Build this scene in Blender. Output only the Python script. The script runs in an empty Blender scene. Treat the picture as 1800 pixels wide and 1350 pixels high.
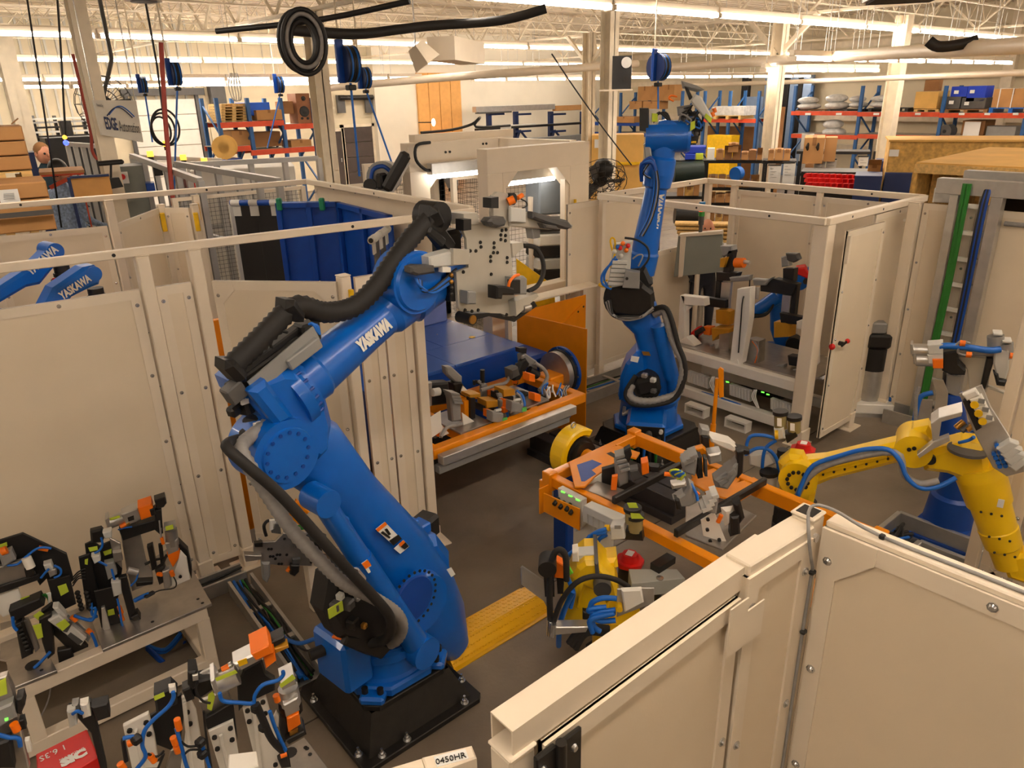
import bpy,math,random
import numpy as np
from mathutils import Vector as V,Matrix as M
random.seed(7)
C=bpy.context.scene.collection
SC=bpy.context.scene
# ---------------------------------------------------------------- camera, world, exposure
FPX,HC=1303.38,3.1  # focal length in pixels of the 1800 px frame, eye height
YAW,PITCH,ROLL=(math.radians(a)for a in (49.6646,21.3474,-1.3696))
_f=V((math.cos(YAW)*math.cos(PITCH),math.sin(YAW)*math.cos(PITCH),-math.sin(PITCH)))
_r=V((math.sin(YAW),-math.cos(YAW),0));_u=_r.cross(_f)
_r,_u=math.cos(ROLL)*_r+math.sin(ROLL)*_u,-math.sin(ROLL)*_r+math.cos(ROLL)*_u
cam_d=bpy.data.cameras.new('camera');cam=bpy.data.objects.new('camera',cam_d);C.objects.link(cam)
cam_d.sensor_fit='HORIZONTAL';cam_d.sensor_width=36;cam_d.lens=FPX/1800*36;cam_d.clip_end=200;cam_d.clip_start=.05
cam.matrix_world=M(((_r.x,_u.x,-_f.x,0),(_r.y,_u.y,-_f.y,0),(_r.z,_u.z,-_f.z,HC),(0,0,0,1)))
SC.camera=cam
W=bpy.data.worlds.new('world');SC.world=W;W.use_nodes=True
W.node_tree.nodes['Background'].inputs[0].default_value=(1,.86,.70,1)
W.node_tree.nodes['Background'].inputs[1].default_value=.25
SC.view_settings.view_transform='Standard';SC.view_settings.look='None'
SC.view_settings.gamma=1;SC.view_settings.use_curve_mapping=False;SC.view_settings.exposure=0.08
SC.cycles.use_denoising=True
SC.cycles.max_bounces=5;SC.cycles.diffuse_bounces=3;SC.cycles.glossy_bounces=3;SC.cycles.transparent_max_bounces=6
TUBE=30.0  # radiance of the fluorescent tubes
# ---------------------------------------------------------------- placing: a pixel of the photograph onto a known plane of the hall
def ray(x,y):return _r*((x-900)/FPX)-_u*((y-675)/FPX)+_f
EYE=V((0,0,HC))
def Zp(x,y,z=0.):d=ray(x,y);return EYE+d*((z-HC)/d.z)
def Xp(x,y,v):d=ray(x,y);return EYE+d*(v/d.x)
def Yp(x,y,v):d=ray(x,y);return EYE+d*(v/d.y)
def Dp(x,y,d_):d=ray(x,y);return EYE+d*(d_/math.hypot(d.x,d.y))
class Fr:
 "a vertical working plane: origin on the floor, heading az in degrees; local axes s (along), w (left), z"
 def __init__(s,o,az,z=0):
  s.az=math.radians(az);s.o=V((o[0],o[1],z));s.m=M.Translation(s.o)@M.Rotation(s.az,4,'Z');s.i=s.m.inverted()
 def L(s,x,y,w=0.):
  e=s.i@EYE;d=s.i.to_3x3()@ray(x,y);p=e+d*((w-e.y)/d.y);return V((p.x,w,p.z))
  # ---------------------------------------------------------------- mesh building
class B:
 def __init__(s,T=None):s.v=[];s.f=[];s.sm=[];s.T=T
 def add(s,vs,fs,smooth=False):
  o=len(s.v)
  s.v+=[(s.T@V(p))if s.T is not None else V(p)for p in vs]
  s.f+=[tuple(i+o for i in f)for f in fs];s.sm+=[smooth]*len(fs);return s
 def box(s,c,d,rz=0,bev=0,R=None):
  h=[x/2 for x in d];c=V(c);b=min(bev,min(h)*.98)
  if R is None and rz:R=M.Rotation(math.radians(rz),3,'Z')
  vs=[];fs=[]
  if b<=0:
   for i in range(8):vs.append(V(((-1,1)[i&1]*h[0],(-1,1)[i>>1&1]*h[1],(-1,1)[i>>2]*h[2])))
   fs=[(0,2,3,1),(4,5,7,6),(0,1,5,4),(2,6,7,3),(0,4,6,2),(1,3,7,5)]
  else:
   for i in range(8):
    g=[(-1,1)[i&1],(-1,1)[i>>1&1],(-1,1)[i>>2]]
    for a in range(3):vs.append(V([g[k]*(h[k]if k==a else h[k]-b)for k in range(3)]))
   def q(ids,n):
    p=[vs[i]for i in ids]
    if (p[1]-p[0]).cross(p[2]-p[0]).dot(n)<0:ids=ids[::-1]
    fs.append(tuple(ids))
   for a in range(3):
    e1,e2=[k for k in range(3)if k!=a]
    for sg in (0,1):
     o=[(sg<<a)|(x<<e1)|(y<<e2)for x,y in ((0,0),(1,0),(1,1),(0,1))]
     q([i*3+a for i in o],V([(-1,1)[sg]if k==a else 0 for k in range(3)]))
    for x in (0,1):
     for y in (0,1):
      i,j=(x<<e1)|(y<<e2),(1<<a)|(x<<e1)|(y<<e2)
      n=[0,0,0];n[e1]=(-1,1)[x];n[e2]=(-1,1)[y]
      q([i*3+e1,i*3+e2,j*3+e2,j*3+e1],V(n))
   for i in range(8):q([i*3,i*3+1,i*3+2],V(((-1,1)[i&1],(-1,1)[i>>1&1],(-1,1)[i>>2])))
  if R is not None:vs=[R@p for p in vs]
  return s.add([c+p for p in vs],fs)
 def bx(s,x0,x1,y0,y1,z0,z1,bev=0):
  return s.box(((x0+x1)/2,(y0+y1)/2,(z0+z1)/2),(abs(x1-x0),abs(y1-y0),abs(z1-z0)),bev=bev)
 def beam(s,p,q,w,h,bev=0,up=(0,0,1)):
  p,q=V(p),V(q);x=q-p;l=x.length;x.normalize();up=V(up)
  if abs(x.dot(up))>.98:up=V((1,0,0))if abs(x.x)<.9 else V((0,1,0))
  y=up.cross(x).normalized();z=x.cross(y)
  return s.box((p+q)/2,(l,w,h),bev=bev,R=M((x,y,z)).transposed())
 def frame(s,a):
  a=a.normalized();t=V((0,0,1))if abs(a.z)<.9 else V((1,0,0));u=t.cross(a).normalized();return u,a.cross(u)
 def cyl(s,p,q,r,r2=None,n=12,cap=True):
  p,q=V(p),V(q);r2=r if r2 is None else r2;u,w=s.frame(q-p)
  cs=[(math.cos(2*math.pi*k/n),math.sin(2*math.pi*k/n))for k in range(n)]
  a=[p+(u*c+w*d)*r for c,d in cs];b=[q+(u*c+w*d)*r2 for c,d in cs]
  s.add(a+b,[(k,(k+1)%n,n+(k+1)%n,n+k)for k in range(n)],n>6)
  if cap:
   if r>0:s.add(a,[tuple(range(n))[::-1]])
   if r2>0:s.add(b,[tuple(range(n))])
  return s
 def lathe(s,p,ax,prof,n=16):
  "prof: list of (distance along axis, radius)"
  p=V(p);ax=V(ax).normalized()
  for (a,r),(b,q)in zip(prof,prof[1:]):s.cyl(p+ax*a,p+ax*(b if b!=a else a+1e-5),r,q,n,cap=False)
  u,w=s.frame(ax)
  for (a,r),rev in ((prof[0],True),(prof[-1],False)):
   if r>0:
    c=[p+ax*a+(u*math.cos(2*math.pi*k/n)+w*math.sin(2*math.pi*k/n))*r for k in range(n)]
    s.add(c,[tuple(range(n))[::-1]if rev else tuple(range(n))])
  return s
 def tube(s,pts,r,n=7,sub=4,rib=0,closed=False,taper=None):
  pts=[V(p)for p in pts];P=[]
  if len(pts)>2 and sub>1:
   m=len(pts)
   for i in range(m if closed else m-1):
    g=lambda k:pts[k%m]if closed else pts[max(0,min(m-1,k))]
    a,b,c,d=g(i-1),g(i),g(i+1),g(i+2)
    for k in range(sub):
     t=k/sub;P.append(.5*((2*b)+(c-a)*t+(2*a-5*b+4*c-d)*t*t+(3*b-a-3*c+d)*t**3))
   if not closed:P.append(pts[-1])
  else:P=pts
  if rib:
   Q=[];acc=0.;last=P[0];step=rib/2
   L=[0]
   for a,b in zip(P,P[1:]):L.append(L[-1]+(b-a).length)
   k=int(L[-1]/step);j=0
   for i in range(k+1):
    d=min(L[-1],i*step)
    while j<len(L)-2 and L[j+1]<d:j+=1
    Q.append(P[j].lerp(P[j+1],(d-L[j])/max(1e-9,L[j+1]-L[j])))
   P=Q
  N=len(P);vs=[];u=None
  for i,p in enumerate(P):
   t=(P[(i+1)%N if closed else min(N-1,i+1)]-P[i-1 if (closed or i)else 0]).normalized()
   if u is None:u,_=s.frame(t)
   u=(u-t*u.dot(t));u=u.normalized()if u.length>1e-6 else s.frame(t)[0];w=t.cross(u)
   rr=r*(1 if not rib or i%2 else .86)
   if taper:rr*=taper[0]+(taper[1]-taper[0])*i/max(1,N-1)
   vs+=[p+(u*math.cos(2*math.pi*k/n)+w*math.sin(2*math.pi*k/n))*rr for k in range(n)]
  fs=[]
  for i in range(N if closed else N-1):
   a,b=i*n,((i+1)%N)*n
   fs+=[(a+k,a+(k+1)%n,b+(k+1)%n,b+k)for k in range(n)]
  s.add(vs,fs,True)
  if not closed:s.add(vs[:n],[tuple(range(n))[::-1]]);s.add(vs[-n:],[tuple(range(n))])
  return s
 def prism(s,poly,o,u,v,d,bev=0):
  "poly in (u,v) about o, pushed out by vector d; optional chamfer on both faces"
  o,u,v,d=V(o),V(u),V(v),V(d)
  A=sum(a[0]*b[1]-b[0]*a[1]for a,b in zip(poly,poly[1:]+poly[:1]))
  if (A>0)!=(u.cross(v).dot(d)>0):poly=poly[::-1]
  n=len(poly);P=[o+u*a+v*b for a,b in poly]
  if bev:
   cx=[V((poly[k][0],poly[k][1]))for k in range(n)];ins=[]
   sg=1 if sum(cx[k].x*cx[(k+1)%n].y-cx[(k+1)%n].x*cx[k].y for k in range(n))>0 else-1
   for k in range(n):
    e1=(cx[k]-cx[k-1]).normalized();e2=(cx[(k+1)%n]-cx[k]).normalized()
    n1=V((-e1.y,e1.x))*sg;n2=V((-e2.y,e2.x))*sg;m=(n1+n2)
    m=m/max(.3,m.dot(n1));ins.append(cx[k]+m*bev)
   I=[o+u*c.x+v*c.y for c in ins];h=d.normalized()*bev
   rings=[I,[p+h for p in P],[p+d-h for p in P],[p+d for p in I]]
  else:rings=[P,[p+d for p in P]]
  s.add(rings[0],[tuple(range(n))[::-1]]);s.add(rings[-1],[tuple(range(n))])
  for a,b in zip(rings,rings[1:]):s.add(a+b,[(k,(k+1)%n,n+(k+1)%n,n+k)for k in range(n)])
  return s
 def sph(s,c,r,n=10,m=7,sc=(1,1,1)):
  c=V(c);vs=[];fs=[]
  for j in range(m+1):
   t=math.pi*j/m
   for k in range(n):
    p=2*math.pi*k/n;vs.append(c+V((math.sin(t)*math.cos(p)*sc[0],math.sin(t)*math.sin(p)*sc[1],math.cos(t)*sc[2]))*r)
  for j in range(m):fs+=[(j*n+k,(j+1)*n+k,(j+1)*n+(k+1)%n,j*n+(k+1)%n)for k in range(n)]
  return s.add(vs,fs,True)
def loft(b,secs,nrm,n=20,p=2.6):
 "smooth body through sections (centre, half-width in the plane, half-width along nrm)"
 nrm=V(nrm).normalized();c=[V(q[0])for q in secs];vs=[]
 for i,q in enumerate(secs):
  t=(c[min(i+1,len(c)-1)]-c[max(i-1,0)]).normalized();u=nrm.cross(t).normalized()
  for k in range(n):
   a=2*math.pi*k/n;x,y=math.cos(a),math.sin(a)
   vs.append(c[i]+u*(q[1]*math.copysign(abs(x)**(2/p),x))+nrm*(q[2]*math.copysign(abs(y)**(2/p),y)))
 fs=[(i*n+k,i*n+(k+1)%n,(i+1)*n+(k+1)%n,(i+1)*n+k)for i in range(len(secs)-1)for k in range(n)]
 b.add(vs,fs,True);b.add(vs[:n],[tuple(range(n))[::-1]]);b.add(vs[-n:],[tuple(range(n))]);return b
FONT={}
def text(t,name,s,p,u,v,h,m,label=None,width=None,shear=0.,bold=.0,up_off=.0015):
 "flat lettering: lower-left corner p, reading direction u, up direction v, cap height h"
 cu=bpy.data.curves.new(name,'FONT');cu.body=s;cu.size=h/.72;cu.offset=bold;cu.shear=shear;cu.extrude=.0006;cu.resolution_u=2
 tmp=bpy.data.objects.new('tmp',cu);C.objects.link(tmp);bpy.context.view_layer.update()
 me=bpy.data.meshes.new_from_object(tmp.evaluated_get(bpy.context.evaluated_depsgraph_get()));bpy.data.objects.remove(tmp)
 xs=[q.co.x for q in me.vertices];x0,x1=min(xs),max(xs);k=1 if width is None else width/(x1-x0)
 u=V(u).normalized();v=V(v).normalized();n=u.cross(v).normalized();p=V(p)
 inv=WM[t.name].inverted()
 for q in me.vertices:q.co=inv@(p+u*((q.co.x-x0)*k)+v*q.co.y+n*(q.co.z+up_off))
 me.materials.clear();me.materials.append(m)
 o=bpy.data.objects.new(name,me);C.objects.link(o);o.parent=t;WM[o.name]=WM[t.name]
 return tag(o,label)
def mesh_of(name,b,inv=None,mat_=None):
 me=bpy.data.meshes.new(name)
 vs=[inv@p for p in b.v]if inv is not None else b.v
 me.from_pydata([tuple(p)for p in vs],[],b.f)
 me.polygons.foreach_set('use_smooth',b.sm)
 if mat_ is not None:me.materials.append(mat_)
 me.update();return me
WM={}
def tag(o,label=None,cat=None,group=None,kind=None):
 if label:o['label']=label
 if cat:o['category']=cat
 if group:o['group']=group
 if kind:o['kind']=kind
 return o
def thing(name,label,cat,loc=(0,0,0),rz=0,group=None,kind=None):
 o=bpy.data.objects.new(name,None);C.objects.link(o);o.empty_display_size=.1
 m=M.Translation(V(loc))@M.Rotation(math.radians(rz),4,'Z');o.matrix_world=m;WM[o.name]=m
 return tag(o,label,cat,group,kind)
def part(t,name,b,mat_,label=None,kind=None):
 "b holds world coordinates; the part gets its thing's frame"
 m=WM[t.name];o=bpy.data.objects.new(name,mesh_of(name,b,m.inverted(),mat_));C.objects.link(o)
 o.parent=t;WM[o.name]=m
 return tag(o,label,kind=kind)
def solo(name,label,cat,b,mat_,group=None,kind=None):
 lo=[min(p[k]for p in b.v)for k in range(3)];hi=[max(p[k]for p in b.v)for k in range(3)]
 m=M.Translation(V(((lo[0]+hi[0])/2,(lo[1]+hi[1])/2,lo[2])))
 o=bpy.data.objects.new(name,mesh_of(name,b,m.inverted(),mat_));C.objects.link(o);o.matrix_world=m;WM[o.name]=m
 return tag(o,label,cat,group,kind)
def dup(root,loc,rz=0,label=None,group=None):
 r=root.copy();C.objects.link(r);m=M.Translation(V(loc))@M.Rotation(math.radians(rz),4,'Z');r.matrix_world=m;WM[r.name]=m
 if label:r['label']=label
 if group:r['group']=group
 for ch in root.children:
  c=ch.copy();C.objects.link(c);c.parent=r;WM[c.name]=m
  for g in ch.children:d=g.copy();C.objects.link(d);d.parent=c;WM[d.name]=m
 return r
def clone(o,parent,d):
 "another copy of a part, shifted by d in its thing's frame"
 c=o.copy();C.objects.link(c);c.parent=parent;c.location=V(d);WM[c.name]=WM[o.name];return c
 # ---------------------------------------------------------------- materials
MATS={}
def lin(c):return tuple((x/12.92 if x<=.04045 else((x+.055)/1.055)**2.4)for x in c)
def mat(name,rgb,rough=.5,metal=0.,var=.06,scale=6.,bump=0.,bscale=60.,emit=0.,coat=0.,ecol=None,stretch=None,alpha=1.,trans=0.):
 if name in MATS:return MATS[name]
 m=bpy.data.materials.new(name);m.use_nodes=True;nt=m.node_tree;N=nt.nodes;L=nt.links
 p=N['Principled BSDF'];c=lin([x/255 for x in rgb])if max(rgb)>1 else rgb
 p.inputs['Roughness'].default_value=rough;p.inputs['Metallic'].default_value=metal
 p.inputs['Base Color'].default_value=(*c,1);p.inputs['Coat Weight'].default_value=coat
 tc=N.new('ShaderNodeTexCoord');mp=N.new('ShaderNodeMapping');L.new(tc.outputs['Object'],mp.inputs[0])
 if stretch:mp.inputs['Scale'].default_value=stretch
 if var:
  nz=N.new('ShaderNodeTexNoise');nz.inputs['Scale'].default_value=scale;nz.inputs['Detail'].default_value=5
  L.new(mp.outputs[0],nz.inputs[0]);rp=N.new('ShaderNodeValToRGB');L.new(nz.outputs[0],rp.inputs[0])
  rp.color_ramp.elements[0].position=.3;rp.color_ramp.elements[1].position=.72
  rp.color_ramp.elements[0].color=(*[max(0,x*(1-var*1.6))for x in c],1);rp.color_ramp.elements[1].color=(*[min(1,x*(1+var))for x in c],1)
  L.new(rp.outputs[0],p.inputs['Base Color'])
 if bump:
  bn=N.new('ShaderNodeTexNoise');bn.inputs['Scale'].default_value=bscale;L.new(mp.outputs[0],bn.inputs[0])
  bp=N.new('ShaderNodeBump');bp.inputs['Strength'].default_value=bump;bp.inputs['Distance'].default_value=.01
  L.new(bn.outputs[0],bp.inputs['Height']);L.new(bp.outputs[0],p.inputs['Normal'])
 if emit:p.inputs['Emission Color'].default_value=(*(ecol or c),1);p.inputs['Emission Strength'].default_value=emit
 if trans:p.inputs['Transmission Weight'].default_value=trans
 if alpha<1:p.inputs['Alpha'].default_value=alpha
 MATS[name]=m;return m
CREAM=mat('cream_paint',(236,218,190),.42,var=.03,scale=2.5,bump=.03,bscale=180)
CREAMD=mat('cream_paint_frame',(240,224,200),.38,var=.02)
WALLC=mat('hall_wall_paint',(222,208,178),.7,var=.05,scale=1.5)
ROOFC=mat('roof_paint',(230,214,190),.8,var=.08,scale=.8)
STEELC=mat('joist_paint',(233,218,192),.6,var=.06)
BLUE=mat('robot_blue',(2,98,196),.32,var=.05,coat=.25)
BLUED=mat('blue_paint',(6,66,156),.38,var=.08)
NAVY=mat('navy_paint',(24,44,92),.5)
YEL=mat('robot_yellow',(246,200,12),.34,var=.04,coat=.2)
YELD=mat('safety_yellow',(240,190,10),.42,var=.08,scale=14)
ORG=mat('fixture_orange',(240,144,0),.38,var=.05,coat=.1)
ORGS=mat('sensor_orange',(250,120,0),.5,var=.02)
BLK=mat('black_plastic',(26,24,23),.5,var=.1)
RUB=mat('black_rubber',(34,31,29),.7,var=.1)
BLKS=mat('blackened_steel',(40,37,34),.42,metal=.3,var=.15,scale=20)
ALU=mat('aluminium',(200,197,192),.34,metal=.75,var=.06,scale=12)
STL=mat('machined_steel',(178,172,164),.36,metal=.8,var=.12,scale=9)
TOOLP=mat('tool_plate',(196,190,176),.42,metal=.35,var=.06)
GRY=mat('grey_casting',(150,149,146),.5,metal=.25,var=.06)
LGRY=mat('light_grey_plastic',(205,203,196),.45,var=.03)
DGRY=mat('dark_grey',(82,80,78),.5,var=.08)
WHT=mat('white_paint',(240,234,222),.45,var=.03)
RED=mat('red_plastic',(214,24,20),.45,var=.04)
GRN=mat('green_cable',(40,122,40),.5)
NOTE=mat('yellow_green_note',(196,214,60),.8,var=.05)
HOSE=mat('blue_hose',(20,104,200),.4,var=.04)
CBLK=mat('black_cable',(28,27,27),.5,var=.05)
CGRY=mat('grey_cable',(150,146,142),.55,var=.1,scale=30)
CARD=mat('cardboard',(184,136,84),.85,var=.08,scale=3)
CARDD=mat('cardboard_dark',(150,106,64),.85,var=.1,scale=3)
WOOD=mat('pine_wood',(222,182,112),.7,var=.16,scale=4,stretch=(1,9,9))
OSB=mat('osb_board',(212,168,92),.8,var=.22,scale=14)
PLY=mat('plywood',(226,178,96),.75,var=.08,scale=3)
TAN=mat('tan_panel',(222,164,92),.7,var=.05)
BRONZE=mat('bronze',(184,134,60),.4,metal=.8,var=.1)
BRASS=mat('ochre_block',(206,150,40),.45,metal=.3,var=.1)
RACKO=mat('rack_orange',(214,76,36),.55,var=.1)
RACKB=mat('rack_blue',(40,92,150),.55,var=.1)
PAPER=mat('paper',(240,238,232),.8,var=.01)
SKIN=mat('skin',(222,156,124),.55,var=.05)
LED=mat('green_led',(90,255,60),.4,emit=3,var=0)
TUBEM=mat('fluorescent_tube',(255,244,232),.4,var=0,emit=TUBE,ecol=(1,.90,.79))
BAG=mat('plastic_film',(214,212,208),.3,var=.15,scale=8,bump=.5,bscale=12)
DOORB=mat('dark_brown_door',(74,62,56),.6,var=.08)
# ---------------------------------------------------------------- floor, walls, roof
X0,X1,Y0,Y1=-13.,40.,-13.,25.6
XR=27.4
fl=mat('concrete_floor',(128,114,97),.33,var=.22,scale=1.6,bump=.12,bscale=40)
nt=fl.node_tree;pz=nt.nodes['Principled BSDF']
n2=nt.nodes.new('ShaderNodeTexNoise');n2.inputs['Scale'].default_value=9;n2.inputs['Detail'].default_value=8
r2=nt.nodes.new('ShaderNodeMapRange');r2.inputs[3].default_value=.24;r2.inputs[4].default_value=.5
nt.links.new(nt.nodes['Mapping'].outputs[0],n2.inputs[0]);nt.links.new(n2.outputs[0],r2.inputs[0]);nt.links.new(r2.outputs[0],pz.inputs['Roughness'])
floor=thing('floor','grey brown polished concrete floor of the hall',None,(0,0,0),kind='structure')
# poured slabs with saw-cut joints between them
xs=[X0,8.9,XR];ys=[Y0,-5.,-1.,3.05,7.1,11.1,15.1,19.1,23.1,Y1]
slab=None
for i in range(len(xs)-1):
 for j in range(len(ys)-1):
  b=B().bx(xs[i]+.004,xs[i+1]-.004,ys[j]+.004,ys[j+1]-.004,-.1,0,bev=.003);part(floor,'slab',b,fl)
part(floor,'joint_filler',B().bx(X0,XR,Y0,Y1,-.12,-.006),RUB)
# back wall (heading D1), with painted block to the right and ribbed sheet on the left
wb=thing('wall_back','cream back wall of the hall',None,(10,Y1,0),kind='structure')
part(wb,'block_wall',B().bx(9.2,15.2,Y1,Y1+.2,0,5.6),WALLC)
part(wb,'white_wall',B().bx(15.2,XR,Y1-.35,Y1+.2,0,5.6),mat('white_wall',(238,228,208),.7,var=.04,scale=1),'smooth white painted wall')
part(wb,'sheet_wall',B().bx(X0,9.2,Y1+.05,Y1+.2,0,5.6),WALLC)
RIBM=mat('ribbed_sheet',(206,202,190),.55,var=.05)
rib=part(wb,'wall_rib',B().bx(-4.03,-3.97,Y1,Y1+.06,2.2,5.4),RIBM)
for k in range(1,44):clone(rib,wb,(k*.3,0,0))
crs=part(wb,'block_course',B().bx(9.2,15.2,Y1-.012,Y1,0.012,.395),WALLC)
for k in range(1,14):clone(crs,wb,(0,0,k*.4))
wr=thing('wall_right','cream sheet clad right wall of the hall',None,(XR,5,0),kind='structure')
part(wr,'wall_sheet',B().bx(XR,XR+.2,Y0,Y1,0,5.6),WALLC)
girt=part(wr,'girt',B().bx(XR-.16,XR,Y0,Y1,3.25,3.45),STEELC)
clone(girt,wr,(0,0,-1.3));clone(girt,wr,(0,0,1.1));clone(girt,wr,(0,0,-2.3))
for y in (1.2,8.4):part(wr,'wall_post',B().bx(XR-.3,XR,y,y+.3,0,5.4),STEELC)
part(wr,'wall_brace',B().beam((XR-.1,1.3,4.8),(XR-.1,-2.5,2.6),.12,.22),STEELC)
solo('wall_left','cream sheet wall behind the camera on the left',None,B().bx(X0-.2,X0,Y0,Y1,0,5.6),WALLC,kind='structure')
solo('wall_front','cream sheet wall behind the camera',None,B().bx(X0,XR,Y0-.2,Y0,0,5.6),WALLC,kind='structure')
# roof: deck, girders along Y, joists along X
ce=thing('ceiling','cream painted roof deck on open steel joists',None,(6,8,4.4),kind='structure')
part(ce,'roof_deck',B().bx(X0,XR,Y0,Y1,5.42,5.5),ROOFC)
dr=part(ce,'deck_rib',B().bx(X0,XR,2.0,2.14,5.37,5.42),ROOFC)
for k in range(1,78):clone(dr,ce,(0,k*.3,0))
def joist(name,along,c0,c1,at,zb,zt,w,pitch,rod):
 b=B();ax=V((1,0,0))if along=='x' else V((0,1,0));sd=V((0,1,0))if along=='x' else V((1,0,0))
 for z,ww in ((zb,w),(zt,w)):
  for s_ in (-1,1):b.beam(ax*c0+sd*(at+s_*ww*.5)+V((0,0,z)),ax*c1+sd*(at+s_*ww*.5)+V((0,0,z)),ww*.72,w*.5)
 n=int((c1-c0)/pitch)
 for k in range(n):
  a=c0+k*pitch
  b.cyl(ax*a+sd*at+V((0,0,zt)),ax*(a+pitch/2)+sd*at+V((0,0,zb)),rod,n=5,cap=False)
  b.cyl(ax*(a+pitch/2)+sd*at+V((0,0,zb)),ax*(a+pitch)+sd*at+V((0,0,zt)),rod,n=5,cap=False)
 return part(ce,name,b,STEELC)
g=joist('roof_girder','y',Y0,Y1,6.2,4.42,5.2,.09,1.7,.03)
for x in (-2.3,14.7,23.2):clone(g,ce,(x-6.2,0,0))
j=joist('roof_joist','x',X0,XR,7.0,4.72,5.33,.05,1.15,.014)
for k in (-4,-3,-2,-1,1,2,3,4,5,6,7,8,9):clone(j,ce,(0,k*1.9,0))
# I-section columns
def column(x,y,lab,brace=False,s=.24):
 t=thing('steel_column',lab,None,(x,y,0),kind='structure')
 b=B();b.bx(x-s/2,x+s/2,y-s/2,y-s/2+.018,0,4.45);b.bx(x-s/2,x+s/2,y+s/2-.018,y+s/2,0,4.45);b.bx(x-.01,x+.01,y-s/2,y+s/2,0,4.45)
 part(t,'column_shaft',b,STEELC);part(t,'base_plate',B().bx(x-.2,x+.2,y-.2,y+.2,0,.025),STEELC)
 if brace:
  part(t,'knee_brace',B().beam((x,y,3.7),(x,y+.75,4.4),.08,.08),STEELC);part(t,'knee_brace',B().beam((x,y,3.7),(x,y-.75,4.4),.08,.08),STEELC)
 return t
p=Dp(578,300,13.6);column(p.x,p.y,'cream steel column behind the left cell, hung with cables',s=.26)
p=Dp(1348,300,17.);column(p.x,p.y,'cream steel column in front of the cardboard box shelves',True)
p=Dp(1560,230,19.);column(p.x,p.y,'cream steel column in front of the orange beam pallet racks',s=.27)
p=Dp(1068,230,15.);column(p.x,p.y,'cream steel column with a loudspeaker shelf',s=.24)
p=Dp(1034,200,20.);column(p.x,p.y,'slim cream column just behind the welding portal',True,s=.24)
p=Dp(45,235,17.);column(p.x,p.y,'cream steel column behind the tall cardboard crates',s=.28)
p=Dp(192,290,11.5);column(p.x,p.y,'cream steel column carrying the hanging sign',s=.2)
# ---------------------------------------------------------------- strip lights
def strip(L,tubes):
 t=thing('strip_light','x','light',(0,0,4.14))
 part(t,'housing',B().bx(.01,L-.01,-.05,.05,4.2,4.29,bev=.01),CREAMD)
 for y in tubes:part(t,'tube',B().cyl((.05,y,4.165),(L-.05,y,4.165),.024,n=8),TUBEM)
 for x in (.03,L-.03):part(t,'lamp_holder',B().bx(x-.02,x+.02,-.07,.07,4.13,4.2),CREAMD)
 for x in (L*.1,L*.9):part(t,'hanger',B().cyl((x,0,4.28),(x,0,4.75 if L>2 else 6.06),.006,n=5),ALU)
 return t
protoA=strip(2.44,(-.05,.05));protoB=strip(1.22,(-.03,.03))
first={id(protoA):True,id(protoB):True}
ORD='first second third fourth fifth sixth seventh eighth ninth tenth eleventh twelfth thirteenth fourteenth'.split()
def row(pr,x0,n,L,y,z,lab,grp):
 for k in range(n):
  loc=(x0+k*L,y,z)
  o=dup(pr,loc);o['label']=lab.replace('#',ORD[k]);o['group']=grp
row(protoA,5.95,8,2.44,7.62,4.14,'long strip light, # from the left, in the row nearest the camera','strip lights of the nearest row')
row(protoA,-1.15,11,2.44,15.0,4.14,'long strip light, # from the left, in the second row, crossing above the welding portal','strip lights of the second row')
row(protoA,-3.8,12,2.44,23.2,4.14,'long strip light, # from the left, in the third row towards the back wall','strip lights of the third row')
row(protoA,-8.69,14,2.44,.4,4.14,'long strip light, # from the left, in the added row overhead, above the frame','added strip lights overhead')  # unseen row, added to brighten the foreground
row(protoA,-3,12,2.44,-6.6,4.14,'long strip light, # from the left, in the added row behind the camera','added strip lights behind the camera')  # unseen row, added at the back to light the scene
row(protoA,-12,6,2.44,7.62,4.14,'added long strip light, # from the left, outside the picture','added strip lights out to the left')  # unseen lamps, added to lift the dim columns on the left
def low(px0,px1,d,n,lab,grp):
 a=Dp(px0[0],px0[1],d);row(protoB,a.x,n,1.22,a.y,a.z,lab,grp)
low((1390,106),None,13.4,8,'short strip light, # from the left, over the right racks','short strip lights of the low right row')
low((830,142),None,22.5,5,'short strip light, # from the left, hung low before the white back wall','short strip lights before the white wall')
low((1105,138),None,22.5,8,'short strip light, # from the left, hung low behind the loudspeaker column','short strip lights behind the loudspeaker')
low((-30,143),None,22.,7,'short strip light, # from the left, in the upper low row by the ribbed wall','short strip lights before the ribbed wall')
low((16,156),None,20.8,2,'short strip light, # from the left, lowest before the ribbed sheet wall','lowest short strip lights on the left')
low((222,153),None,21.5,6,'short strip light, # from the left, hung low before the roller door','short strip lights before the roller door')
low((310,142),None,21.5,6,'short strip light, # from the left, hung low above the left pallet rack','short strip lights above the left rack')
low((1340,126),None,16.5,4,'short strip light, # from the left, hung low left of the rack column','short strip lights left of the rack column')
for pr in (protoA,protoB):
 for o in [g for ch in pr.children for g in ch.children]+list(pr.children)+[pr]:bpy.data.objects.remove(o)
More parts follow.
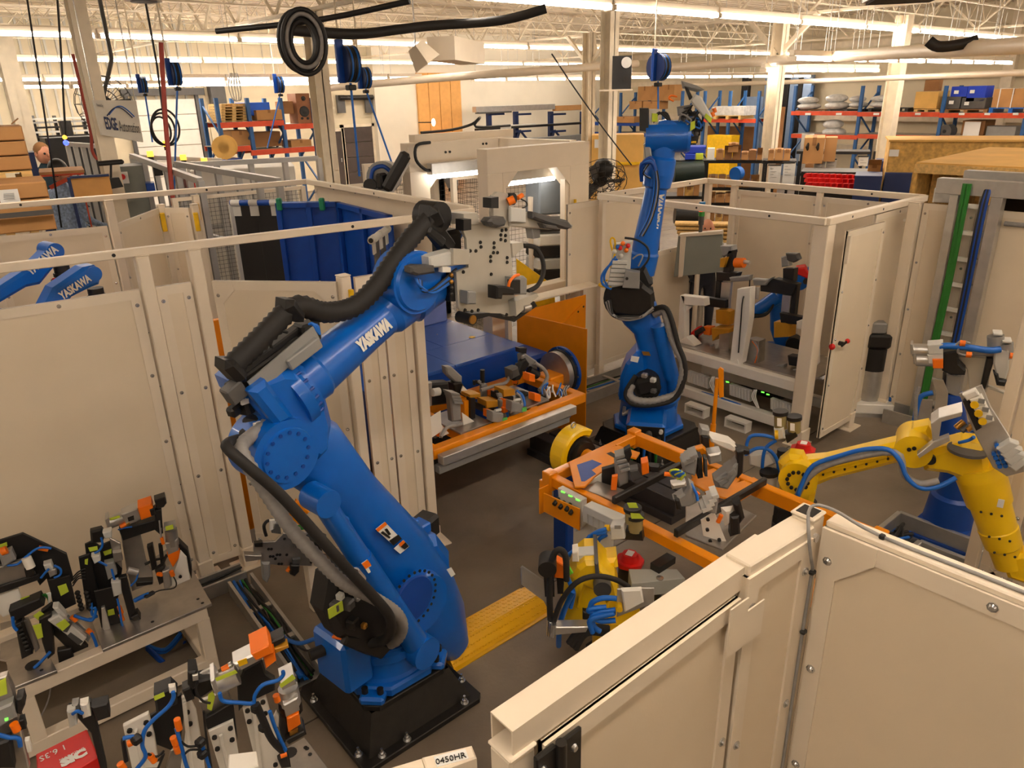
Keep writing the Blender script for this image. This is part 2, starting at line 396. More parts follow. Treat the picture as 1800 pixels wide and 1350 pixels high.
 # ---------------------------------------------------------------- guarding: panels, posts, rails
def ring(b,o,u,v,n,U,Vv,w,t):
 "a picture-frame of bar width w, size U x Vv, thickness t along n, one closed mesh"
 o,u,v,n=V(o),V(u),V(v),V(n);P=[]
 for a,c in ((0,0),(U,0),(U,Vv),(0,Vv)):P.append(o+u*a+v*c)
 for a,c in ((w,w),(U-w,w),(U-w,Vv-w),(w,Vv-w)):P.append(o+u*a+v*c)
 P+=[p+n*t for p in P];f=[]
 for k in range(4):
  l=(k+1)%4
  f+=[(8+k,8+l,12+l,12+k),(k,4+k,4+l,l),(k,l,8+l,8+k),(4+k,12+k,12+l,4+l)]
 return b.add(P,f)
BOLT=mat('zinc_bolt',(205,205,205),.25,metal=.9,var=0)
def bolt_at(b,p,n,r=.009):
 p,n=V(p),V(n).normalized();b.cyl(p,p+n*r*.35,r*1.3,n=8);b.cyl(p+n*r*.3,p+n*r*.9,r,r*.55,n=8)
def panel(p,q,z0,z1,label,face=None,near=False,fw=.055,group=None,step=.42,corner=False,mt=None):
 "sheet-metal guard panel standing between floor points p and q; face = a point on the viewed side"
 p,q=V((*p,0)),V((*q,0));u=(q-p).normalized();n=V((-u.y,u.x,0));L=(q-p).length
 if (V((0,0,0)if face is None else(*face,0))-p).dot(n)<0:n=-n
 t=thing('safety_fence',label,'fence',(p+q)/2,group=group);z=V((0,0,1));H=z1-z0
 part(t,'sheet',B().prism([(0,0),(L,0),(L,H),(0,H)],p+z*z0-n*.012,u,z,n*.016,bev=.002),mt or CREAM)
 part(t,'panel_frame',ring(B(),p+z*z0-n*.02,u,z,n,L,H,fw,.03),mt or CREAMD)
 if corner:
  for a,c in ((0,0),(1,0),(0,1),(1,1)):
   g=.14;sx=1 if not a else-1;sz=1 if not c else-1
   part(t,'corner_gusset',B().prism([(0,0),(g,0),(g,fw),(fw,g),(0,g)],p+u*(L*a)+z*(z0+H*c)+n*.0101,u*sx,z*sz,n*.003),CREAMD)
 pos=[]
 for k in range(int(H/step)+1):
  zz=z0+.09+k*(H-.18)/max(1,int(H/step));pos+=[p+u*fw*.5+z*zz,q-u*fw*.5+z*zz]
 for k in range(1,max(1,int(L/step))):pos+=[p+u*(L*k/int(L/step))+z*(z1-fw*.5)]
 if near:
  pr=None
  for c in pos:
   b=B();bolt_at(b,c+n*.0105,n,.0095)
   if pr is None:pr=part(t,'bolt',b,BOLT);c0=c
   else:clone(pr,t,c-c0)
 else:
  b=B()
  for c in pos:bolt_at(b,c+n*.0105,n,.009)
  part(t,'bolt',b,BOLT,kind='stuff')
 return t
def post(x,y,h,label,s=.075,foot=True,rz=0,group=None,cat='post'):
 t=thing('guard_post',label,cat,(x,y,0),rz,group)
 part(t,'tube',B(WM[t.name]).bx(-s/2,s/2,-s/2,s/2,.0 if not foot else .012,h,bev=.006),CREAMD)
 if foot:
  part(t,'foot_plate',B(WM[t.name]).bx(-.11,.11,-.09,.09,0,.012,bev=.003),CREAMD)
  part(t,'foot_sleeve',B(WM[t.name]).bx(-s/2-.012,s/2+.012,-s/2-.012,s/2+.012,.012,.16,bev=.006),CREAMD)
 part(t,'cap',B(WM[t.name]).bx(-s/2-.002,s/2+.002,-s/2-.002,s/2+.002,h,h+.008,bev=.003),CREAMD)
 return t
def rail(p,q,label,s=.05,hole=True):
 t=thing('guard_rail',label,'rail',(V(p)+V(q))/2)
 part(t,'tube',B().beam(p,q,s,s,bev=.005),CREAMD)
 u=(V(q)-V(p)).normalized();n=V((-u.y,u.x,0))
 if n.dot(EYE-V(p))<0:n=-n
 for f in (.2,.5,.8):
  c=V(p).lerp(V(q),f);part(t,'bolt_hole',B().cyl(c+n*s*.495,c+n*s*.52,.011,n=8),BLK,'dark bolt hole')
 return t
 # left cell, front line
yF=lambda x:4.84-.11*x
rail((-1.4,yF(-1.4),2.29),(3.45,yF(3.45),2.29),'long cream top rail over the nearest panels of the left cell')
post(1.165,yF(1.165),2.265,'cream post at the right end of the biggest panel of the left cell')
post(1.455,yF(1.455),2.265,'cream post right of the narrow bolted filler panel')
panel((-1.4,yF(-1.4)),(1.12,yF(1.12)),.1,2.07,'biggest plain cream panel of the left cell, behind the left table',near=False)
panel((1.21,yF(1.21)),(1.41,yF(1.41)),.1,2.07,'narrow cream filler panel between two posts of the left cell',step=.5)
# latch bolts with drawn slots on the big panel
for k,(x,y)in enumerate(((250,588),(272,682),(290,771),(308,855),(323,935))):
 p=Yp(x,y,yF(1.03));solo('slotted_fastener','%s slotted fastener down the right edge of the big cream panel'%ORD[k],'bolt',B().cyl(p,p+V((0,-.012,0)),.013,n=8).beam(p+V((.012,-.004,0)),p+V((.06,-.004,.008)),.004,.006),BLKS,'slotted fasteners of the big cream panel')
 # gate standing ajar, then the short line to the free post
gate=panel((1.535,4.66),(2.065,4.06),.1,2.06,'cream gate panel with corner gussets standing ajar behind the blue robot',face=(1.0,3.0),corner=True)
post(2.115,4.06,2.09,'cream gate post with a yellow interlock switch',s=.07)
t=thing('interlock_switch','yellow interlock switch on the gate post behind the corrugated hose','switch',(2.15,4.0,1.9))
part(t,'body',B().box((2.135,4.018,1.93),(.03,.03,.16),bev=.004),YELD);part(t,'actuator',B().box((2.165,4.012,1.93),(.03,.03,.06),bev=.003),BLK)
panel((2.185,4.05),(2.345,4.03),.1,2.07,'narrow cream panel next to the gate post',step=.5)
panel((2.36,4.03),(2.54,4.0),.1,2.07,'narrow cream panel beside the free end post',step=.5,corner=True)
post(2.585,3.995,2.09,'cream end post with a bolted foot beside the orange tooling frame',s=.07,rz=-7)
# left cell, rear and side lines
rail((-1.5,8.13,2.3),(3.6,7.43,2.3),'cream top rail along the rear of the left cell')
rail((3.58,7.42,2.3),(3.46,4.5,2.3),'cream top rail closing the right side of the left cell')
panel((3.62,7.35),(3.55,5.1),1.5,2.29,'cream panel of the right side of the left cell, above the blue screens',face=(2,6))
yR=lambda x:7.92-.135*x
for k,x in enumerate((.72,1.72)):
 post(x,yR(x),2.275,'cream rear post of the left cell, %s'%('in front of the cardboard crates' if k==0 else 'left of the standing gate'))
panel((-1.2,yR(-1.2)),(.68,yR(.68)),.1,2.05,'rear cream panel at the far left of the left cell, behind the raised blue arm')
panel((.76,yR(.76)),(1.67,yR(1.67)),.1,2.05,'rear cream panel behind the second raised blue arm of the left cell')
panel((1.8,7.9),(2.44,8.75),.1,2.03,'cream gate leaf swung back behind the rear of the left cell',face=(2.5,6))
panel((2.5,8.72),(2.68,8.5),.1,2.03,'narrow cream leaf next to the swung gate',face=(1,6),step=.5)
for (x,y,lab)in ((2.47,8.76,'left'),(2.74,8.5,'middle'),(3.03,9.3,'right')):
 post(x,y,2.06,'cream gate post, %s of the three with yellow switches at the rear'%lab)
 n=(V((0,0,0))-V((x,y,0))).normalized();c=V((x,y,1.88))+n*.055
 t=thing('interlock_switch','yellow switch on the %s rear gate post'%lab,'switch',c)
 part(t,'body',B().box(c,(.05,.04,.2),bev=.006,rz=-15),YELD)
 # cell 2 (right), lower frame with solid panels
Z2=2.06
rail((6.0,3.0,Z2),(6.0,5.55,Z2),'cream front top rail of the right cell, crossing above the blue robot arm',.06)
rail((6.0,5.55,Z2),(7.93,5.55,Z2),'cream left top rail of the right cell',.06)
rail((7.93,5.55,Z2),(7.93,3.0,Z2),'cream rear top rail of the right cell under the red bins',.06)
rail((6.0,3.0,Z2),(7.93,3.0,Z2),'cream right top rail of the right cell above the open door',.06)
t=post(6.06,3.04,2.03,'thick cream corner post of the right cell beside the open door',s=.13)
post(6.0,5.5,2.03,'cream corner post of the right cell behind the blue robot',s=.06)
post(7.9,5.5,2.03,'cream far corner post of the right cell near the box shelves',s=.07)
post(7.93,5.15,2.03,'cream rear post left of the big rear panel of the right cell',s=.07)
post(7.93,4.08,2.03,'cream rear post between the two rear panels of the right cell',s=.06)
panel((7.95,5.12),(7.95,4.11),.1,1.98,'left rear panel of the right cell behind the control box')
panel((7.95,4.05),(7.95,3.05),.1,1.98,'right rear panel of the right cell under its corner rail')
panel((5.55,5.58),(6.78,5.58),.1,2.02,'wide cream panel behind the slim blue robot arm')
panel((6.82,5.6),(7.85,5.6),.1,1.3,'low cream panel behind the slim robot wrist box')
# door leaf, standing open along X
d=panel((6.12,2.87),(6.80,2.87),.09,1.98,'open cream door leaf with red knob latch',face=(6.4,0))
part(d,'latch',B().cyl((6.19,2.84,1.0),(6.19,2.80,1.0),.02,n=10).beam((6.16,2.8,.99),(6.25,2.8,1.01),.012,.02),BLKS)
part(d,'latch_knob',B().sph((6.26,2.8,1.012),.022),RED,'red latch knob');part(d,'latch_knob',B().sph((6.11,2.86,.98),.028),RED,'red latch knob')
part(d,'hinge',B().bx(6.1,6.135,2.83,2.86,1.72,1.95),CREAMD)
post(6.74,2.9,.3,'short cream post foot under the open door',s=.07)
panel((6.85,2.98),(7.9,3.02),.1,2.02,'cream panel beyond the open door with a hanging sensor',face=(6.4,0))
t=thing('hanging_sensor','small white tipped sensor hanging on its lead by the door','sensor',(7.0,2.9,1.85))
part(t,'probe',B().cyl(Yp(1590,387,2.93),Yp(1603,386,2.93),.014,n=8),WHT);part(t,'lead',B().tube([Yp(1608,365,2.93),Yp(1605,378,2.92),Yp(1600,382,2.93)],.004,n=5),CBLK)
# right fence at X = 7.3
post(7.33,2.84,2.09,'cream post with a slot beside the black pump unit',s=.1)
panel((7.35,2.78),(7.35,2.34),.1,2.09,'cream panel left of the cable ladder',face=(0,0));panel((7.35,2.3),(7.35,1.3),.1,2.08,'cream panel behind the cable ladder',face=(0,0));panel((7.35,1.26),(7.35,.2),.1,2.08,'cream panel right of the cable ladder, cut by the picture edge',face=(0,0))
# lower right fence at X = 4.83
post(4.85,1.16,2.05,'cream post behind the end of the yellow arm on the far right',s=.07)
panel((4.85,1.11),(4.85,.95),.1,2.03,'narrow cream panel by the yellow arm on the far right',face=(0,0),corner=True);panel((4.85,.92),(4.85,-.4),.1,2.03,'cream panel cut by the right picture edge behind the yellow arm',face=(0,0),corner=True)
# foreground guard: gate along X, fixed panel along -Y, corner post
ZF=2.05
t=thing('guard_rail','big open-ended cream square tube on top of the nearest gate','rail',(1.05,.80,ZF))
b=B();s_=.062;x0,x1=.635,1.50
b.add([(x,.80+dy*s_/2,ZF-s_/2+dz*s_/2)for x in (x0,x1)for dy,dz in ((-1,-1),(1,-1),(1,1),(-1,1))],[(0,1,5,4),(1,2,6,5),(2,3,7,6),(3,0,4,7)])
i_=s_/2-.004
b.add([(x,.80+dy*i_,ZF-s_/2+dz*i_)for x in (x0,x0+.3)for dy,dz in ((-1,-1),(1,-1),(1,1),(-1,1))],[(0,4,5,1),(1,5,6,2),(2,6,7,3),(3,7,4,0),(4,7,6,5)])
b.add([(x0,.80+dy*k/2,ZF-s_/2+dz*k/2)for k in (s_,i_*2)for dy,dz in ((-1,-1),(1,-1),(1,1),(-1,1))],[(0,4,5,1),(1,5,6,2),(2,6,7,3),(3,7,4,0)])
b.add([(x1,.80+dy*s_/2,ZF-s_/2+dz*s_/2)for dy,dz in ((-1,-1),(1,-1),(1,1),(-1,1))],[(0,1,2,3)])
part(t,'tube',b,CREAMD)
pn=panel((.70,.765),(1.335,.765),.1,ZF-.07,'nearest gate leaf with button-head bolts and a black hinge',face=(1,0),near=True,fw=.045,step=.33)
part(pn,'top_cap',B().beam((.70,.79,ZF-.092),(1.335,.79,ZF-.092),.05,.045,bev=.004),CREAMD)
hb=B().box((.69,.745,1.91),(.05,.012,.15),bev=.003);part(pn,'hinge',hb,BLKS,'black butt hinge')
part(pn,'hinge_pin',B().cyl((.722,.735,1.82),(.722,.735,1.99),.011,n=10),BLKS);part(pn,'hinge_leaf',B().box((.755,.742,1.91),(.05,.01,.15),bev=.003),BLKS)
for x in (.68,.757):
 for z in (1.87,1.95):part(pn,'hinge_screw',B().cyl((x,.739,z),(x,.731,z),.010,.006,n=8),BOLT)
post(.655,.795,1.985,'nearest cream post under the open-ended tube',s=.062,foot=False)
p2=panel((1.35,.758),(1.62,.745),.1,ZF-.02,'narrow cream panel between the nearest gate and the corner post',face=(1,0),near=True,fw=.045,step=.4)
part(p2,'top_cap',B().beam((1.36,.79,ZF-.01),(1.63,.775,ZF-.01),.07,.04,bev=.004),CREAMD)
part(p2,'joining_plate',B().prism([(0,0),(.14,0),(.14,.1),(.07,.1),(.07,.14),(0,.14)],(1.27,.744,ZF-.2),(1,-.03,0),(0,0,1),(0,-.004,0)),CREAMD)
cp=post(1.655,.775,ZF+.02,'open-topped cream corner post with a bolt',s=.062,foot=False)
part(cp,'opening',B().bx(1.632,1.678,.752,.798,ZF+.0275,ZF+.0295),BLKS,'dark open top of the tube')
part(cp,'bolt',B().cyl((1.64,.744,ZF-.03),(1.64,.735,ZF-.03),.012,n=10),BOLT)
p3=panel((1.672,.735),(1.69,-.45),.1,ZF-.005,'large plain cream panel filling the lower right corner',face=(0,.3),near=True,fw=.05,step=.33,corner=True)
part(p3,'top_cap',B().beam((1.70,.735,ZF-.004),(1.715,-.45,ZF-.004),.055,.03,bev=.004),CREAMD)
t=thing('sensor_cable','grey cable clipped down the corner between the two nearest panels','cable',(1.63,.74,1.5))
part(t,'cable',B().tube([(1.70,-.2,ZF+.016),(1.70,.3,ZF+.016),(1.69,.6,ZF+.018),(1.67,.72,ZF+.05),(1.63,.76,ZF+.055),(1.59,.735,ZF+.0),(1.60,.725,ZF-.07),(1.622,.728,ZF-.11),(1.625,.73,ZF-.16),(1.622,.73,1.6),(1.622,.73,1.0)],.0045,n=6),CGRY)
for z in (ZF-.12,ZF-.31):part(t,'clip',B().box((1.622,.727,z),(.02,.014,.012),bev=.003),BLK)
part(t,'clip',B().box((1.69,.60,ZF+.018),(.014,.014,.014),bev=.003),BLK)
# ---------------------------------------------------------------- robots
class Rb:
 "helper: a robot's thing plus its working plane"
 def __init__(s,o,az,z,name,label):
  s.F=Fr(o,az);s.t=thing(name,label,'robot',(o[0],o[1],z))
  s.a=V((math.cos(s.F.az),math.sin(s.F.az),0));s.n=V((-math.sin(s.F.az),math.cos(s.F.az),0));s.o=V((o[0],o[1],0))
 def P(s,x,y,w=0.):return s.F.m@s.F.L(x,y,w)
 def W(s,a,w,z):return s.o+s.a*a+s.n*w+V((0,0,z))
 def slab(s,b,px,w0,w1,bev=.02):
  P=[s.F.L(x,y,w0)for x,y in px]
  return b.prism([(p.x,p.z)for p in P],s.W(0,w0,0),s.a,V((0,0,1)),s.n*(w1-w0),bev=bev)
 def slabl(s,b,sz,w0,w1,bev=.02):return b.prism(sz,s.W(0,w0,0),s.a,V((0,0,1)),s.n*(w1-w0),bev=bev)
 def axle(s,b,x,y,w0,w1,r,r2=None,n=24):
  c=s.F.L(x,y,w0);return b.cyl(s.W(c.x,w0,c.z),s.W(c.x,w1,c.z),r,r2,n)
 def pt(s,name,b,m,label=None,kind=None):return part(s.t,name,b,m,label,kind)
def bolts_circle(b,c,ax,R,r,n,a0=0,a1=360,h=.006):
 ax=V(ax).normalized();u,w=b.frame(ax)
 for k in range(n):
  a=math.radians(a0+(a1-a0)*k/n);p=V(c)+u*math.cos(a)*R+w*math.sin(a)*R;b.cyl(p,p+ax*h,r,n=6)
def pedestal(name,label,cx,cy,hw,hz,tw,mt,studs=True,rz=0):
 t=thing(name,label,'pedestal',(cx,cy,0),rz);T=WM[t.name]
 ch=hw*.08
 sq=lambda h,c:[(-h+c,-h),(h-c,-h),(h,-h+c),(h,h-c),(h-c,h),(-h+c,h),(-h,h-c),(-h,-h+c)]
 part(t,'floor_plate',B(T).prism(sq(hw,ch),(0,0,0),(1,0,0),(0,1,0),(0,0,.035),bev=.004),mt)
 b=B(T);lo,hi=hw*.86,tw*.94
 b.add([(x*h,y*h,z)for h,z in ((lo,.034),(hi,hz-.03))for x,y in ((-1,-1),(1,-1),(1,1),(-1,1))],[(0,1,5,4),(1,2,6,5),(2,3,7,6),(3,0,4,7)])
 part(t,'sloped_body',b,mt)
 part(t,'top_plate',B(T).prism(sq(tw,tw*.22),(0,0,hz-.035),(1,0,0),(0,1,0),(0,0,.035),bev=.004),mt)
 if studs:
  pr=None
  for x,y in ((-.93,-.7),(-.7,-.93),(.7,-.93),(.93,-.55),(-.93,.6),(.93,.7),(-.3,-.93),(.5,.93)):
   bb=B(T).cyl((x*hw,y*hw,.035),(x*hw,y*hw,.042),.022,n=10).cyl((x*hw,y*hw,.042),(x*hw,y*hw,.06),.014,n=6).cyl((x*hw,y*hw,.06),(x*hw,y*hw,.085),.007,n=8)
   part(t,'anchor_bolt',bb,BOLT)
 return t
 # ---- R1: the big blue robot in the foreground
pedestal('robot_pedestal','black sloped steel pedestal bolted to the floor under the nearest blue robot',1.53,2.91,.37,.25,.255,BLKS)
R1=Rb((1.53,2.91),8,.25,'industrial_robot','big blue robot in the foreground holding a drilled steel gripper plate')
r=R1
b=B().prism([(-.25,-.12),(-.12,-.25),(.12,-.25),(.25,-.12),(.25,.12),(.12,.25),(-.12,.25),(-.25,.12)],(1.53,2.91,.25),(1,0,0),(0,1,0),(0,0,.06),bev=.012)
b.lathe((1.53,2.91,.3),(0,0,1),[(0,.235),(.03,.222),(.11,.215),(.12,.21)],28);r.pt('base_casting',b,BLUE)
for sx,sy in ((-1,-1),(1,-1),(1,1),(-1,1)):
 b=B().box((1.53+sx*.185,2.91+sy*.185,.275),(.13,.13,.05),rz=45,bev=.014);f=r.pt('foot_pad',b,BLUE)
 for d in (-.028,.028):
  c=V((1.53+sx*.2+d*sy,2.91+sy*.2-d*sx,.3));part(f,'foot_bolt',B().cyl(c,c+V((0,0,.03)),.017,n=10),BLKS)
b=B().lathe((1.53,2.91,.42),(0,0,1),[(0,.2),(.005,.232),(.05,.232),(.06,.215),(.075,.215)],28);r.pt('turret_ring',b,BLUE)
rb=B().box(r.W(-.27,-.02,.50),(.17,.26,.3),rz=8,bev=.02);bx=r.pt('connector_box',rb,BLUE)
part(bx,'connector_tag',B().box(r.W(-.30,-.08,.655),(.05,.09,.012),rz=30,bev=.002),ORGS,'orange plug');part(bx,'cable_gland',B().cyl(r.W(-.35,.02,.55),r.W(-.42,.04,.55),.03,n=10),BLK)
# turret body with the two cheeks that carry the shoulder
b=B();r.slabl(b,[(-.16,.48),(.30,.46),(.44,.55),(.45,.74),(.36,.90),(.18,.97),(.02,.80),(-.16,.60)],-.11,.2,.05);r.pt('turret',b,BLUE)
b=B();b.cyl(r.W(.2,.2,.7),r.W(.2,.34,.7),.1,.1,16).box(r.W(.2,.4,.7),(.15,.14,.15),rz=8,bev=.02);r.pt('shoulder_motor',b,BLK)
b=B().box(r.W(.47,.16,.80),(.16,.13,.14),rz=20,bev=.02);r.pt('turret_motor',b,BLK,'black servo motor at the back of the turret')
for sz in ((.33,.93),(.25,.985)):b=B().box(r.W(sz[0],.02,sz[1]-.0),(.07,.1,.06),rz=8,bev=.008);r.pt('lifting_lug',b,BLUE)
# lower arm
sh=r.F.L(727,1052,-.12);SH=r.W(sh.x,.0,sh.z)
def C1(x,y,w=0):return r.P(x,y,w)
b=B();loft(b,[(C1(790,1130),.10,.12),(C1(762,1092),.2,.15),(C1(728,1040),.235,.16),(C1(690,975),.205,.16),(C1(650,920),.17,.15),(C1(610,870),.15,.14),(C1(575,825),.15,.14),(C1(540,790),.17,.13),(C1(510,765),.14,.11)],r.n,24,2.7);r.pt('lower_arm',b,BLUE)
b=B();r.axle(b,727,1052,-.13,-.215,.175,.16,32);sc=r.pt('shoulder_cover',b,BLUE)
b=B();r.axle(b,727,1052,-.214,-.225,.125,.12,32);part(sc,'cover_cap',b,BLUED)
b=B();c=r.F.L(727,1052,-.213);bolts_circle(b,r.W(c.x,-.213,c.z),-r.n,.148,.0085,26);part(sc,'bolt_ring',b,BLKS,kind='stuff')
# elbow: fork disc, housing, counterweight side
b=B();r.axle(b,506,800,-.19,.02,.15,.15,32);el=r.pt('elbow_joint',b,BLUE)
b=B();r.axle(b,506,800,-.188,-.2,.12,.115,32);part(el,'elbow_cover',b,BLUE)
b=B();c=r.F.L(506,800,-.199);bolts_circle(b,r.W(c.x,-.199,c.z),-r.n,.095,.009,14);part(el,'bolt_ring',b,BLUED,kind='stuff')
b=B();r.slab(b,[(437,684),(462,660),(500,645),(545,648),(580,690),(594,745),(590,795),(566,822),(530,806),(497,770),(470,735),(445,705)],-.15,.16,.05);r.pt('elbow_housing',b,BLUE)
b=B();r.slab(b,[(440,690),(470,668),(520,735),(490,752)],-.19,-.12,.02);r.pt('housing_flange',b,BLUE)
ax0,ax1=C1(505,693,-.02),C1(741,500,-.02);ad=(ax1-ax0).normalized();L1=(ax1-ax0).length
b=B().lathe(ax0,ad,[(-.02,.165),(.03,.165),(.05,.15),(.07,.15)],32);fl_=r.pt('forearm_flange',b,BLUE)
b=B();bolts_circle(b,ax0+ad*.03,ad,.157,.007,24,h=.024);part(fl_,'bolt_ring',b,BLUED,kind='stuff')
b=B().lathe(ax0,ad,[(.06,.118),(.15,.122),(.165,.113),(L1*.55,.096),(L1*.68,.094),(L1*.72,.112),(L1*.84,.118),(L1*.86,.132),(L1*.93,.132),(L1*.96,.12)],28);fa=r.pt('forearm',b,BLUE)
# wrist block and disc
b=B();r.axle(b,735,497,-.15,.0,.145,.145,32);loft(b,[(C1(705,530),.12,.12),(C1(735,500),.13,.12),(C1(775,485),.10,.12),(C1(800,478),.09,.10)],r.n,20,3);r.pt('wrist',b,BLUE)
b=B();r.axle(b,735,497,-.149,-.165,.135,.125,32);r.pt('wrist_cover',b,BLUE)
b=B().lathe(C1(790,482,-.0),(C1(830,470)-C1(790,482)),[(0,.085),(.06,.085),(.061,.07),(.12,.07)],20);r.pt('tool_flange',b,DGRY)
# lettering along the forearm
tu=ad;tn=-r.n-ad*(-r.n).dot(ad);tn=(tn+V((0,0,.25))).normalized();tn=(tn-ad*tn.dot(ad)).normalized();tv=tn.cross(tu)
mid=ax0+ad*(L1*.40);text(r.t,'lettering','YASKAWA',mid+tn*.108-tv*.028,tu,tv,.05,WHT,'white maker lettering',width=.20,shear=.1,bold=.006,up_off=.0)
# balancer strut
q0,q1=C1(566,880,-.215),C1(737,1140,-.235)
b=B().cyl(q0,q0.lerp(q1,.35),.048,.052,18).cyl(q0.lerp(q1,.34),q1,.058,.066,20);bs=r.pt('balancer',b,BLUE)
part(bs,'upper_eye',B().cyl(q0-r.n*.05,q0+r.n*.08,.062,n=18).box(q0.lerp(q1,.16)+V((0,0,.02)),(.09,.06,.05),rz=30,bev=.01),BLUE);part(bs,'lower_eye',B().cyl(q1-r.n*.065,q1+r.n*.14,.085,.085,20),BLUE)
# warning labels
def decal(rr,pxs,w,nm,m,lab,lift):
 P=[rr.P(x,y,w)for x,y in pxs];b=B();n=(P[1]-P[0]).cross(P[3]-P[0]).normalized()
 if n.dot(EYE-P[0])<0:n=-n
 b.add([p+n*lift for p in P]+[p+n*(lift-.004)for p in P],[(0,1,2,3),(4,7,6,5),(0,4,5,1),(1,5,6,2),(2,6,7,3),(3,7,4,0)]);return rr.pt(nm,b,m,lab)
for k,(px,m,lab)in enumerate((([(656,928),(672,915),(701,945),(687,956)],PAPER,'white crush warning sticker with an orange head and black hand'),([(656,928),(672,915),(675,919),(659,932)],ORGS,'orange head of the warning sticker'),([(679,948),(695,937),(701,944),(686,956)],BLK,'black text block of the warning sticker'),([(664,934),(668,931),(681,941),(679,944)],BLK,'black hand symbol'),([(671,928),(675,926),(682,936),(678,938)],BLK,'black crush symbol'),([(688,962),(705,947),(715,958),(699,971)],PAPER,'small white and orange sticker'),([(696,954),(704,947),(707,950),(699,958)],ORGS,'orange head of the small sticker'),([(699,958),(707,950),(713,957),(706,963)],BLK,'black text block of the small sticker'))):
 decal(r,px,-.152,'warning_label',m,lab,.02 if m is PAPER else .024)
for px,m,lab in (([(631,988),(641,981),(652,999),(643,1005)],PAPER,'white sticker on the balancer'),([(631,988),(641,981),(647,990),(637,997)],ORGS,'orange part of the balancer sticker'),([(781,999),(789,995),(796,1007),(789,1012)],PAPER,'pale sticker on the shoulder')):
 decal(r,px,-.26 if px[0][0]<700 else-.16,'warning_label',m,lab,.02 if m is PAPER else .024)
 # motors behind the elbow
for (x,y,l)in ((425,708,.1),(447,748,.1)):
 p=C1(x+22,y-14,-.02);q=C1(x-6,y+8,-.05);b=B().beam(p,q,.09,.09,bev=.012);mo=r.pt('arm_motor',b,BLK)
 part(mo,'motor_plug',B().beam(q,C1(x-22,y+20,-.06),.045,.045,bev=.01),BLK);part(mo,'motor_label',B().box(C1(x+5,y-2,-.10),(.03,.012,.02),rz=8),PAPER,'white motor label')
 # upper dress pack: corrugated black hose, its clamps and slide rail
hp=[(403,648,-.1),(450,603,-.1),(490,562,-.1),(508,545,-.1),(530,538,-.1),(570,549,-.09),(620,540,-.09),(660,505,-.1),(690,462,-.1),(725,415,-.1),(752,388,-.1)]
b=B().tube([C1(*q)for q in hp],.047,n=12,sub=8,rib=.028);r.pt('dress_pack_hose',b,RUB,'black corrugated hose')
for x,y,s_ in ((405,650,.075),(509,545,.075),(757,382,.08)):
 b=B().beam(C1(x-8,y+8,-.1),C1(x+9,y-10,-.1),s_*1.7,s_*1.7,bev=.05);r.pt('hose_clamp',b,BLK)
b=B().beam(C1(403,690,-.1),C1(545,590,-.06),.05,.07,bev=.008);sl=r.pt('slide_rail',b,BLKS)
part(sl,'rail_cover',B().beam(C1(418,655,-.1),C1(530,572,-.06),.05,.03,bev=.006),BLK);part(sl,'rail_end',B().beam(C1(398,700,-.12),C1(425,678,-.12),.06,.07,bev=.006),DGRY)
part(sl,'side_plate',B().beam(C1(442,683,-.14),C1(556,585,-.12),.006,.07),GRY,'thin side plate');part(sl,'end_block',B().box(C1(540,583,-.08),(.09,.08,.085),rz=8,bev=.01),BLK);part(sl,'valve_block',B().beam(C1(505,642,-.13),C1(560,600,-.13),.04,.05,bev=.005),GRY)
for k in range(4):part(sl,'air_line',B().tube([C1(538+k*2,575+k*3,-.1),C1(548+k*3,568+k,-.12),C1(556+k*2,582+k*2,-.12)],.006,n=6),HOSE)
b=B().tube([C1(488,600,-.08),C1(478,612,-.1),C1(475,590,-.1),C1(492,582,-.1),C1(505,584,-.1)],.007,n=6);r.pt('loop_cable',b,CBLK)
# hose holder at the wrist with the blue air lines
b=B();r.axle(b,775,382,-.14,-.02,.07,.07,20);b.beam(C1(757,396,-.1),C1(790,440,-.08),.07,.09,bev=.02).beam(C1(750,402,-.13),C1(778,428,-.13),.045,.045,bev=.01);b.box(C1(785,425,-.02),(.14,.1,.12),rz=8,bev=.02);r.pt('hose_holder',b,BLK)
for k in range(5):b=B().tube([C1(768,377+k*2,-.05),C1(788+k*2,377+k,-.05),C1(806+k*1.5,398+k,-.03),C1(800+k*2,420,.0),C1(790+k*2,440,.02)],.0065,n=6);r.pt('air_line',b,HOSE if k!=3 else CBLK)
for k in range(6):b=B().tube([C1(730+k*2,488+k,-.19),C1(738+k,502+k*2,-.21),C1(760,515-k*1.5,-.2),C1(785,502-k*3,-.16),C1(802,488-k*3,-.12)],.006,n=6);r.pt('air_line',b,HOSE if k%3!=2 else CBLK)
# hoses down the lower arm and round the base
hs=[(420,772,-.12),(401,779,-.2),(402,790,-.25),(438,822,-.31),(488,865,-.35),(548,930,-.39),(606,995,-.42),(658,1050,-.43),(684,1083,-.42),(686,1112,-.38),(668,1128,-.3),(630,1130,-.2)]
b=B().tube([C1(*q)for q in hs],.021,n=10,sub=6,taper=(1,1.15));r.pt('cable_conduit',b,RUB,'black conduit down the lower arm')
hs2=[(470,745,-.1),(440,768,-.14),(424,784,-.2),(430,806,-.25),(462,856,-.28),(508,925,-.32),(556,978,-.36),(606,1026,-.38),(655,1050,-.38),(697,1078,-.36),(707,1105,-.33),(690,1130,-.26),(650,1128,-.15),(580,1095,-.1)]
b=B().tube([C1(*q)for q in hs2],.03,n=10,sub=6,rib=.03);r.pt('cable_conduit',b,CGRY,'grey braided conduit')
for x,y in ((555,950),(612,1012)):b=B().box(C1(x,y,-.3),(.07,.08,.06),rz=20,bev=.012);r.pt('conduit_clamp',b,BLKS)
b=B().cyl(C1(618,1010,-.3),C1(630,1024,-.31),.04,n=14);r.pt('hose_coupling',b,ALU)
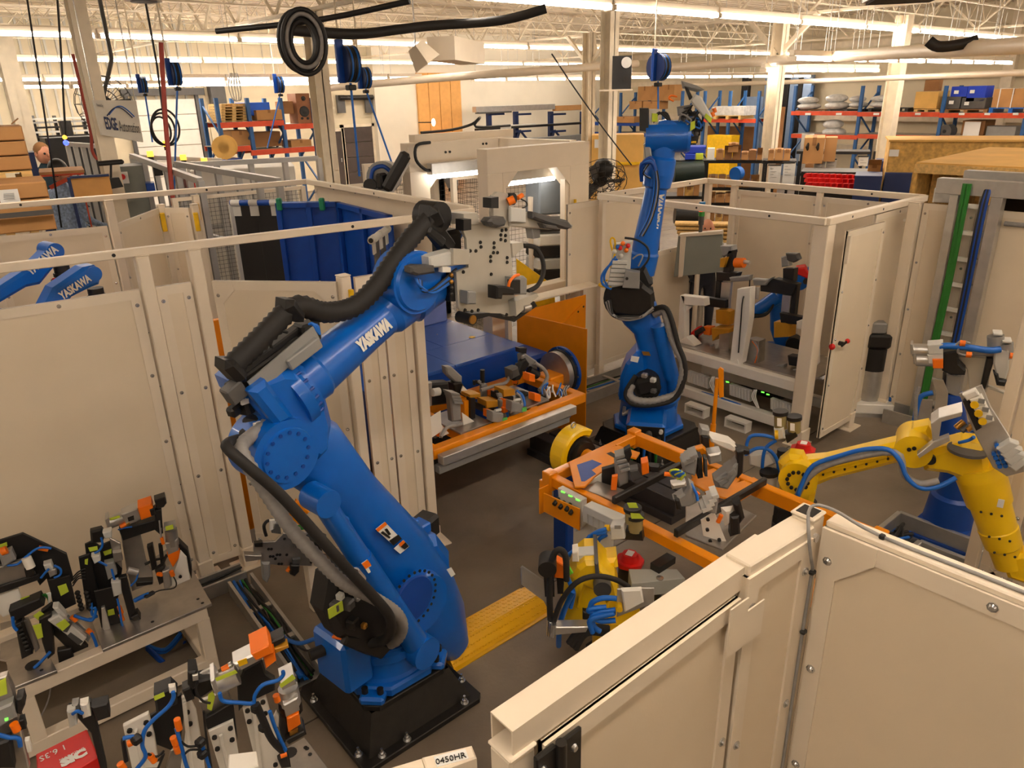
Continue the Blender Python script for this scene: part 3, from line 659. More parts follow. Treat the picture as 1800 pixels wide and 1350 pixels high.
# black cable bay at the front of the turret
b=B();r.slab(b,[(585,1020),(615,1000),(650,1015),(690,1075),(688,1120),(650,1140),(600,1125),(575,1080)],-.26,-.1,.03);cb=r.pt('cable_bay',b,BLK,'black cable cover beside the turret')
for x,y,m,s_ in ((598,1048,LGRY,.035),(612,1062,DGRY,.05),(628,1052,ALU,.028),(590,1065,DGRY,.045),(620,1095,BLKS,.05),(640,1100,BRONZE,.03)):part(cb,'cable_plug',B().box(C1(x,y,-.28),(s_,s_,s_),rz=25,bev=.008),m)
part(cb,'note',B().box(C1(590,1072,-.30),(.075,.006,.05),rz=8),NOTE,'yellow note');b=B();r.slab(b,[(612,1118),(655,1122),(690,1140),(672,1160),(640,1150),(605,1135)],-.26,-.22,.008);part(cb,'splash_plate',b,BLKS)
# ---- gripper carried by R1 (drilled plate with pads, arms, sensors)
G=thing('gripper_tool','drilled pale steel gripper plate with black pads held up by the big robot','gripper',C1(850,470,-.05))
gw=-.16
def gp(x,y,w=gw):return r.P(x,y,w)
def gslab(px,w0,w1,name,m,lab=None,bev=.002):b=B();r.slab(b,px,w0,w1,bev);return part(G,name,b,m,lab)
gslab([(808,390),(842,390),(866,396),(864,372),(866,343),(885,339),(889,345),(895,400),(900,460),(905,510),(905,555),(885,558),(880,552),(810,546),(806,540),(802,478),(824,470),(822,452),(820,420)],gw,gw+.02,'tool_plate',TOOLP,'drilled pale steel plate')
gslab([(866,345),(874,337),(893,340),(895,350),(897,400),(868,400)],gw-.018,gw,'upright_plate',TOOLP)
gslab([(906,530),(944,515),(947,521),(908,556)],gw-.05,gw+.01,'lower_shelf',TOOLP)
gslab([(822,552),(880,550),(905,560),(940,530),(945,538),(905,566),(860,556),(838,562)],gw+.0,gw+.06,'black_bracket',BLK)
b=B();r.axle(b,832,562,gw-.06,gw+.04,.028);part(G,'bush',b,BLK);b=B();r.axle(b,832,562,gw-.068,gw-.06,.022);part(G,'bush_face',b,BRONZE)
b=B().cyl(gp(918,543,gw-.04),gp(930,540,gw-.04),.022,n=12);part(G,'guide_pin',b,STL)
pr=None
for (x,y)in ((882,405),(889,404),(880,413),(888,414),(880,421),(888,423),(844,426),(845,434),(868,427),(868,435),(826,441),(836,441),(874,444),(867,444),(862,451),(862,459),(891,453),(891,461),(814,478),(863,482),(817,545),(829,547),(890,553),(840,545)):
 c=r.F.L(x,y,gw);part(G,'screw_hole',B().cyl(r.W(c.x,gw-.0005,c.z),r.W(c.x,gw-.006,c.z),.0095,.008,10),BLKS)
gslab([(860,390),(866,383),(888,381),(893,388),(890,397),(876,401),(866,398)],gw-.09,gw-.02,'rubber_pad',DGRY,'dark lozenge pad',.012)
for px,nm in (([(863,348),(877,346),(877,366),(863,366)],'pad'),([(815,386),(829,385),(829,404),(815,406)],'pad')):gslab(px,gw-.07,gw-.015,'stepped_pad',BLK,'black stepped pad')
for px in ([(823,512),(838,513),(838,535),(823,535)],):gslab(px,gw-.06,gw,'stop_block',GRY,None,.006)
gslab([(815,376),(840,374),(842,395),(815,396)],gw-.01,gw+.1,'side_block',TOOLP)
# left side arm
gslab([(755,452),(800,440),(828,448),(826,463),(798,468),(757,472)],gw-.06,gw+.02,'side_arm',LGRY,'pale cast side arm',.008);gslab([(797,437),(826,439),(825,465),(797,466)],gw-.075,gw-.05,'side_arm_plate',TOOLP)
gslab([(724,470),(735,466),(765,467),(767,480),(735,485),(724,480)],gw-.08,gw-.02,'clamp_finger',DGRY,'dark worn clamp finger',.01);gslab([(778,469),(793,470),(793,479),(778,479)],gw-.06,gw-.03,'sensor',WHT)
# right long arm
gslab([(897,366),(940,375),(990,390),(1008,396),(1006,402),(965,404),(935,402),(897,398)],gw-.03,gw+.06,'long_arm',TOOLP,'long pale arm reaching right',.006);gslab([(898,364),(925,367),(925,392),(898,390)],gw-.05,gw-.03,'arm_root_block',LGRY,None,.004)
gslab([(938,372),(1000,388),(1008,398),(1000,404),(960,392),(938,384)],gw-.07,gw-.02,'clamp_jaw',DGRY,'dark clamp jaw',.01);gslab([(955,393),(980,397),(985,405),(960,402)],gw-.1,gw-.05,'clamp_jaw',DGRY,None,.008);gslab([(935,400),(950,404),(950,418),(938,420)],gw-.02,gw+.03,'dowel_block',GRY,None,.004)
b=B().cyl(gp(893,355,gw-.03),gp(904,350,gw-.05),.02,n=14);pn_=part(G,'proximity_sensor',b,ORGS,'orange tipped sensor');b=B();r.axle(b,902,350,gw-.03,gw+.0,.03);part(pn_,'sensor_holder',b,BLK)
b=B().cyl(gp(910,348,gw),gp(918,343,gw),.012,n=10);part(G,'proximity_sensor',b,ORGS);b=B().tube([gp(916,350,gw),gp(925,355,gw),(gp(926,362,gw)),gp(918,366,gw)],.004,n=5);part(G,'sensor_lead',b,CBLK)
# right bottom clamp unit and its hose
gslab([(903,488),(922,485),(928,490),(927,518),(903,519)],gw-.06,gw+.01,'clamp_unit',GRY,'grey clamp unit with orange plug',.008);gslab([(898,492),(915,492),(915,516),(898,516)],gw-.085,gw-.06,'clamp_face',BLK);gslab([(874,503),(890,503),(905,507),(905,519),(885,519),(884,526),(874,526)],gw-.12,gw-.05,'clamp_finger',BLK,None,.008)
b=B().tube([gp(893,508,gw-.09),gp(896,495,gw-.1),gp(904,486,gw-.09),gp(912,483,gw-.07)],.008,n=7);part(G,'plug_lead',b,ORGS,'orange lead');b=B().tube([gp(920,432,gw+.06),gp(940,435,gw+.06),gp(953,455,gw+.04),gp(955,480,gw+.03),gp(945,502,gw),gp(928,512,gw)],.013,n=8);part(G,'hose_loop',b,RUB)
gslab([(900,428),(920,426),(921,436),(902,452)],gw,gw+.1,'rear_bracket',TOOLP)
b=B();r.slab(b,[(790,478),(806,480),(806,530),(792,530)],gw+.02,gw+.08,.004);part(G,'valve_stack',b,BLK)
for k in range(4):c=gp(793,484+k*11,gw+.0);part(G,'valve_cap',B().sph(c,.012,8,6),BRONZE if k<2 else BLK)
# ---- R2: slim blue robot in the middle, arm raised
pedestal('robot_pedestal','black steel pedestal under the blue robot with the raised arm',5.05,3.98,.42,.2,.34,BLKS,rz=0)
R2=Rb((5.05,4.0),-50,.2,'industrial_robot','blue robot in the middle with its arm raised in front of the right cell')
r=R2;P=r.P
b=B().prism([(-.3,-.14),(-.14,-.3),(.14,-.3),(.3,-.14),(.3,.14),(.14,.3),(-.14,.3),(-.3,.14)],(5.05,4.0,.2),(1,0,0),(0,1,0),(0,0,.05),bev=.01)
b.lathe((5.05,4.0,.24),(0,0,1),[(0,.27),(.2,.255),(.21,.24)],26);r.pt('base_casting',b,BLUE)
cd=V((-.80,-.6,0)).normalized();ce_=V((5.05,4.0,0))+cd*.36
b=B().box(ce_+V((0,0,.33)),(.42,.34,.24),rz=math.degrees(math.atan2(cd.y,cd.x)),bev=.03);cbx=r.pt('connector_box',b,BLUE)
fc=ce_+cd*.215
for k,(w_,z,m,s_)in enumerate(((-.12,.38,BRONZE,.05),(-.05,.34,BLK,.07),(.03,.37,DGRY,.06),(.1,.33,BLK,.07),(-.08,.27,BLK,.06),(.06,.28,BRONZE,.04),(.13,.40,LGRY,.04))):
 p=fc+V((-cd.y,cd.x,0))*w_+V((0,0,z));part(cbx,'connector',B().cyl(p,p+cd*s_,s_*.45,n=8),m)
part(cbx,'connector_panel',B().box(fc+V((0,0,.33)),(.01,.32,.2),rz=math.degrees(math.atan2(cd.y,cd.x)),bev=.003),BLKS)
for k in range(5):p=fc+V((-cd.y,cd.x,0))*(-.1+.05*k)+V((0,0,.34));part(cbx,'cable',B().tube([p,p+cd*.1,p+cd*.14+V((0,0,-.12)),p+cd*.1+V((0,0,-.3)),p+cd*.25+V((0,0,-.33))],.012,n=6),(GRN,CBLK,HOSE,CBLK,GRN)[k])
part(cbx,'note',B().box(P(1118,743,-.2)+V((0,0,0)),(.09,.03,.004),rz=-20),NOTE,'pale green sticker');part(cbx,'fitting',B().cyl(P(1095,728,-.2),P(1108,722,-.2),.02,n=8).cyl(P(1098,715,-.2),P(1096,730,-.2),.015,n=8),ALU)
b=B().lathe((5.05,4.0,.44),(0,0,1),[(0,.26),(.05,.285),(.1,.28),(.11,.25)],26);r.pt('turret_ring',b,BLUE)
b=B();r.slab(b,[(1088,705),(1090,665),(1100,640),(1118,620),(1135,618),(1138,650),(1140,705)],-.16,.16,.03);r.pt('turret',b,BLUE)
for px,m,lab in (([(1110,625),(1124,627),(1121,637),(1108,634)],PAPER,'white warning sticker on the turret'),([(1128,617),(1141,618),(1144,625),(1131,624)],BRONZE,'yellow warning sticker on the lower arm')):decal(r,px,-.17,'warning_label',m,lab,.01)
b=B();loft(b,[(P(1168,715),.12,.13),(P(1163,690),.17,.15),(P(1158,660),.16,.15),(P(1148,610),.13,.14),(P(1138,575),.13,.13),(P(1125,550),.17,.13),(P(1110,535),.15,.11)],r.n,22,2.8);r.pt('lower_arm',b,BLUE)
b=B();q0,q1=P(1162,590,-.16),P(1182,665,-.16);b.cyl(P(1158,572,-.16),q0,.07,.065,16).cyl(q0,q1,.062,.068,16).cyl(q1,P(1183,690,-.16),.05,n=14);r.pt('balancer',b,BLUE)
b=B();r.axle(b,1137,682,-.3,-.1,.12,.12,20);b.beam(P(1118,682,-.28),P(1160,672,-.28),.1,.16,bev=.03);m_=r.pt('shoulder_motor',b,BLK)
for x,y,c in ((1133,660,ALU),(1148,668,LGRY),(1149,687,DGRY)):part(m_,'motor_plug',B().box(P(x,y,-.34),(.05,.05,.04),rz=20,bev=.008),c)
b=B().tube([P(*q)for q in ((1112,675,-.28),(1106,690,-.3),(1114,702,-.32),(1140,706,-.33),(1170,700,-.32),(1192,690,-.3),(1200,660,-.3),(1200,635,-.28),(1190,615,-.26),(1180,590,-.22),(1172,560,-.2),(1166,546,-.16),(1150,552,-.12))],.038,n=10,sub=6,rib=.04);r.pt('cable_conduit',b,CGRY,'grey braided conduit')
b=B().tube([P(*q)for q in ((1118,660,-.28),(1100,690,-.31),(1112,710,-.34),(1150,712,-.35),(1186,700,-.34),(1203,665,-.32),(1203,635,-.31),(1192,605,-.28),(1180,560,-.24),(1168,540,-.2),(1145,545,-.15))],.022,n=8,sub=5);r.pt('cable_conduit',b,RUB,'black conduit')
# elbow with black cable ring, valve stack and grey box
b=B();r.axle(b,1100,525,-.22,.1,.19,.18,26);r.pt('elbow_joint',b,BLK)
b=B();r.slab(b,[(1068,505),(1130,500),(1150,515),(1150,545),(1125,560),(1080,555),(1064,535)],-.26,-.2,.03);r.pt('elbow_cover',b,BLKS)
for k in range(4):b=B().tube([P(1066+k*2,530-k,-.27),P(1075+k,552+k,-.28),P(1100,562-k*2,-.28),P(1130-k,556,-.27),P(1148,540+k*2,-.24)],.014,n=6);r.pt('cable_loop',b,CBLK if k%2 else CGRY)
b=B();r.slab(b,[(1085,480),(1135,470),(1148,500),(1135,515),(1090,512)],-.15,.1,.03);r.pt('elbow_housing',b,BLK)
b=B();r.slab(b,[(1115,470),(1138,464),(1143,490),(1122,505)],-.05,.12,.02);r.pt('arm_root',b,BLUE)
vs_=None
b=B();r.slab(b,[(1078,430),(1112,424),(1106,500),(1068,508)],-.24,-.16,.006);vs_=r.pt('valve_manifold',b,LGRY,'pale grey valve stack')
for k in range(6):x0_,y0_=1077-k*1.5,458+k*7.5;b=B();r.slab(b,[(x0_,y0_),(x0_+26,y0_+1),(x0_+25,y0_+7),(x0_-1,y0_+6)],-.265,-.24,.003);part(vs_,'valve',b,LGRY)
for x,y,c in ((1095,428,ORGS),(1104,432,RED),(1090,436,RED),(1101,440,ORGS),(1086,434,HOSE),(1092,450,LGRY),(1080,442,WHT)):part(vs_,'plug',B().sph(P(x,y,-.26),.02,8,6),c)
b=B();r.slab(b,[(1099,476),(1125,480),(1124,508),(1094,506)],-.32,-.22,.004);jb=r.pt('junction_box',b,GRY,'grey junction box');b=B();r.axle(b,1102,490,-.33,-.32,.012);part(jb,'button',b,BLK)
b=B();r.slab(b,[(1112,500),(1148,508),(1152,530),(1140,540),(1115,530)],-.2,-.1,.02);r.pt('black_bracket',b,BLK)
for k,(pts,c,rr)in enumerate(((((1085,455),(1068,470),(1058,485),(1060,500),(1075,508)),HOSE,.012),(((1082,450),(1066,475),(1062,490),(1068,503)),HOSE,.01),(((1078,445),(1073,425),(1076,418),(1081,424),(1080,450),(1072,470)),YELD,.008),(((1068,492),(1053,500),(1060,504),(1075,505)),YELD,.008),(((1098,418),(1120,422),(1138,435),(1140,455),(1125,475)),CBLK,.01),(((1112,455),(1122,448),(1130,450),(1122,468)),CGRY,.007))):b=B().tube([P(x,y,-.25)for x,y in pts],rr,n=6);r.pt('hose',b,c)
# raised arm
a0,a1=P(1128,470,0),P(1166,262,0);d=(a1-a0).normalized();L2=(a1-a0).length
b=B().lathe(a0,d,[(-.05,.12),(.12,.125),(.14,.115),(L2*.62,.092),(L2*.68,.09),(L2*.70,.115),(L2*.8,.125),(L2*.92,.12),(L2*.94,.1),(L2,.1)],24);r.pt('forearm',b,BLUE)
tn=-r.n;tv=tn.cross(d);text(r.t,'lettering','YASKAWA',a0+d*(L2*.34)+V((r.a.x,r.a.y,0))*.07-r.n*.085,d,tv,.05,WHT,'white maker lettering',width=.3,shear=.1,bold=.004,up_off=.0)
b=B();r.axle(b,1170,240,-.08,.08,.125,.125,26);c=P(1170,240,0);b.cyl(c-r.a*.16,c+r.a*.17,.125,n=24).lathe(c,d,[(-.16,.1),(0,.1)],20);r.pt('wrist',b,BLUE)
b=B().cyl(c+r.a*.17,c+r.a*.195,.13,.12,24);r.pt('wrist_cover',b,BLUE)
for k in range(5):b=B().tube([P(1140+k,310+k,-.12),P(1131,300+k,-.14),P(1136+k*2,285,-.15),P(1148+k,290,-.15),P(1150+k*2,330,-.13),P(1140+k*2,380,-.12),P(1122+k*2,415,-.13)],.008,n=6);r.pt('arm_cable',b,(HOSE,CBLK,HOSE,CGRY,CBLK)[k])
for k in range(3):b=B().tube([P(1128,318-k*8,-.1),P(1128,290-k,-.16),P(1145,278+k*4,-.17),P(1152,300,-.16)],.016,n=7);r.pt('hose_loop',b,BLUED if k!=1 else HOSE)
b=B();r.slab(b,[(1131,255),(1142,245),(1146,275),(1134,280)],-.1,.02,.01);r.pt('valve_block',b,GRY)
# gripper at the wrist of R2
G2=thing('gripper_tool','cluttered grey gripper with yellow-green notes on the raised blue arm','gripper',P(1215,210,0))
def g2(px,w0,w1,nm,m,bev=.004,lab=None):b=B();r.slab(b,px,w0,w1,bev);return part(G2,nm,b,m,lab)
g2([(1124,190),(1140,190),(1140,232),(1124,230)],-.1,.0,'black_plate',BLK);g2([(1140,192),(1158,192),(1158,232),(1141,235)],-.08,.02,'end_plate',TOOLP);g2([(1146,199),(1156,200),(1156,214),(1146,214)],-.092,-.08,'note',NOTE,.001,'yellow-green note')
g2([(1214,178),(1222,165),(1233,170),(1252,205),(1246,216),(1236,205)],-.12,-.02,'clamp_arm',LGRY,.01);g2([(1241,199),(1252,208),(1249,217),(1238,206)],-.13,-.12,'note',NOTE,.001,'yellow-green note');g2([(1214,215),(1222,212),(1222,225),(1213,231)],-.13,-.12,'note',NOTE,.001,'yellow-green note')
g2([(1203,152),(1210,155),(1218,172),(1212,176)],-.05,.02,'slide_rail',BLK);g2([(1198,142),(1225,150),(1240,158),(1225,162),(1200,155)],.0,.1,'film_block',GRY,.02)
g2([(1196,205),(1222,195),(1236,215),(1226,240),(1205,242)],-.05,.08,'cylinder_block',DGRY,.02);g2([(1190,188),(1214,184),(1216,200),(1192,204)],-.04,.06,'valve_block',GRY,.015);g2([(1200,240),(1230,236),(1226,252),(1202,258)],-.02,.06,'jaw',BLK,.01);g2([(1215,248),(1224,248),(1224,252),(1215,252)],-.03,-.02,'yellow_pad',YELD,.001)
g2([(1183,258),(1197,255),(1196,282),(1180,280)],.0,.05,'back_plate',TOOLP)
rr_=random.Random(5)
for k in range(12):
 x,y=1200+rr_.random()*34,196+rr_.random()*40;b=B().tube([P(x+rr_.uniform(-14,14),y+rr_.uniform(-14,14),-.07+rr_.uniform(-.04,.04))for _ in range(4)],.007,n=5,sub=3);part(G2,'hose',b,(CBLK,HOSE,CGRY,CBLK)[k%4])
for k in range(3):b=B().tube([P(1148+k*3,232,-.06),P(1152+k*2,205-k*3,-.08),P(1170,198+k*4,-.08),P(1178,212+k*3,-.05)],.009,n=6);part(G2,'hose',b,CBLK)
part(G2,'sensor_lead',B().tube([P(1184,178,-.05),P(1176,173,-.06),P(1180,168,-.06),P(1190,170,-.05)],.007,n=6),ORGS)
for x,y in ((1255,190),(1252,197)):part(G2,'sensor_tip',B().cyl(P(x,y,-.05),P(x+2,y+8,-.05),.016,n=8),ORGS)
# ---- small blue robot inside the right cell
pedestal('robot_pedestal','small dark pedestal of the little blue robot in the right cell',7.1,3.95,.26,.28,.2,BLKS,studs=False)
R3=Rb((7.1,3.95),-62,.28,'industrial_robot','little blue robot with a red cover inside the right cell');r=R3;P=r.P
b=B().box((7.1,3.95,.36),(.3,.3,.16),rz=-62,bev=.03).cyl((7.1,3.95,.43),(7.1,3.95,.5),.15,n=20);r.pt('base_casting',b,BLUE)
b=B().box(P(1352,637,-.2),(.14,.2,.16),rz=-62,bev=.02);r.pt('connector_box',b,BLUE)
b=B();loft(b,[(P(1392,628),.1,.1),(P(1380,605),.1,.1),(P(1368,575),.085,.085),(P(1366,545),.075,.08),(P(1380,515),.075,.08),(P(1392,500),.09,.09)],r.n,18,2.8);r.pt('lower_arm',b,BLUE)
b=B();r.axle(b,1395,607,-.16,.0,.08);r.pt('shoulder_motor',b,BLK)
b=B();r.axle(b,1404,494,-.13,.1,.1);loft(b,[(P(1395,475),.09,.09),(P(1405,490),.11,.1),(P(1428,480),.07,.09)],r.n,16,3);r.pt('elbow_housing',b,BLUE)
b=B();r.slab(b,[(1399,472),(1415,470),(1430,492),(1428,502),(1418,490),(1400,482)],-.15,.02,.012);r.pt('red_cover',b,RED,'red cover on the elbow')
b=B();r.axle(b,1417,495,-.16,-.14,.03);r.pt('elbow_cap',b,BLK)
b=B().cyl(P(1366,522,-.22),P(1318,553,-.3),.075,.06,16);r.pt('forearm',b,BLUE);b=B().cyl(P(1320,550,-.3),P(1306,560,-.32),.055,.045,14).sph(P(1312,558,-.3),.06);r.pt('wrist',b,BLUE)
for k in range(3):b=B().tube([P(1314+k*2,520,-.32),P(1313,540+k*2,-.34),P(1322,552+k*2,-.35),P(1345,552+k,-.34),P(1358,538,-.3),P(1361,520,-.24)],.013,n=6);r.pt('hose_loop',b,CBLK)
b=B().tube([P(1425,482,-.05),P(1438,505,-.05),P(1441,535,-.02),P(1436,560,.0)],.014,n=7);r.pt('dress_cable',b,BLUED)
# ---- two blue arms showing over the left cell panels
def arm_over(name_lab,o,az,px,zb,txt):
 q=Rb(o,az,0,'industrial_robot',name_lab);P=q.P
 b=B().lathe((o[0],o[1],0),(0,0,1),[(0,.28),(.3,.26),(.32,.22),(.7,.2)],20);q.pt('base_casting',b,BLUE)
 p0,p1,p2=P(*px[0]),P(*px[1]),P(*px[2])
 b=B();loft(b,[(V((o[0],o[1],.65)),.16,.13),((V((o[0],o[1],.7))+p0)/2,.12,.11),(p0,.16,.13)],q.n,16,2.8);q.pt('lower_arm',b,BLUE)
 d=(p1-p0).normalized();b=B();q.slab(b,px[3],-.075,.075,.02);q.pt('forearm',b,BLUE)
 b=B();q.axle(b,px[1][0],px[1][1],-.08,.08,px[4]);q.pt('wrist',b,BLUE)
 tv=(-q.n).cross(d);t0=P(*txt[0],-.09);q_=text(q.t,'lettering','YASKAWA',t0,d,tv,txt[1],WHT,'white maker lettering',width=txt[2],shear=.1,bold=.003)
 b=B().cyl(p2,p2+V((0,0,-.05)),.05,n=16).cyl(p2+V((0,0,-.05)),p2+V((0,0,-.075)),.06,n=16);q.pt('tool_flange',b,BLK)
 return q
q=arm_over('blue robot arm at the far left edge, cut by the picture',(.13,5.69),12,[(-15,545,0),(98,442,0),(107,466,0),[(-25,520),(40,478),(62,462),(92,432),(108,432),(116,446),(72,500),(48,505),(-20,545)],.055],0,((55,484),.05,.24))
part(q.t,'tool_changer',B().cyl(q.P(107,474),q.P(110,490),.03,n=12).box(q.P(98,496),(.05,.05,.05),bev=.01),BLK);part(q.t,'red_pad',B().box(q.P(97,495,-.03),(.03,.02,.05),bev=.005),RED)
arm_over('second blue robot arm showing above the big cream panel',(1.16,5.543),12,[(72,545,0),(166,482,0),(167,506,0),[(75,545),(95,506),(148,470),(168,466),(180,478),(176,500),(160,506),(128,522),(110,550)],.05],0,((110,527),.05,.22))
# ---- yellow robots
pedestal('robot_pedestal','black pedestal of the yellow robot beyond the orange frame',4.3,2.0,.22,.16,.17,BLKS,studs=False)
R6=Rb((4.12,2.03),-69,.16,'industrial_robot','yellow robot with a long low arm on the right');r=R6;P=r.P
b=B().cyl((4.2,2.02,.16),(4.17,2.03,.42),.17,.15,20).box((4.14,2.03,.5),(.24,.24,.18),rz=-69,bev=.03);r.pt('base_casting',b,BLK,'black base casting')
b=B();r.slab(b,[(1366,815),(1385,800),(1408,803),(1420,830),(1432,870),(1428,890),(1400,885),(1368,862),(1372,845)],-.14,.0,.03);r.pt('turret',b,YEL)
b=B();r.axle(b,1402,845,-.19,-.05,.115,.115,26);sj=r.pt('shoulder_joint',b,YEL)
b=B();c=r.F.L(1402,845,-.19);bolts_circle(b,r.W(c.x,-.19,c.z),-r.n,.06,.012,12,h=.014);part(sj,'bolt_ring',b,BLK,kind='stuff')
b=B();r.slab(b,[(1400,840),(1402,812),(1450,808),(1560,782),(1590,775),(1625,785),(1632,805),(1612,822),(1580,815),(1460,845),(1420,862)],-.12,.02,.025);la=r.pt('lower_arm',b,YEL)
b=B();r.slab(b,[(1428,832),(1455,822),(1560,800),(1562,806),(1450,832),(1430,842)],-.13,-.115,.004);part(la,'arm_web',b,YEL)
for k in range(8):p=P(1428+k*19,838-k*4.6,-.125);part(la,'arm_bolt',B().cyl(p,p-r.n*.012,.007,n=7),BLK)
b=B();r.axle(b,1605,795,-.14,.1,.10,.1,24);b2=r.pt('elbow_joint',b,YEL)
for x,y in ((1598,790),(1607,788)):p=P(x,y,-.141);part(b2,'cap_screw',B().cyl(p,p-r.n*.006,.012,n=8),BLK)
b=B();r.slab(b,[(1584,770),(1605,755),(1632,750),(1645,775),(1655,790),(1640,800),(1600,780)],-.06,.1,.025);r.pt('arm_casting',b,YEL)
b=B();r.slab(b,[(1615,800),(1650,790),(1690,780),(1735,785),(1740,840),(1705,850),(1665,835),(1625,830)],-.1,.1,.03);r.pt('elbow_housing',b,YEL)
b=B();r.axle(b,1635,809,-.125,-.1,.03);r.pt('axis_cap',b,BLK)
c0,c1=P(1722,830),P(1778,1002);d=(c1-c0).normalized();L6=(c1-c0).length
b=B().lathe(c0,d,[(-.05,.125),(.02,.13),(L6*.3,.12),(L6*.31,.108),(L6*.56,.1),(L6*.57,.105),(L6*.74,.098),(L6*.76,.085),(L6*.95,.08)],22);fo=r.pt('forearm',b,YEL)
for f in (.33,.58,.74):
 for a in (0,50,100):u,w_=B().frame(d);q=c0+d*(L6*f)-r.n*.11;part(fo,'arm_bolt',B().sph(q+r.a*.05*(a/50-1),.008,6,4),BLK)
part(fo,'white_tag',B().box(P(1759,885,-.115),(.03,.004,.05),rz=-69),PAPER,'white serial tag')
b=B();r.slab(b,[(1760,985),(1800,975),(1830,1000),(1835,1020),(1800,1028),(1772,1018)],-.07,.07,.02);r.pt('wrist',b,YEL)
b=B().tube([P(*q)for q in ((1398,905,-.2),(1400,880,-.22),(1410,850,-.22),(1430,818,-.2),(1480,800,-.18),(1520,790,-.18),(1560,790,-.18),(1582,810,-.2),(1595,840,-.22),(1620,858,-.22),(1650,855,-.2),(1680,840,-.16))],.014,n=8);r.pt('air_hose',b,HOSE,'blue air hose along the arm')
b=B().tube([P(*q)for q in ((1398,900,-.19),(1402,870,-.2),(1425,835,-.19),(1470,812,-.17),(1572,795,-.17),(1590,835,-.2),(1618,850,-.21),(1650,845,-.19))],.02,n=8);r.pt('grey_conduit',b,CGRY)
# valve plates on the yellow arm
VP=thing('valve_plate','tilted aluminium plate of white valve islands on the yellow arm','valve unit',P(1720,780,-.2));vt=r
def vp(px,w0,w1,nm,m,bev=.004,lab=None):b=B();r.slab(b,px,w0,w1,bev);return part(VP,nm,b,m,lab)
vp([(1686,692),(1726,676),(1742,715),(1800,806),(1800,830),(1770,838),(1745,822),(1712,760)],-.19,-.18,'mounting_plate',ALU)
blk=vp([(1692,706),(1702,698),(1726,752),(1716,758)],-.22,-.19,'black_terminal',BLK)
for k,(x,y)in enumerate(((1712,709),(1719,724),(1726,738))):
 v_=vp([(x-8,y-6),(x+14,y-13),(x+22,y+3),(x+1,y+10)],-.24,-.19,'valve_island',WHT,.006);p=P(x+1,y+2,-.245);part(v_,'yellow_button',B().cyl(p,p-r.n*.012,.02,n=12),YELD);part(v_,'display',B().box(P(x+13,y-4,-.243),(.03,.006,.025),rz=-69),GRY)
vp([(1692,695),(1715,685),(1722,695),(1700,705)],-.235,-.19,'end_module',WHT,.006)
for k in range(4):
 v_=vp([(1752+k*7,790+k*10),(1775+k*7,776+k*10),(1792+k*6,782+k*10),(1765+k*7,800+k*10)],-.25,-.19,'valve_module',LGRY,.005)
for k,(x,y)in enumerate(((1752,782),(1747,796),(1757,794),(1750,803),(1760,802),(1754,811),(1764,809),(1757,818),(1767,817))):p=P(x,y,-.195);part(VP,'push_fitting',B().cyl(p,p-r.n*.02,.012,n=8),HOSE)
vp([(1636,745),(1650,735),(1692,724),(1690,732),(1655,742),(1648,786),(1640,782)],-.2,-.04,'folded_bracket',ALU,.003);vp([(1612,800),(1640,778),(1668,768),(1670,776),(1640,790),(1616,806)],-.22,-.16,'lower_bracket',ALU,.003)
b=B();c=P(1700,792,-.1);b.cyl(c-V((0,0,.005)),c+V((0,0,.012)),.1,n=20);part(VP,'grey_disc',b,DGRY)
for x,y,l,m in ((1680,752,14,BRONZE),(1690,758,12,DGRY),(1700,756,12,BRONZE)):b=B().cyl(P(x,y,-.1),P(x+l,y-l*.8,-.08),.016,n=8);part(VP,'cable_plug',b,m)
part(VP,'air_line',B().tube([P(1686,778,-.14),P(1695,776,-.16),P(1705,773,-.16),P(1712,768,-.18)],.01,n=6),HOSE)
# grey gripper behind it, held out in front of the ladder
GP=Fr((5.35,1.75),-69)
G3=thing('gripper_tool','grey two-cylinder gripper above the yellow arm on the right','gripper',GP.m@GP.L(1700,640,0))
ga=V((math.cos(GP.az),math.sin(GP.az),0));gn=V((-math.sin(GP.az),math.cos(GP.az),0))
def g3(px,w0,w1,nm,m,bev=.004,lab=None):
 P_=[GP.L(x,y,w0)for x,y in px];b=B().prism([(p.x,p.z)for p in P_],GP.o+gn*w0,ga,V((0,0,1)),gn*(w1-w0),bev=bev);return part(G3,nm,b,m,lab)
gq=lambda x,y,w=0:GP.m@GP.L(x,y,w)
for y in (613,630):
 part(G3,'cylinder',B().cyl(gq(1604+(y-613)*.4,y+2,-.1),gq(1638+(y-613)*.2,y+3,-.1),.045,n=12),ALU);g3([(1600+(y-613)*.3,y-8),(1605+(y-613)*.3,y-8),(1606+(y-613)*.3,y+10),(1601+(y-613)*.3,y+10)],-.15,-.05,'cylinder_cap',ALU);g3([(1630,y-6),(1658,y-8),(1658,y+9),(1632,y+10)],-.16,-.04,'cylinder_block',LGRY)
g3([(1639,632),(1658,632),(1658,648),(1640,648)],-.18,-.15,'orange_band',ORGS);g3([(1658,620),(1684,616),(1686,640),(1698,652),(1696,660),(1672,660),(1656,652)],-.15,-.02,'black_body',BLK,.01)
g3([(1635,608),(1752,618),(1750,628),(1636,624)],-.06,.02,'main_rail',GRY,.01);g3([(1684,626),(1745,630),(1735,690),(1705,690),(1700,650)],-.03,.0,'web_plate',TOOLP)
g3([(1735,630),(1748,632),(1732,685),(1724,680)],-.08,.02,'black_arm',BLK);g3([(1748,612),(1775,616),(1774,650),(1768,668),(1752,665),(1746,640)],-.1,.0,'clamp_body',LGRY,.01)
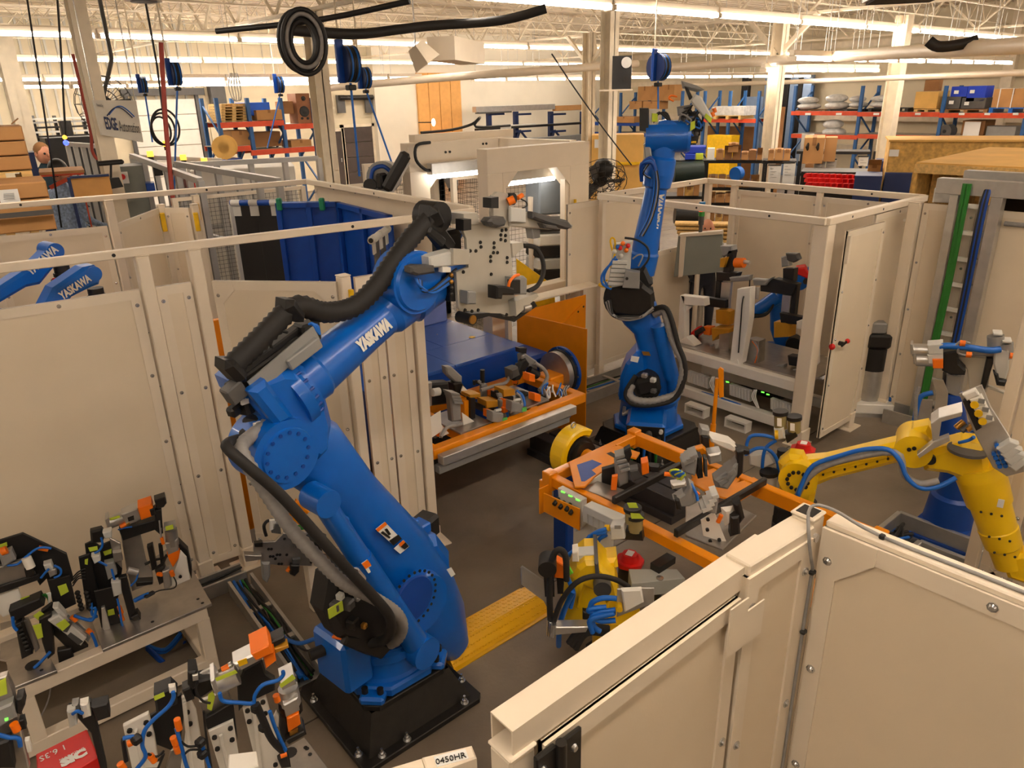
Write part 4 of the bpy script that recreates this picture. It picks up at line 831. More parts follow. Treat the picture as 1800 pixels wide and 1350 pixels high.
for x,y in ((1750,590),(1766,603)):part(G3,'clamp_cylinder',B().cyl(gq(x,y,-.05),gq(x+1,y+26,-.05),.05,n=12),GRY);g3([(x-4,y-4),(x+13,y-3),(x+13,y+1),(x-4,y)],-.1,.0,'cylinder_cap',LGRY)
g3([(1746,655),(1755,658),(1757,668),(1770,670),(1766,680),(1752,678)],-.12,-.04,'hook',BLK,.01);g3([(1737,678),(1768,690),(1766,694),(1735,682)],-.06,-.02,'foot_plate',TOOLP)
part(G3,'air_line',B().tube([gq(1648,618,-.12),gq(1652,610,-.14),gq(1670,608,-.14),gq(1710,612,-.13),gq(1740,616,-.12),gq(1758,614,-.1)],.022,n=8),HOSE)
for pts in (((1680,607),(1690,600),(1705,604)),((1685,612),(1684,620),(1695,624),(1710,624))):part(G3,'sensor_lead',B().tube([gq(x,y,-.15)for x,y in pts],.008,n=5),CGRY)
for x,y in ((1691,603),(1702,623),(1779,625)):part(G3,'sensor',B().cyl(gq(x-4,y,-.15),gq(x+6,y+1,-.15),.02,n=8),ORGS)
g3([(1638,666),(1658,668),(1667,690),(1664,725),(1640,745),(1645,690)],-.12,-.11,'folded_guard',ALU,.002);g3([(1614,702),(1640,704),(1636,748),(1608,748)],-.05,-.03,'side_plate',ALU,.002);g3([(1664,658),(1690,662),(1688,700),(1662,690)],-.05,.0,'stem',GRY,.006)
part(G3,'air_line',B().tube([gq(1606,752,-.1),gq(1612,715,-.1),gq(1620,696,-.1),gq(1640,690,-.1)],.018,n=7),HOSE);part(G3,'air_line',B().tube([gq(1610,752,-.12),gq(1610,700,-.12),gq(1616,680,-.12)],.014,n=7),CGRY)
# stand for it: blue robot base behind the fence post
bp_=pedestal('robot_pedestal','blue sloped robot pedestal behind the yellow arm',5.42,1.5,.2,.14,.17,BLUED,studs=False)
R8=Rb((5.42,1.5),120,.14,'industrial_robot','blue robot column behind the yellow arm carrying the grey gripper');r=R8
b=B().lathe((5.42,1.5,.14),(0,0,1),[(0,.17),(.2,.15),(.22,.12),(.5,.11)],18);r.pt('base_casting',b,BLUED)
b=B();loft(b,[((5.42,1.5,.55),.12,.11),((5.4,1.6,.85),.09,.09),(gq(1672,690,0),.07,.07)],V((.36,.93,0)),14,3);r.pt('lower_arm',b,BLUED)
b=B().cyl(gq(1672,692,.02),gq(1672,655,.0),.06,.05,14);r.pt('wrist',b,BLK)
# ---------------------------------------------------------------- positioners, fixtures and the kit in the cells
class Pl:
 "vertical working plane through a floor point: slabs drawn in pixels, given real depth"
 def __init__(s,t,o,az):s.t=t;s.F=Fr(o,az);s.o=V((o[0],o[1],0));s.a=V((math.cos(s.F.az),math.sin(s.F.az),0));s.n=V((-math.sin(s.F.az),math.cos(s.F.az),0))
 def P(s,x,y,w=0.):return s.F.m@s.F.L(x,y,w)
 def slab(s,px,w0,w1,nm,m,bev=.003,lab=None,to=None):
  Q=[s.F.L(x,y,w0)for x,y in px];b=B().prism([(p.x,p.z)for p in Q],s.o+s.n*w0,s.a,V((0,0,1)),s.n*(w1-w0),bev=bev)
  return part(to or s.t,nm,b,m,lab)
 def rod(s,p,q,r,nm,m,r2=None,lab=None,to=None,n=12):return part(to or s.t,nm,B().cyl(s.P(*p),s.P(*q),r,r2,n),m,lab)
 def line(s,pts,r,nm,m,lab=None,to=None,n=6):return part(to or s.t,nm,B().tube([s.P(*p)for p in pts],r,n=n),m,lab)
 def note(s,px,w,m=None,nm='note',lab='yellow-green note',to=None):return s.slab(px,w-.003,w,nm,m or NOTE,.0005,lab,to)
def top(t,px,z1,h,nm,m,bev=.003,lab=None):
 "block whose top face is seen at these pixels at height z1, h tall"
 Q=[Zp(x,y,z1)for x,y in px];b=B().prism([(p.x,p.y)for p in Q],(0,0,z1-h),(1,0,0),(0,1,0),(0,0,h),bev=bev)
 return part(t,nm,b,m,lab)
def zline(t,pts,r,nm,m,lab=None,n=6):return part(t,nm,B().tube([Zp(*p)for p in pts],r,n=n),m,lab)
def clampset(t,x,y,z,rz,s=1.,orange=True,body=None):
 "pneumatic clamp: foot, ribbed head, arm, cylinder"
 R=M.Rotation(math.radians(rz),3,'Z');c=V((x,y,z));f=lambda a,b_,d:c+R@V((a*s,b_*s,d*s))
 k=part(t,'clamp',B().box(f(0,0,.05),(.06*s,.05*s,.1*s),rz=rz,bev=.006*s).box(f(0,.0,.125),(.075*s,.055*s,.06*s),rz=rz,bev=.01*s),body or GRY,'grey pneumatic clamp')
 for j in range(3):part(k,'rib',B().box(f(.02+.012*j,0,.165+.014*j),(.05*s,.045*s,.012*s),rz=rz,bev=.003*s),body or GRY)
 part(k,'clamp_arm',B().beam(f(.02,0,.16),f(.09,0,.2),.03*s,.035*s,bev=.005*s).box(f(.1,0,.185),(.025*s,.035*s,.05*s),rz=rz,bev=.004*s),BLK)
 if orange:part(k,'sensor_block',B().box(f(-.06,0,.06),(.05*s,.055*s,.055*s),rz=rz,bev=.004*s),ORGS,'orange sensor block')
 # ---- blue turntable cover
t=thing('positioner_base','blue sheet covered turntable of the welding positioner','machine',(3.6,5.9,0))
zt=.95;XB,YB=4.29,4.87
part(t,'body',B().bx(2.62,XB,YB,7.1,.34,zt-.02,bev=.01),BLUED);part(t,'plinth',B().bx(2.75,XB-.12,YB+.15,7.0,0,.34),BLKS)
BT=mat('blue_sheet_top',(58,98,182),.2,var=.05,scale=3,coat=.3)
for (x0,x1,y0,y1)in ((2.62,3.5,YB,5.35),(3.505,XB,YB,5.35),(2.62,3.72,5.355,5.95),(3.725,XB,5.355,5.95),(2.62,3.3,5.955,6.5),(3.305,XB,5.955,6.5),(2.62,XB,6.505,7.1)):part(t,'cover_sheet',B().bx(x0,x1,y0,y1,zt-.02,zt,bev=.002),BT)
part(t,'yellow_dot',B().cyl(Zp(830,593,zt),Zp(830,593,zt)+V((0,0,.004)),.03,n=14),YELD)
for x,y in ((600+505/3,450+415/3),(700,590),(735,566),(760,560)):p=Zp(x,y,zt);part(t,'screw',B().cyl(p,p+V((0,0,.003)),.009,n=8),BOLT)
part(t,'handle',B().bx(2.9,2.98,YB-.02,YB,.76,.78),LGRY)
hd=B().bx(4.28,4.55,4.78,5.3,.35,.84,bev=.03);part(t,'headstock',hd,BLUED)
# orange shields
t=thing('spatter_shield','tall orange steel shield beside the faceplate','shield',(4.68,4.9,0))
az=math.radians(97);d=V((math.cos(az),math.sin(az),0));o0=V((4.725,4.484,0));nn=V((-d.y,d.x,0))
part(t,'lower_sheet',B().prism([(0,.03),(.86,.03),(.86,.40),(0,.40)],o0,d,(0,0,1),nn*.012,bev=.002),ORG);part(t,'upper_sheet',B().prism([(0,.403),(.86,.403),(.86,1.09),(0,1.09)],o0-nn*.003,d,(0,0,1),nn*.012,bev=.002),ORG)
part(t,'rear_strut',B().prism([(0,0),(.05,0),(.05,1.0),(0,1.0)],o0+d*.3-nn*.05,d,(0,0,1),nn*.05),ORG)
t=thing('spatter_shield','orange steel shield meeting the tall one at an angle, with a diagonal rib','shield',(5.2,5.36,0))
part(t,'sheet',B().bx(4.66,5.61,5.35,5.362,.1,1.09,bev=.002),ORG)
part(t,'rib',B().beam((5.56,5.345,.98),(5.0,5.345,.68),.012,.05),ORG)
for x in (5.56,5.48):part(t,'screw',B().cyl((x,5.348,.97-(5.56-x)*.5),(x,5.336,.97-(5.56-x)*.5),.012,n=7),BLKS)
t=thing('spatter_shield','orange steel shield glimpsed through the gaps beside the open gate','shield',(2.0,5.0,0));part(t,'sheet',B().bx(1.2,2.55,4.98,4.992,.08,1.72,bev=.002),ORG);part(t,'stiffener',B().bx(1.2,2.55,4.992,5.03,1.66,1.72),ORG);part(t,'foot',B().bx(1.8,1.9,4.9,5.1,0,.08),ORG)
t=thing('sill_shelf','white sheet sill lying over the orange shields under the portal window','shelf',(5.2,5.5,1.15));part(t,'sheet',B().prism([(4.55,5.36),(5.80,5.36),(5.86,5.54),(4.55,5.56)],(0,0,1.145),(1,0,0),(0,1,0),(0,0,.018),bev=.003),CREAMD);part(t,'support_post',B().bx(4.57,4.62,5.42,5.47,0,1.145),CREAMD);part(t,'support_post',B().bx(5.64,5.70,5.42,5.47,0,1.145),CREAMD)
# ---- fixture frame 1
ZA=.75
t=thing('fixture_frame','orange welding fixture frame between the end post and the faceplate disc','fixture',(3.4,4.35,.5));f1=t
for nm,p,q in (('front_rail',(2.64,4.03,ZA-.04),(4.2,4.03,ZA-.04)),('rear_rail',(2.64,4.72,ZA-.04),(4.2,4.72,ZA-.04)),('end_rail',(4.16,4.05,ZA-.04),(4.16,4.69,ZA-.04)),('end_rail',(2.67,4.07,ZA-.04),(2.67,4.69,ZA-.04)),('cross_rail',(3.0,4.05,ZA-.05),(3.0,4.69,ZA-.05)),('cross_rail',(3.7,4.05,ZA-.05),(3.7,4.69,ZA-.05))):part(t,nm,B().beam(p,q,.08,.08,bev=.006),ORG)
part(t,'cable_duct',B().bx(2.66,4.0,3.9,3.975,ZA-.1,ZA-.03,bev=.004),ALU);part(t,'duct_rail',B().bx(2.64,3.95,3.93,3.99,ZA-.17,ZA-.11,bev=.003),GRY)
part(t,'tool_plate',B().bx(2.95,3.25,4.08,4.5,ZA-.012,ZA+.004,bev=.002),STL);part(t,'tool_plate',B().bx(3.62,3.88,4.1,4.55,ZA-.012,ZA+.004,bev=.002),STL)
disc=B().cyl((4.34,4.52,ZA),(4.40,4.52,ZA),.195,n=36);fp=part(t,'faceplate',disc,STL,'steel faceplate disc');part(fp,'black_ring',B().cyl((4.40,4.52,ZA),(4.43,4.52,ZA),.205,n=36),BLK);part(fp,'blue_ring',B().cyl((4.43,4.52,ZA),(4.46,4.52,ZA),.225,n=36),BLUED)
b=B();bolts_circle(b,(4.43,4.52,ZA),(-1,0,0),.215,.008,14);part(fp,'bolt_ring',b,BOLT,kind='stuff');part(t,'hub_arm',B().bx(4.18,4.37,4.4,4.6,ZA-.08,ZA+.02,bev=.01),ORG)
# clamps and kit on it, drawn in a plane at mid depth
A1=Pl(t,(3.4,4.3),0)
A1.slab([(755,735),(775,722),(777,758),(756,772)],-.24,-.23,'white_gusset',WHT);A1.slab([(775,745),(790,762),(773,770)],-.2,-.19,'white_gusset',WHT);A1.slab([(812,725),(836,742),(815,752)],-.12,-.11,'white_gusset',WHT)
A1.slab([(752,675),(790,672),(792,710),(754,715)],-.02,.08,'motor',BLK,.015);A1.rod((752,672,-.05),(752,712,-.05),.03,'cylinder',ALU);A1.rod((760,690,-.1),(772,688,-.1),.03,'motor_end',LGRY)
A1.slab([(791,691),(810,694),(812,740),(796,742)],-.14,-.07,'clamp_tower',GRY,.01)
for k in range(4):A1.slab([(792+k*2,690+k*5),(808+k*2,692+k*5),(809+k*2,696+k*5),(793+k*2,695+k*5)],-.16,-.06,'clamp_rib',GRY,.003)
A1.slab([(784,645),(795,645),(813,662),(813,675),(800,672),(786,658)],.1,.17,'clamp_head',GRY,.01);A1.slab([(797,675),(812,672),(824,688),(822,700),(800,690)],.08,.18,'clamp_body',BLKS,.01);A1.slab([(814,678),(826,690),(820,698),(810,690)],.05,.06,'white_gusset',WHT)
A1.rod((848,672,.25),(848,650,.25),.02,'locator_post',BLK)
for (x,y)in ((863,705),(893,685)):
 b_=A1.slab([(x-8,y),(x+12,y-1),(x+13,y+10),(x-7,y+13)],-.1,.02,'brass_block',BRASS,.003,'gold passivated block');A1.slab([(x-14,y+8),(x+10,y+12),(x+10,y+22),(x-14,y+19)],-.08,.04,'black_base',BLK)
 A1.line([(x+14,y+2,-.06),(x+24,y+10,-.1),(x+28,y+22,-.14),(x+28,y+30,-.16)],.016,'hose',HOSE);A1.line([(x+14,y+6,-.08),(x+22,y+12,-.1),(x+25,y+24,-.14),(x+25,y+30,-.16)],.012,'hose',CGRY)
for (x,y)in ((878,734),(912,716)):
 A1.slab([(x-12,y-10),(x+8,y-6),(x+8,y+10),(x-12,y+8)],-.26,-.18,'valve',GRY,.006);n_=A1.note([(x+6,y+1),(x+14,y-1),(x+14,y+7),(x+6,y+8)],-.262,mat('green_label',(96,190,90),.5,var=0),'label','green label');A1.rod((x-8,y-12,-.24),(x+2,y-14,-.24),.012,'fitting',LGRY);A1.rod((x+2,y-8,-.25),(x+2,y-2,-.25),.01,'fitting',BOLT)
for (x,y)in ((860,722),(891,704),(897,735),(930,657),(940,692)):A1.slab([(x,y),(x+11,y+2),(x+11,y+15),(x,y+13)],-.18,-.1,'sensor_block',ORGS,.004,'orange sensor block')
A1.slab([(816,705),(828,703),(829,735),(817,738)],-.05,.02,'orange_post',ORG);A1.slab([(826,694),(845,692),(845,698),(826,700)],-.06,.06,'brass_block',BRASS);A1.slab([(828,700),(836,700),(836,740),(828,740)],-.08,-.02,'black_post',BLK)
A1.slab([(905,670),(915,668),(932,640),(925,630),(918,636)],.1,.16,'black_arm',BLK,.01);A1.slab([(918,625),(925,622),(945,635),(946,650),(935,648),(920,640)],.12,.2,'clamp_head',GRY,.012);A1.slab([(913,612),(927,612),(926,622),(914,620)],.13,.19,'clamp_tip',BLK,.006);A1.slab([(898,650),(912,645),(916,660),(900,668)],.08,.18,'clamp_body',DGRY,.015);A1.rod((930,650,.1),(945,660,.08),.035,'motor',BLK)
A1.line([(940,638,.1),(955,648,.06),(962,662,.02),(955,678,-.02),(948,686,-.04)],.018,'conduit',CGRY);A1.line([(845,686,.05),(870,678,.1),(890,672,.12),(898,655,.12)],.014,'conduit',CGRY);A1.line([(775,768,-.28),(785,752,-.25),(800,748,-.22),(812,745,-.2)],.014,'hose',CGRY)
A1.slab([(916,690),(930,690),(930,700),(916,699)],-.02,.06,'black_motor',BLK,.01);A1.rod((940,700,-.05),(958,693,-.05),.03,'black_motor',BLK)
rr_=random.Random(3)
for k in range(10):
 x,y=955+rr_.random()*40,685+rr_.random()*12;A1.line([(x,y,-.12),(x+rr_.uniform(-8,8),y-12,-.14),(x+rr_.uniform(-8,8),y-4,-.16),(x+rr_.uniform(-8,8),y+8,-.18)],.007,'sensor_wire',(PAPER,HOSE,CGRY)[k%3])
for k in range(4):A1.line([(975+k*2,722,-.3),(990+k*4,726+k*2,-.32),(1000,716,-.32),(1003+k,705,-.28)],.007,'sensor_wire',(HOSE,PAPER,CBLK,HOSE)[k]);
for k in range(2):A1.line([(985+k*6,724,-.3),(993+k*6,738,-.3),(1002,722,-.3)],.004,'sensor_wire',PAPER)
for x,y,r_ in ((3.25,4.6,20),(3.55,4.55,160),(3.95,4.6,40),(2.8,4.55,200),(2.8,4.2,100),(3.45,4.2,80)):clampset(t,x,y,ZA-.02,r_,.8,body=BLKS if x>3.9 else GRY)
# floor beams under it
for y0,y1,x in ((2.95,4.6,4.1),(3.0,4.5,4.25)):solo('base_beam','dark steel base beam of the positioner on the floor, %s'%('nearer' if x<4.3 else 'farther'),'beam',B().bx(x,x+.13,y0,y1,.06,.2,bev=.005).bx(x-.03,x+.16,y0,y1,.0,.06),mat('dark_beam',(70,66,66),.45,metal=.3,var=.12))
# ---- fixture frame 2, in front of the slim robot
ZB=.85
t=thing('fixture_frame','large orange welding fixture frame in the middle of the floor','fixture',(3.3,2.3,.6));f2=t
fr=lambda nm,p,q,w=.06,h=.07,m=ORG,bev=.005:part(t,nm,B().beam(p,q,w,h,bev=bev),m)
fr('left_rail',(2.88,3.0,ZB-.035),(2.86,1.3,ZB-.035));fr('right_rail',(3.73,3.06,ZB-.035),(3.70,1.35,ZB-.035),.06,.09);fr('rear_rail',(2.9,3.04,ZB-.035),(3.72,3.06,ZB-.035));fr('front_rail',(2.88,1.33,ZB-.035),(3.72,1.36,ZB-.035))
for x,y in ((2.87,3.03),(3.73,3.07),(3.7,1.33)):part(t,'corner_block',B().box((x,y,ZB-.04),(.075,.075,.13),bev=.006),ORG)
part(t,'corner_foot',B().box((2.86,3.06,ZB-.14),(.05,.07,.18),bev=.004),ORG)
top(t,[(1000,812),(1040,793),(1085,783),(1082,781),(1125,795),(1118,805),(1098,800),(1072,818),(1045,838),(1028,855),(1010,855)],ZB+.03,.014,'gusset_plate',ORG,.002)
top(t,[(1014,817),(1041,808),(1058,815),(1040,826),(1048,833),(1028,846),(1022,846)],ZB+.0308,.002,'gusset_opening',BLUED,.0002,'opening of the plate with blue hose below')
top(t,[(1066,797),(1074,794),(1090,803),(1082,806)],ZB+.0308,.002,'gusset_slot',BLKS,.0002)
top(t,[(1022,858),(1050,845),(1102,862),(1080,880)],ZB+.005,.014,'tool_plate',STL);top(t,[(1205,890),(1250,868),(1330,905),(1270,965),(1205,940)],ZB-.03,.014,'tool_plate',STL);top(t,[(1215,835),(1262,820),(1302,840),(1280,870),(1235,860)],ZB+.0,.014,'tool_plate',ORG);top(t,[(1275,855),(1325,838),(1345,850),(1300,880),(1255,870),(1210,845),(1220,838)],ZB+.004,.014,'orange_gusset',ORG)
# black datum bars
for a,b2,z in (((1078,880),(1196,818),ZB+.06),((1198,818),(1228,800),ZB+.07),((1187,938),(1345,845),ZB+.05)):p,q=Zp(*a,z),Zp(*b2,z);part(t,'datum_bar',B().beam(p,q,.03,.05,bev=.006),BLKS)
A2=Pl(t,(3.2,2.5),-45)
A2.slab([(1032,850),(1058,832),(1058,868),(1034,852)],.06,.07,'white_gusset',WHT);A2.slab([(1058,826),(1080,820),(1082,858),(1060,866)],.05,.09,'black_angle',BLK)
def blocks(Pn,items):
 for px,w0,w1,nm,m,bv in items:Pn.slab(px,w0,w1,nm,m,bv)
blocks(A2,(([(1080,815),(1094,800),(1106,806),(1104,850),(1088,858),(1082,835)],-.02,.06,'clamp_tower',GRY,.012),([(1097,793),(1108,787),(1111,800),(1105,815),(1098,805)],-.04,.02,'black_jaw',BLK,.008),([(1106,828),(1122,825),(1130,840),(1112,848)],-.05,.03,'valve',DGRY,.008),([(1128,815),(1140,812),(1141,832),(1129,836)],-.06,.02,'sensor_block',ORGS,.004),([(1140,818),(1160,820),(1160,832),(1142,830)],-.05,.0,'black_motor',BLK,.008),([(1076,838),(1086,836),(1084,862),(1074,862)],-.06,-.03,'sensor_block',ORGS,.003)))
for k in range(4):A2.slab([(1081+k*3,803+k*8),(1100+k*2,798+k*8),(1102+k*2,803+k*8),(1082+k*3,809+k*8)],-.035,.05,'clamp_rib',GRY,.003)
A3=Pl(t,(3.45,2.1),-45)
blocks(A3,(([(1198,815),(1222,798),(1228,808),(1222,838),(1202,832)],-.06,.04,'clamp_body',GRY,.012),([(1226,806),(1234,804),(1236,840),(1227,842)],-.06,.02,'black_slide',BLK,.004),([(1238,806),(1243,806),(1244,838),(1239,838)],-.06,.0,'slide_plate',DGRY,.003),([(1245,800),(1268,796),(1269,812),(1247,818)],-.06,.04,'cylinder',ALU,.01),([(1256,845),(1290,820),(1300,808),(1299,835),(1280,862),(1258,858)],-.08,.02,'clamp_body',GRY,.014),([(1296,795),(1308,792),(1306,832),(1297,842)],-.08,-.02,'black_jaw',BLK,.006),([(1232,765),(1246,767),(1248,790),(1234,796)],.1,.18,'black_post',BLK,.01),([(1232,752),(1248,756),(1246,768),(1230,766)],.1,.18,'clamp_head',GRY,.01),([(1248,768),(1285,778),(1297,788),(1290,796),(1270,788),(1250,778)],.1,.2,'white_arm',WHT,.01),([(1290,785),(1318,792),(1318,800),(1300,800)],.1,.16,'black_beam',BLK,.006),([(1222,790),(1236,786),(1250,800),(1240,806)],.05,.1,'orange_wedge',ORG,.006)))
for k in range(3):A3.slab([(1200+k*6,813-k*5),(1216+k*5,806-k*4),(1220+k*4,812-k*4),(1203+k*6,820-k*5)],-.08,.03,'clamp_rib',GRY,.003);A3.slab([(1262+k*8,848-k*8),(1278+k*6,840-k*8),(1282+k*6,846-k*8),(1266+k*8,856-k*8)],-.1,.02,'clamp_rib',GRY,.003)
A4=Pl(t,(3.2,1.75),-45)
blocks(A4,(([(1184,880),(1202,868),(1212,850),(1222,858),(1226,885),(1212,892),(1196,893)],-.02,.06,'clamp_body',GRY,.012),([(1186,878),(1195,880),(1200,898),(1190,896)],-.04,.02,'black_jaw',BLK,.006),([(1180,852),(1206,848),(1208,856),(1182,862)],-.03,.03,'cylinder',ALU,.01),([(1232,898),(1258,868),(1264,880),(1260,905),(1242,902)],-.04,.05,'clamp_body',GRY,.012),([(1232,915),(1256,900),(1275,948),(1278,955),(1236,942)],.0,.012,'white_gusset',WHT,.002),([(1285,910),(1300,908),(1302,940),(1284,945)],-.02,.05,'black_post',BLK,.01),([(1268,895),(1290,892),(1292,920),(1275,928)],.02,.06,'white_casting',WHT,.02),([(1290,888),(1302,880),(1310,912),(1300,925)],.0,.08,'black_body',BLK,.015)))
for k in range(4):A4.slab([(1233+k*6,896-k*8),(1250+k*4,890-k*7),(1253+k*4,896-k*7),(1236+k*6,903-k*8)],-.06,.04,'clamp_rib',LGRY,.003)
for x,y in ((1244,912),(1243,930),(1248,950),(1264,948)):p=A4.P(x,y,-.002);part(t,'cap_screw',B().cyl(p,p-A4.n*.012,.01,n=8),BLK)
for k in range(7):A4.line([(1184+k*2,838-k,0),(1178+k*3,828+k*2,-.04),(1192+k*2,826+k,-.06),(1204-k,836+k,-.04),(1190+k,842,-.02)],.006,'hose',HOSE if k%3 else NOTE)
A4.line([(1214,850,0),(1224,868,-.03),(1226,880,-.04)],.008,'hose',HOSE);A4.rod((1168,833,0),(1180,834,0),.012,'sensor',ORGS);A4.rod((1262,918,-.02),(1268,905,-.02),.012,'sensor',ORGS);A4.rod((1228,866,0),(1222,872,0),.012,'sensor',ORGS)
# folded orange guard and the valve island on the left rail
G_=Pl(t,(2.76,3.0),-90)
G_.slab([(955,867),(1018,895),(1018,933),(955,899)],-.01,.0,'guard_sheet',ORG,.001);part(t,'guard_return',B().bx(2.755,2.86,3.0,3.01,.62,.80),ORG)
V_=Pl(t,(2.80,2.9),-90)
vb_=V_.slab([(980,858),(1022,880),(1022,925),(1012,935),(982,890)],-.02,.03,'io_module',LGRY,.004)
for x,y in ((989,865),(1002,872),(1015,879)):V_.slab([(x-3,y-2),(x+3,y),(x+3,y+2),(x-3,y)],-.024,-.02,'indicator',LED,.0004,'green indicator',vb_)
for x,y in ((982,876),(992,882),(1003,886),(1010,892)):p=V_.P(x,y,-.02);part(vb_,'plug',B().cyl(p,p+V((-.05,-.01,-.02)),.014,n=8),BLK)
for k in range(7):x,y=1024+k*9.5,893+k*4.6;V_.slab([(x,y),(x+9,y+4.4),(x+9,y+28),(x,y+24)],-.05,.03,'valve_module',LGRY,.004)
top(t,[(1026,888),(1040,880),(1100,905),(1088,918)],ZB+.03,.05,'valve_top',LGRY)
# regulators on the left rail
F_=Pl(t,(2.74,2.05),-60)
def bowl(Pn,x,y,to,h=20,m=None,lab=None):
 Pn.rod((x,y,0),(x,y+h,0),.04,'filter_bowl',mat('amber_bowl',(196,178,120),.15,trans=.5,var=0),None,'clear amber bowl',to,16);Pn.rod((x,y-6,0),(x,y,0),.048,'bowl_cap',BLK,None,None,to,16)
F_.slab([(1072,926),(1096,924),(1098,948),(1074,950)],-.06,.02,'regulator',LGRY,.006);F_.slab([(1080,924),(1091,924),(1091,930),(1080,930)],-.065,-.06,'display',GRY,.001);bowl(F_,1112,897,t);bowl(F_,1117,910,t,22);F_.note([(1102,884),(1118,884),(1122,893),(1106,893)],-.05);F_.note([(1108,902),(1124,903),(1132,912),(1110,912)],-.05)
F_.slab([(1096,932),(1128,935),(1130,952),(1075,948)],-.03,.03,'manifold',BLKS,.006);F_.rod((1064,928,-.02),(1072,928,-.02),.018,'yellow_fitting',YELD)
for pts in (((1066,930),(1050,935),(1035,945),(1020,960),(1000,975),(990,985)),((1066,936),(1045,940),(1036,955),(1036,975),(1040,990)),((1066,940),(1052,950),(1053,970),(1055,985)),((1033,942),(1046,955),(1055,975))):F_.line([(x,y,-.04)for x,y in pts],.012,'air_hose',HOSE)
part(t,'mount_post',B().cyl((2.76,2.06,.4),(2.76,2.06,.72),.02,n=10).bx(2.72,2.86,2.03,2.09,.70,.74),BLK)
# second regulator set beyond the far rail
F2_=Pl(t,(3.95,2.5),-60);F2_.rod((1374,840,0),(1376,790,0),.035,'mount_post',BLK);F2_.slab([(1360,756),(1378,752),(1381,772),(1362,776)],-.05,.05,'regulator',LGRY,.012);F2_.rod((1362,764,-.06),(1368,764,-.06),.03,'yellow_knob',YELD);bowl(F2_,1372,728,t,24);bowl(F2_,1396,737,t,22);F2_.slab([(1378,765),(1400,758),(1402,768),(1384,780)],-.04,.04,'manifold',BLKS,.006)
for px in ([(1366,735),(1374,736),(1374,750),(1366,749)],[(1389,744),(1397,745),(1397,758),(1389,757)]):F2_.note(px,-.046,PAPER,'bowl_label','white bowl label')
for pts in (((1362,770),(1340,765),(1318,768),(1311,790),(1312,800)),((1364,774),(1348,785),(1342,800),(1340,822)),((1312,798),(1330,788),(1350,790),(1364,805),(1368,825),(1362,848),(1358,860))):F2_.line([(x,y,-.06)for x,y in pts],.012,'air_hose',HOSE)
F2_.rod((1352,832,-.1),(1352,856,-.1),.05,'filter_bowl',LGRY);F2_.rod((1352,828,-.1),(1352,834,-.1),.06,'bowl_cap',BLK);F2_.slab([(1316,800),(1352,796),(1364,815),(1340,825),(1318,818)],-.06,.02,'grey_casting',LGRY,.01)
# flag-like orange strap standing behind
S_=thing('orange_strap_post','thin upright orange flag strip on the frame clamp','post',S0 if False else F2_.P(1262,740,.2));Pl_=Pl(S_,(4.15,2.9),-60);Pl_.slab([(1262,650),(1266,646),(1272,650),(1272,698),(1264,700)],-.01,.01,'plate',ORG);Pl_.rod((1261,665,0),(1254,748,0),.014,'stem',ORG)
part(S_,'foot',B().cyl(Pl_.P(1254,745),V((*Pl_.P(1254,748).xy,.0)),.02,n=8),ORG)
# headstock with yellow crescent
t=thing('headstock','yellow and black rotary headstock holding the big orange frame','machine',(3.28,3.25,0))
c=Yp(1022,799,3.16)
part(t,'drive_body',B().cyl(c,c+V((0,.12,0)),.122,n=28),BLK);part(t,'faceplate',B().cyl(c+V((0,-.04,0)),c,.1,n=28),BLKS)
P_=[(.185*math.cos(math.radians(a)),.185*math.sin(math.radians(a)))for a in range(50,221,10)]+[(.128*math.cos(math.radians(a)),.128*math.sin(math.radians(a)))for a in range(220,49,-10)]
part(t,'yellow_guard',B().prism(P_,c+V((0,.0,0)),(1,0,0),(0,0,1),(0,.13,0),bev=.012),YEL);part(t,'lifting_eye',B().tube([c+V((-.02+.02*math.cos(q),.06,.205+.02*math.sin(q)))for q in (0,1.05,2.1,3.14,4.2,5.2)],.006,n=6,closed=True),BOLT)
part(t,'hub',B().cyl(c+V((0,-.12,0)),c+V((0,-.03,0)),.055,n=16),ORG);part(t,'pillar',B().bx(c.x-.1,c.x+.1,3.2,3.34,0,.72,bev=.01),BLUED)
t=thing('tailstock_pillar','pale cream pillar under the valve island of the big orange frame','pillar',(2.93,2.72,0));part(t,'pillar',B().bx(2.86,3.04,2.62,2.82,.02,.66,bev=.012),mat('pale_cream',(214,208,192),.5,var=.03));part(t,'foot',B().bx(2.82,3.08,2.58,2.86,0,.02),CREAMD);part(t,'bearing',B().cyl((2.95,2.72,.66),(2.95,2.72,.8),.05,n=14),BLK)
# ---- welding table in the right cell
XT=6.03
t=thing('welding_table','long white welding table with steel top and fixtures in the right cell','table',(6.5,3.7,0));zt=.60
part(t,'front_beam',B().bx(XT,XT+.09,3.0,4.62,zt-.1,zt,bev=.006),WHT);part(t,'lower_beam',B().bx(XT,XT+.09,3.0,4.62,.1,.2,bev=.006),WHT);part(t,'rear_beam',B().bx(6.75,6.84,3.0,4.62,zt-.1,zt,bev=.006),WHT);part(t,'rear_lower_beam',B().bx(6.75,6.84,3.0,4.62,.1,.2,bev=.006),WHT)
for x in (XT+.005,6.755):
 for y in (3.02,4.52):part(t,'leg',B().bx(x,x+.08,y,y+.08,0,zt-.1,bev=.004),WHT)
part(t,'top_plate',B().bx(XT+.08,6.84,3.02,4.6,zt-.004,zt+.016,bev=.002),STL)
for y in (4.2,3.72):
 part(t,'fork_pocket',ring(B(),(XT-.04,y,0),(0,-1,0),(0,0,1),(-1,0,0),.24,.1,.018,.1),WHT)
T_=Pl(t,(XT+.03,4.5),-90)
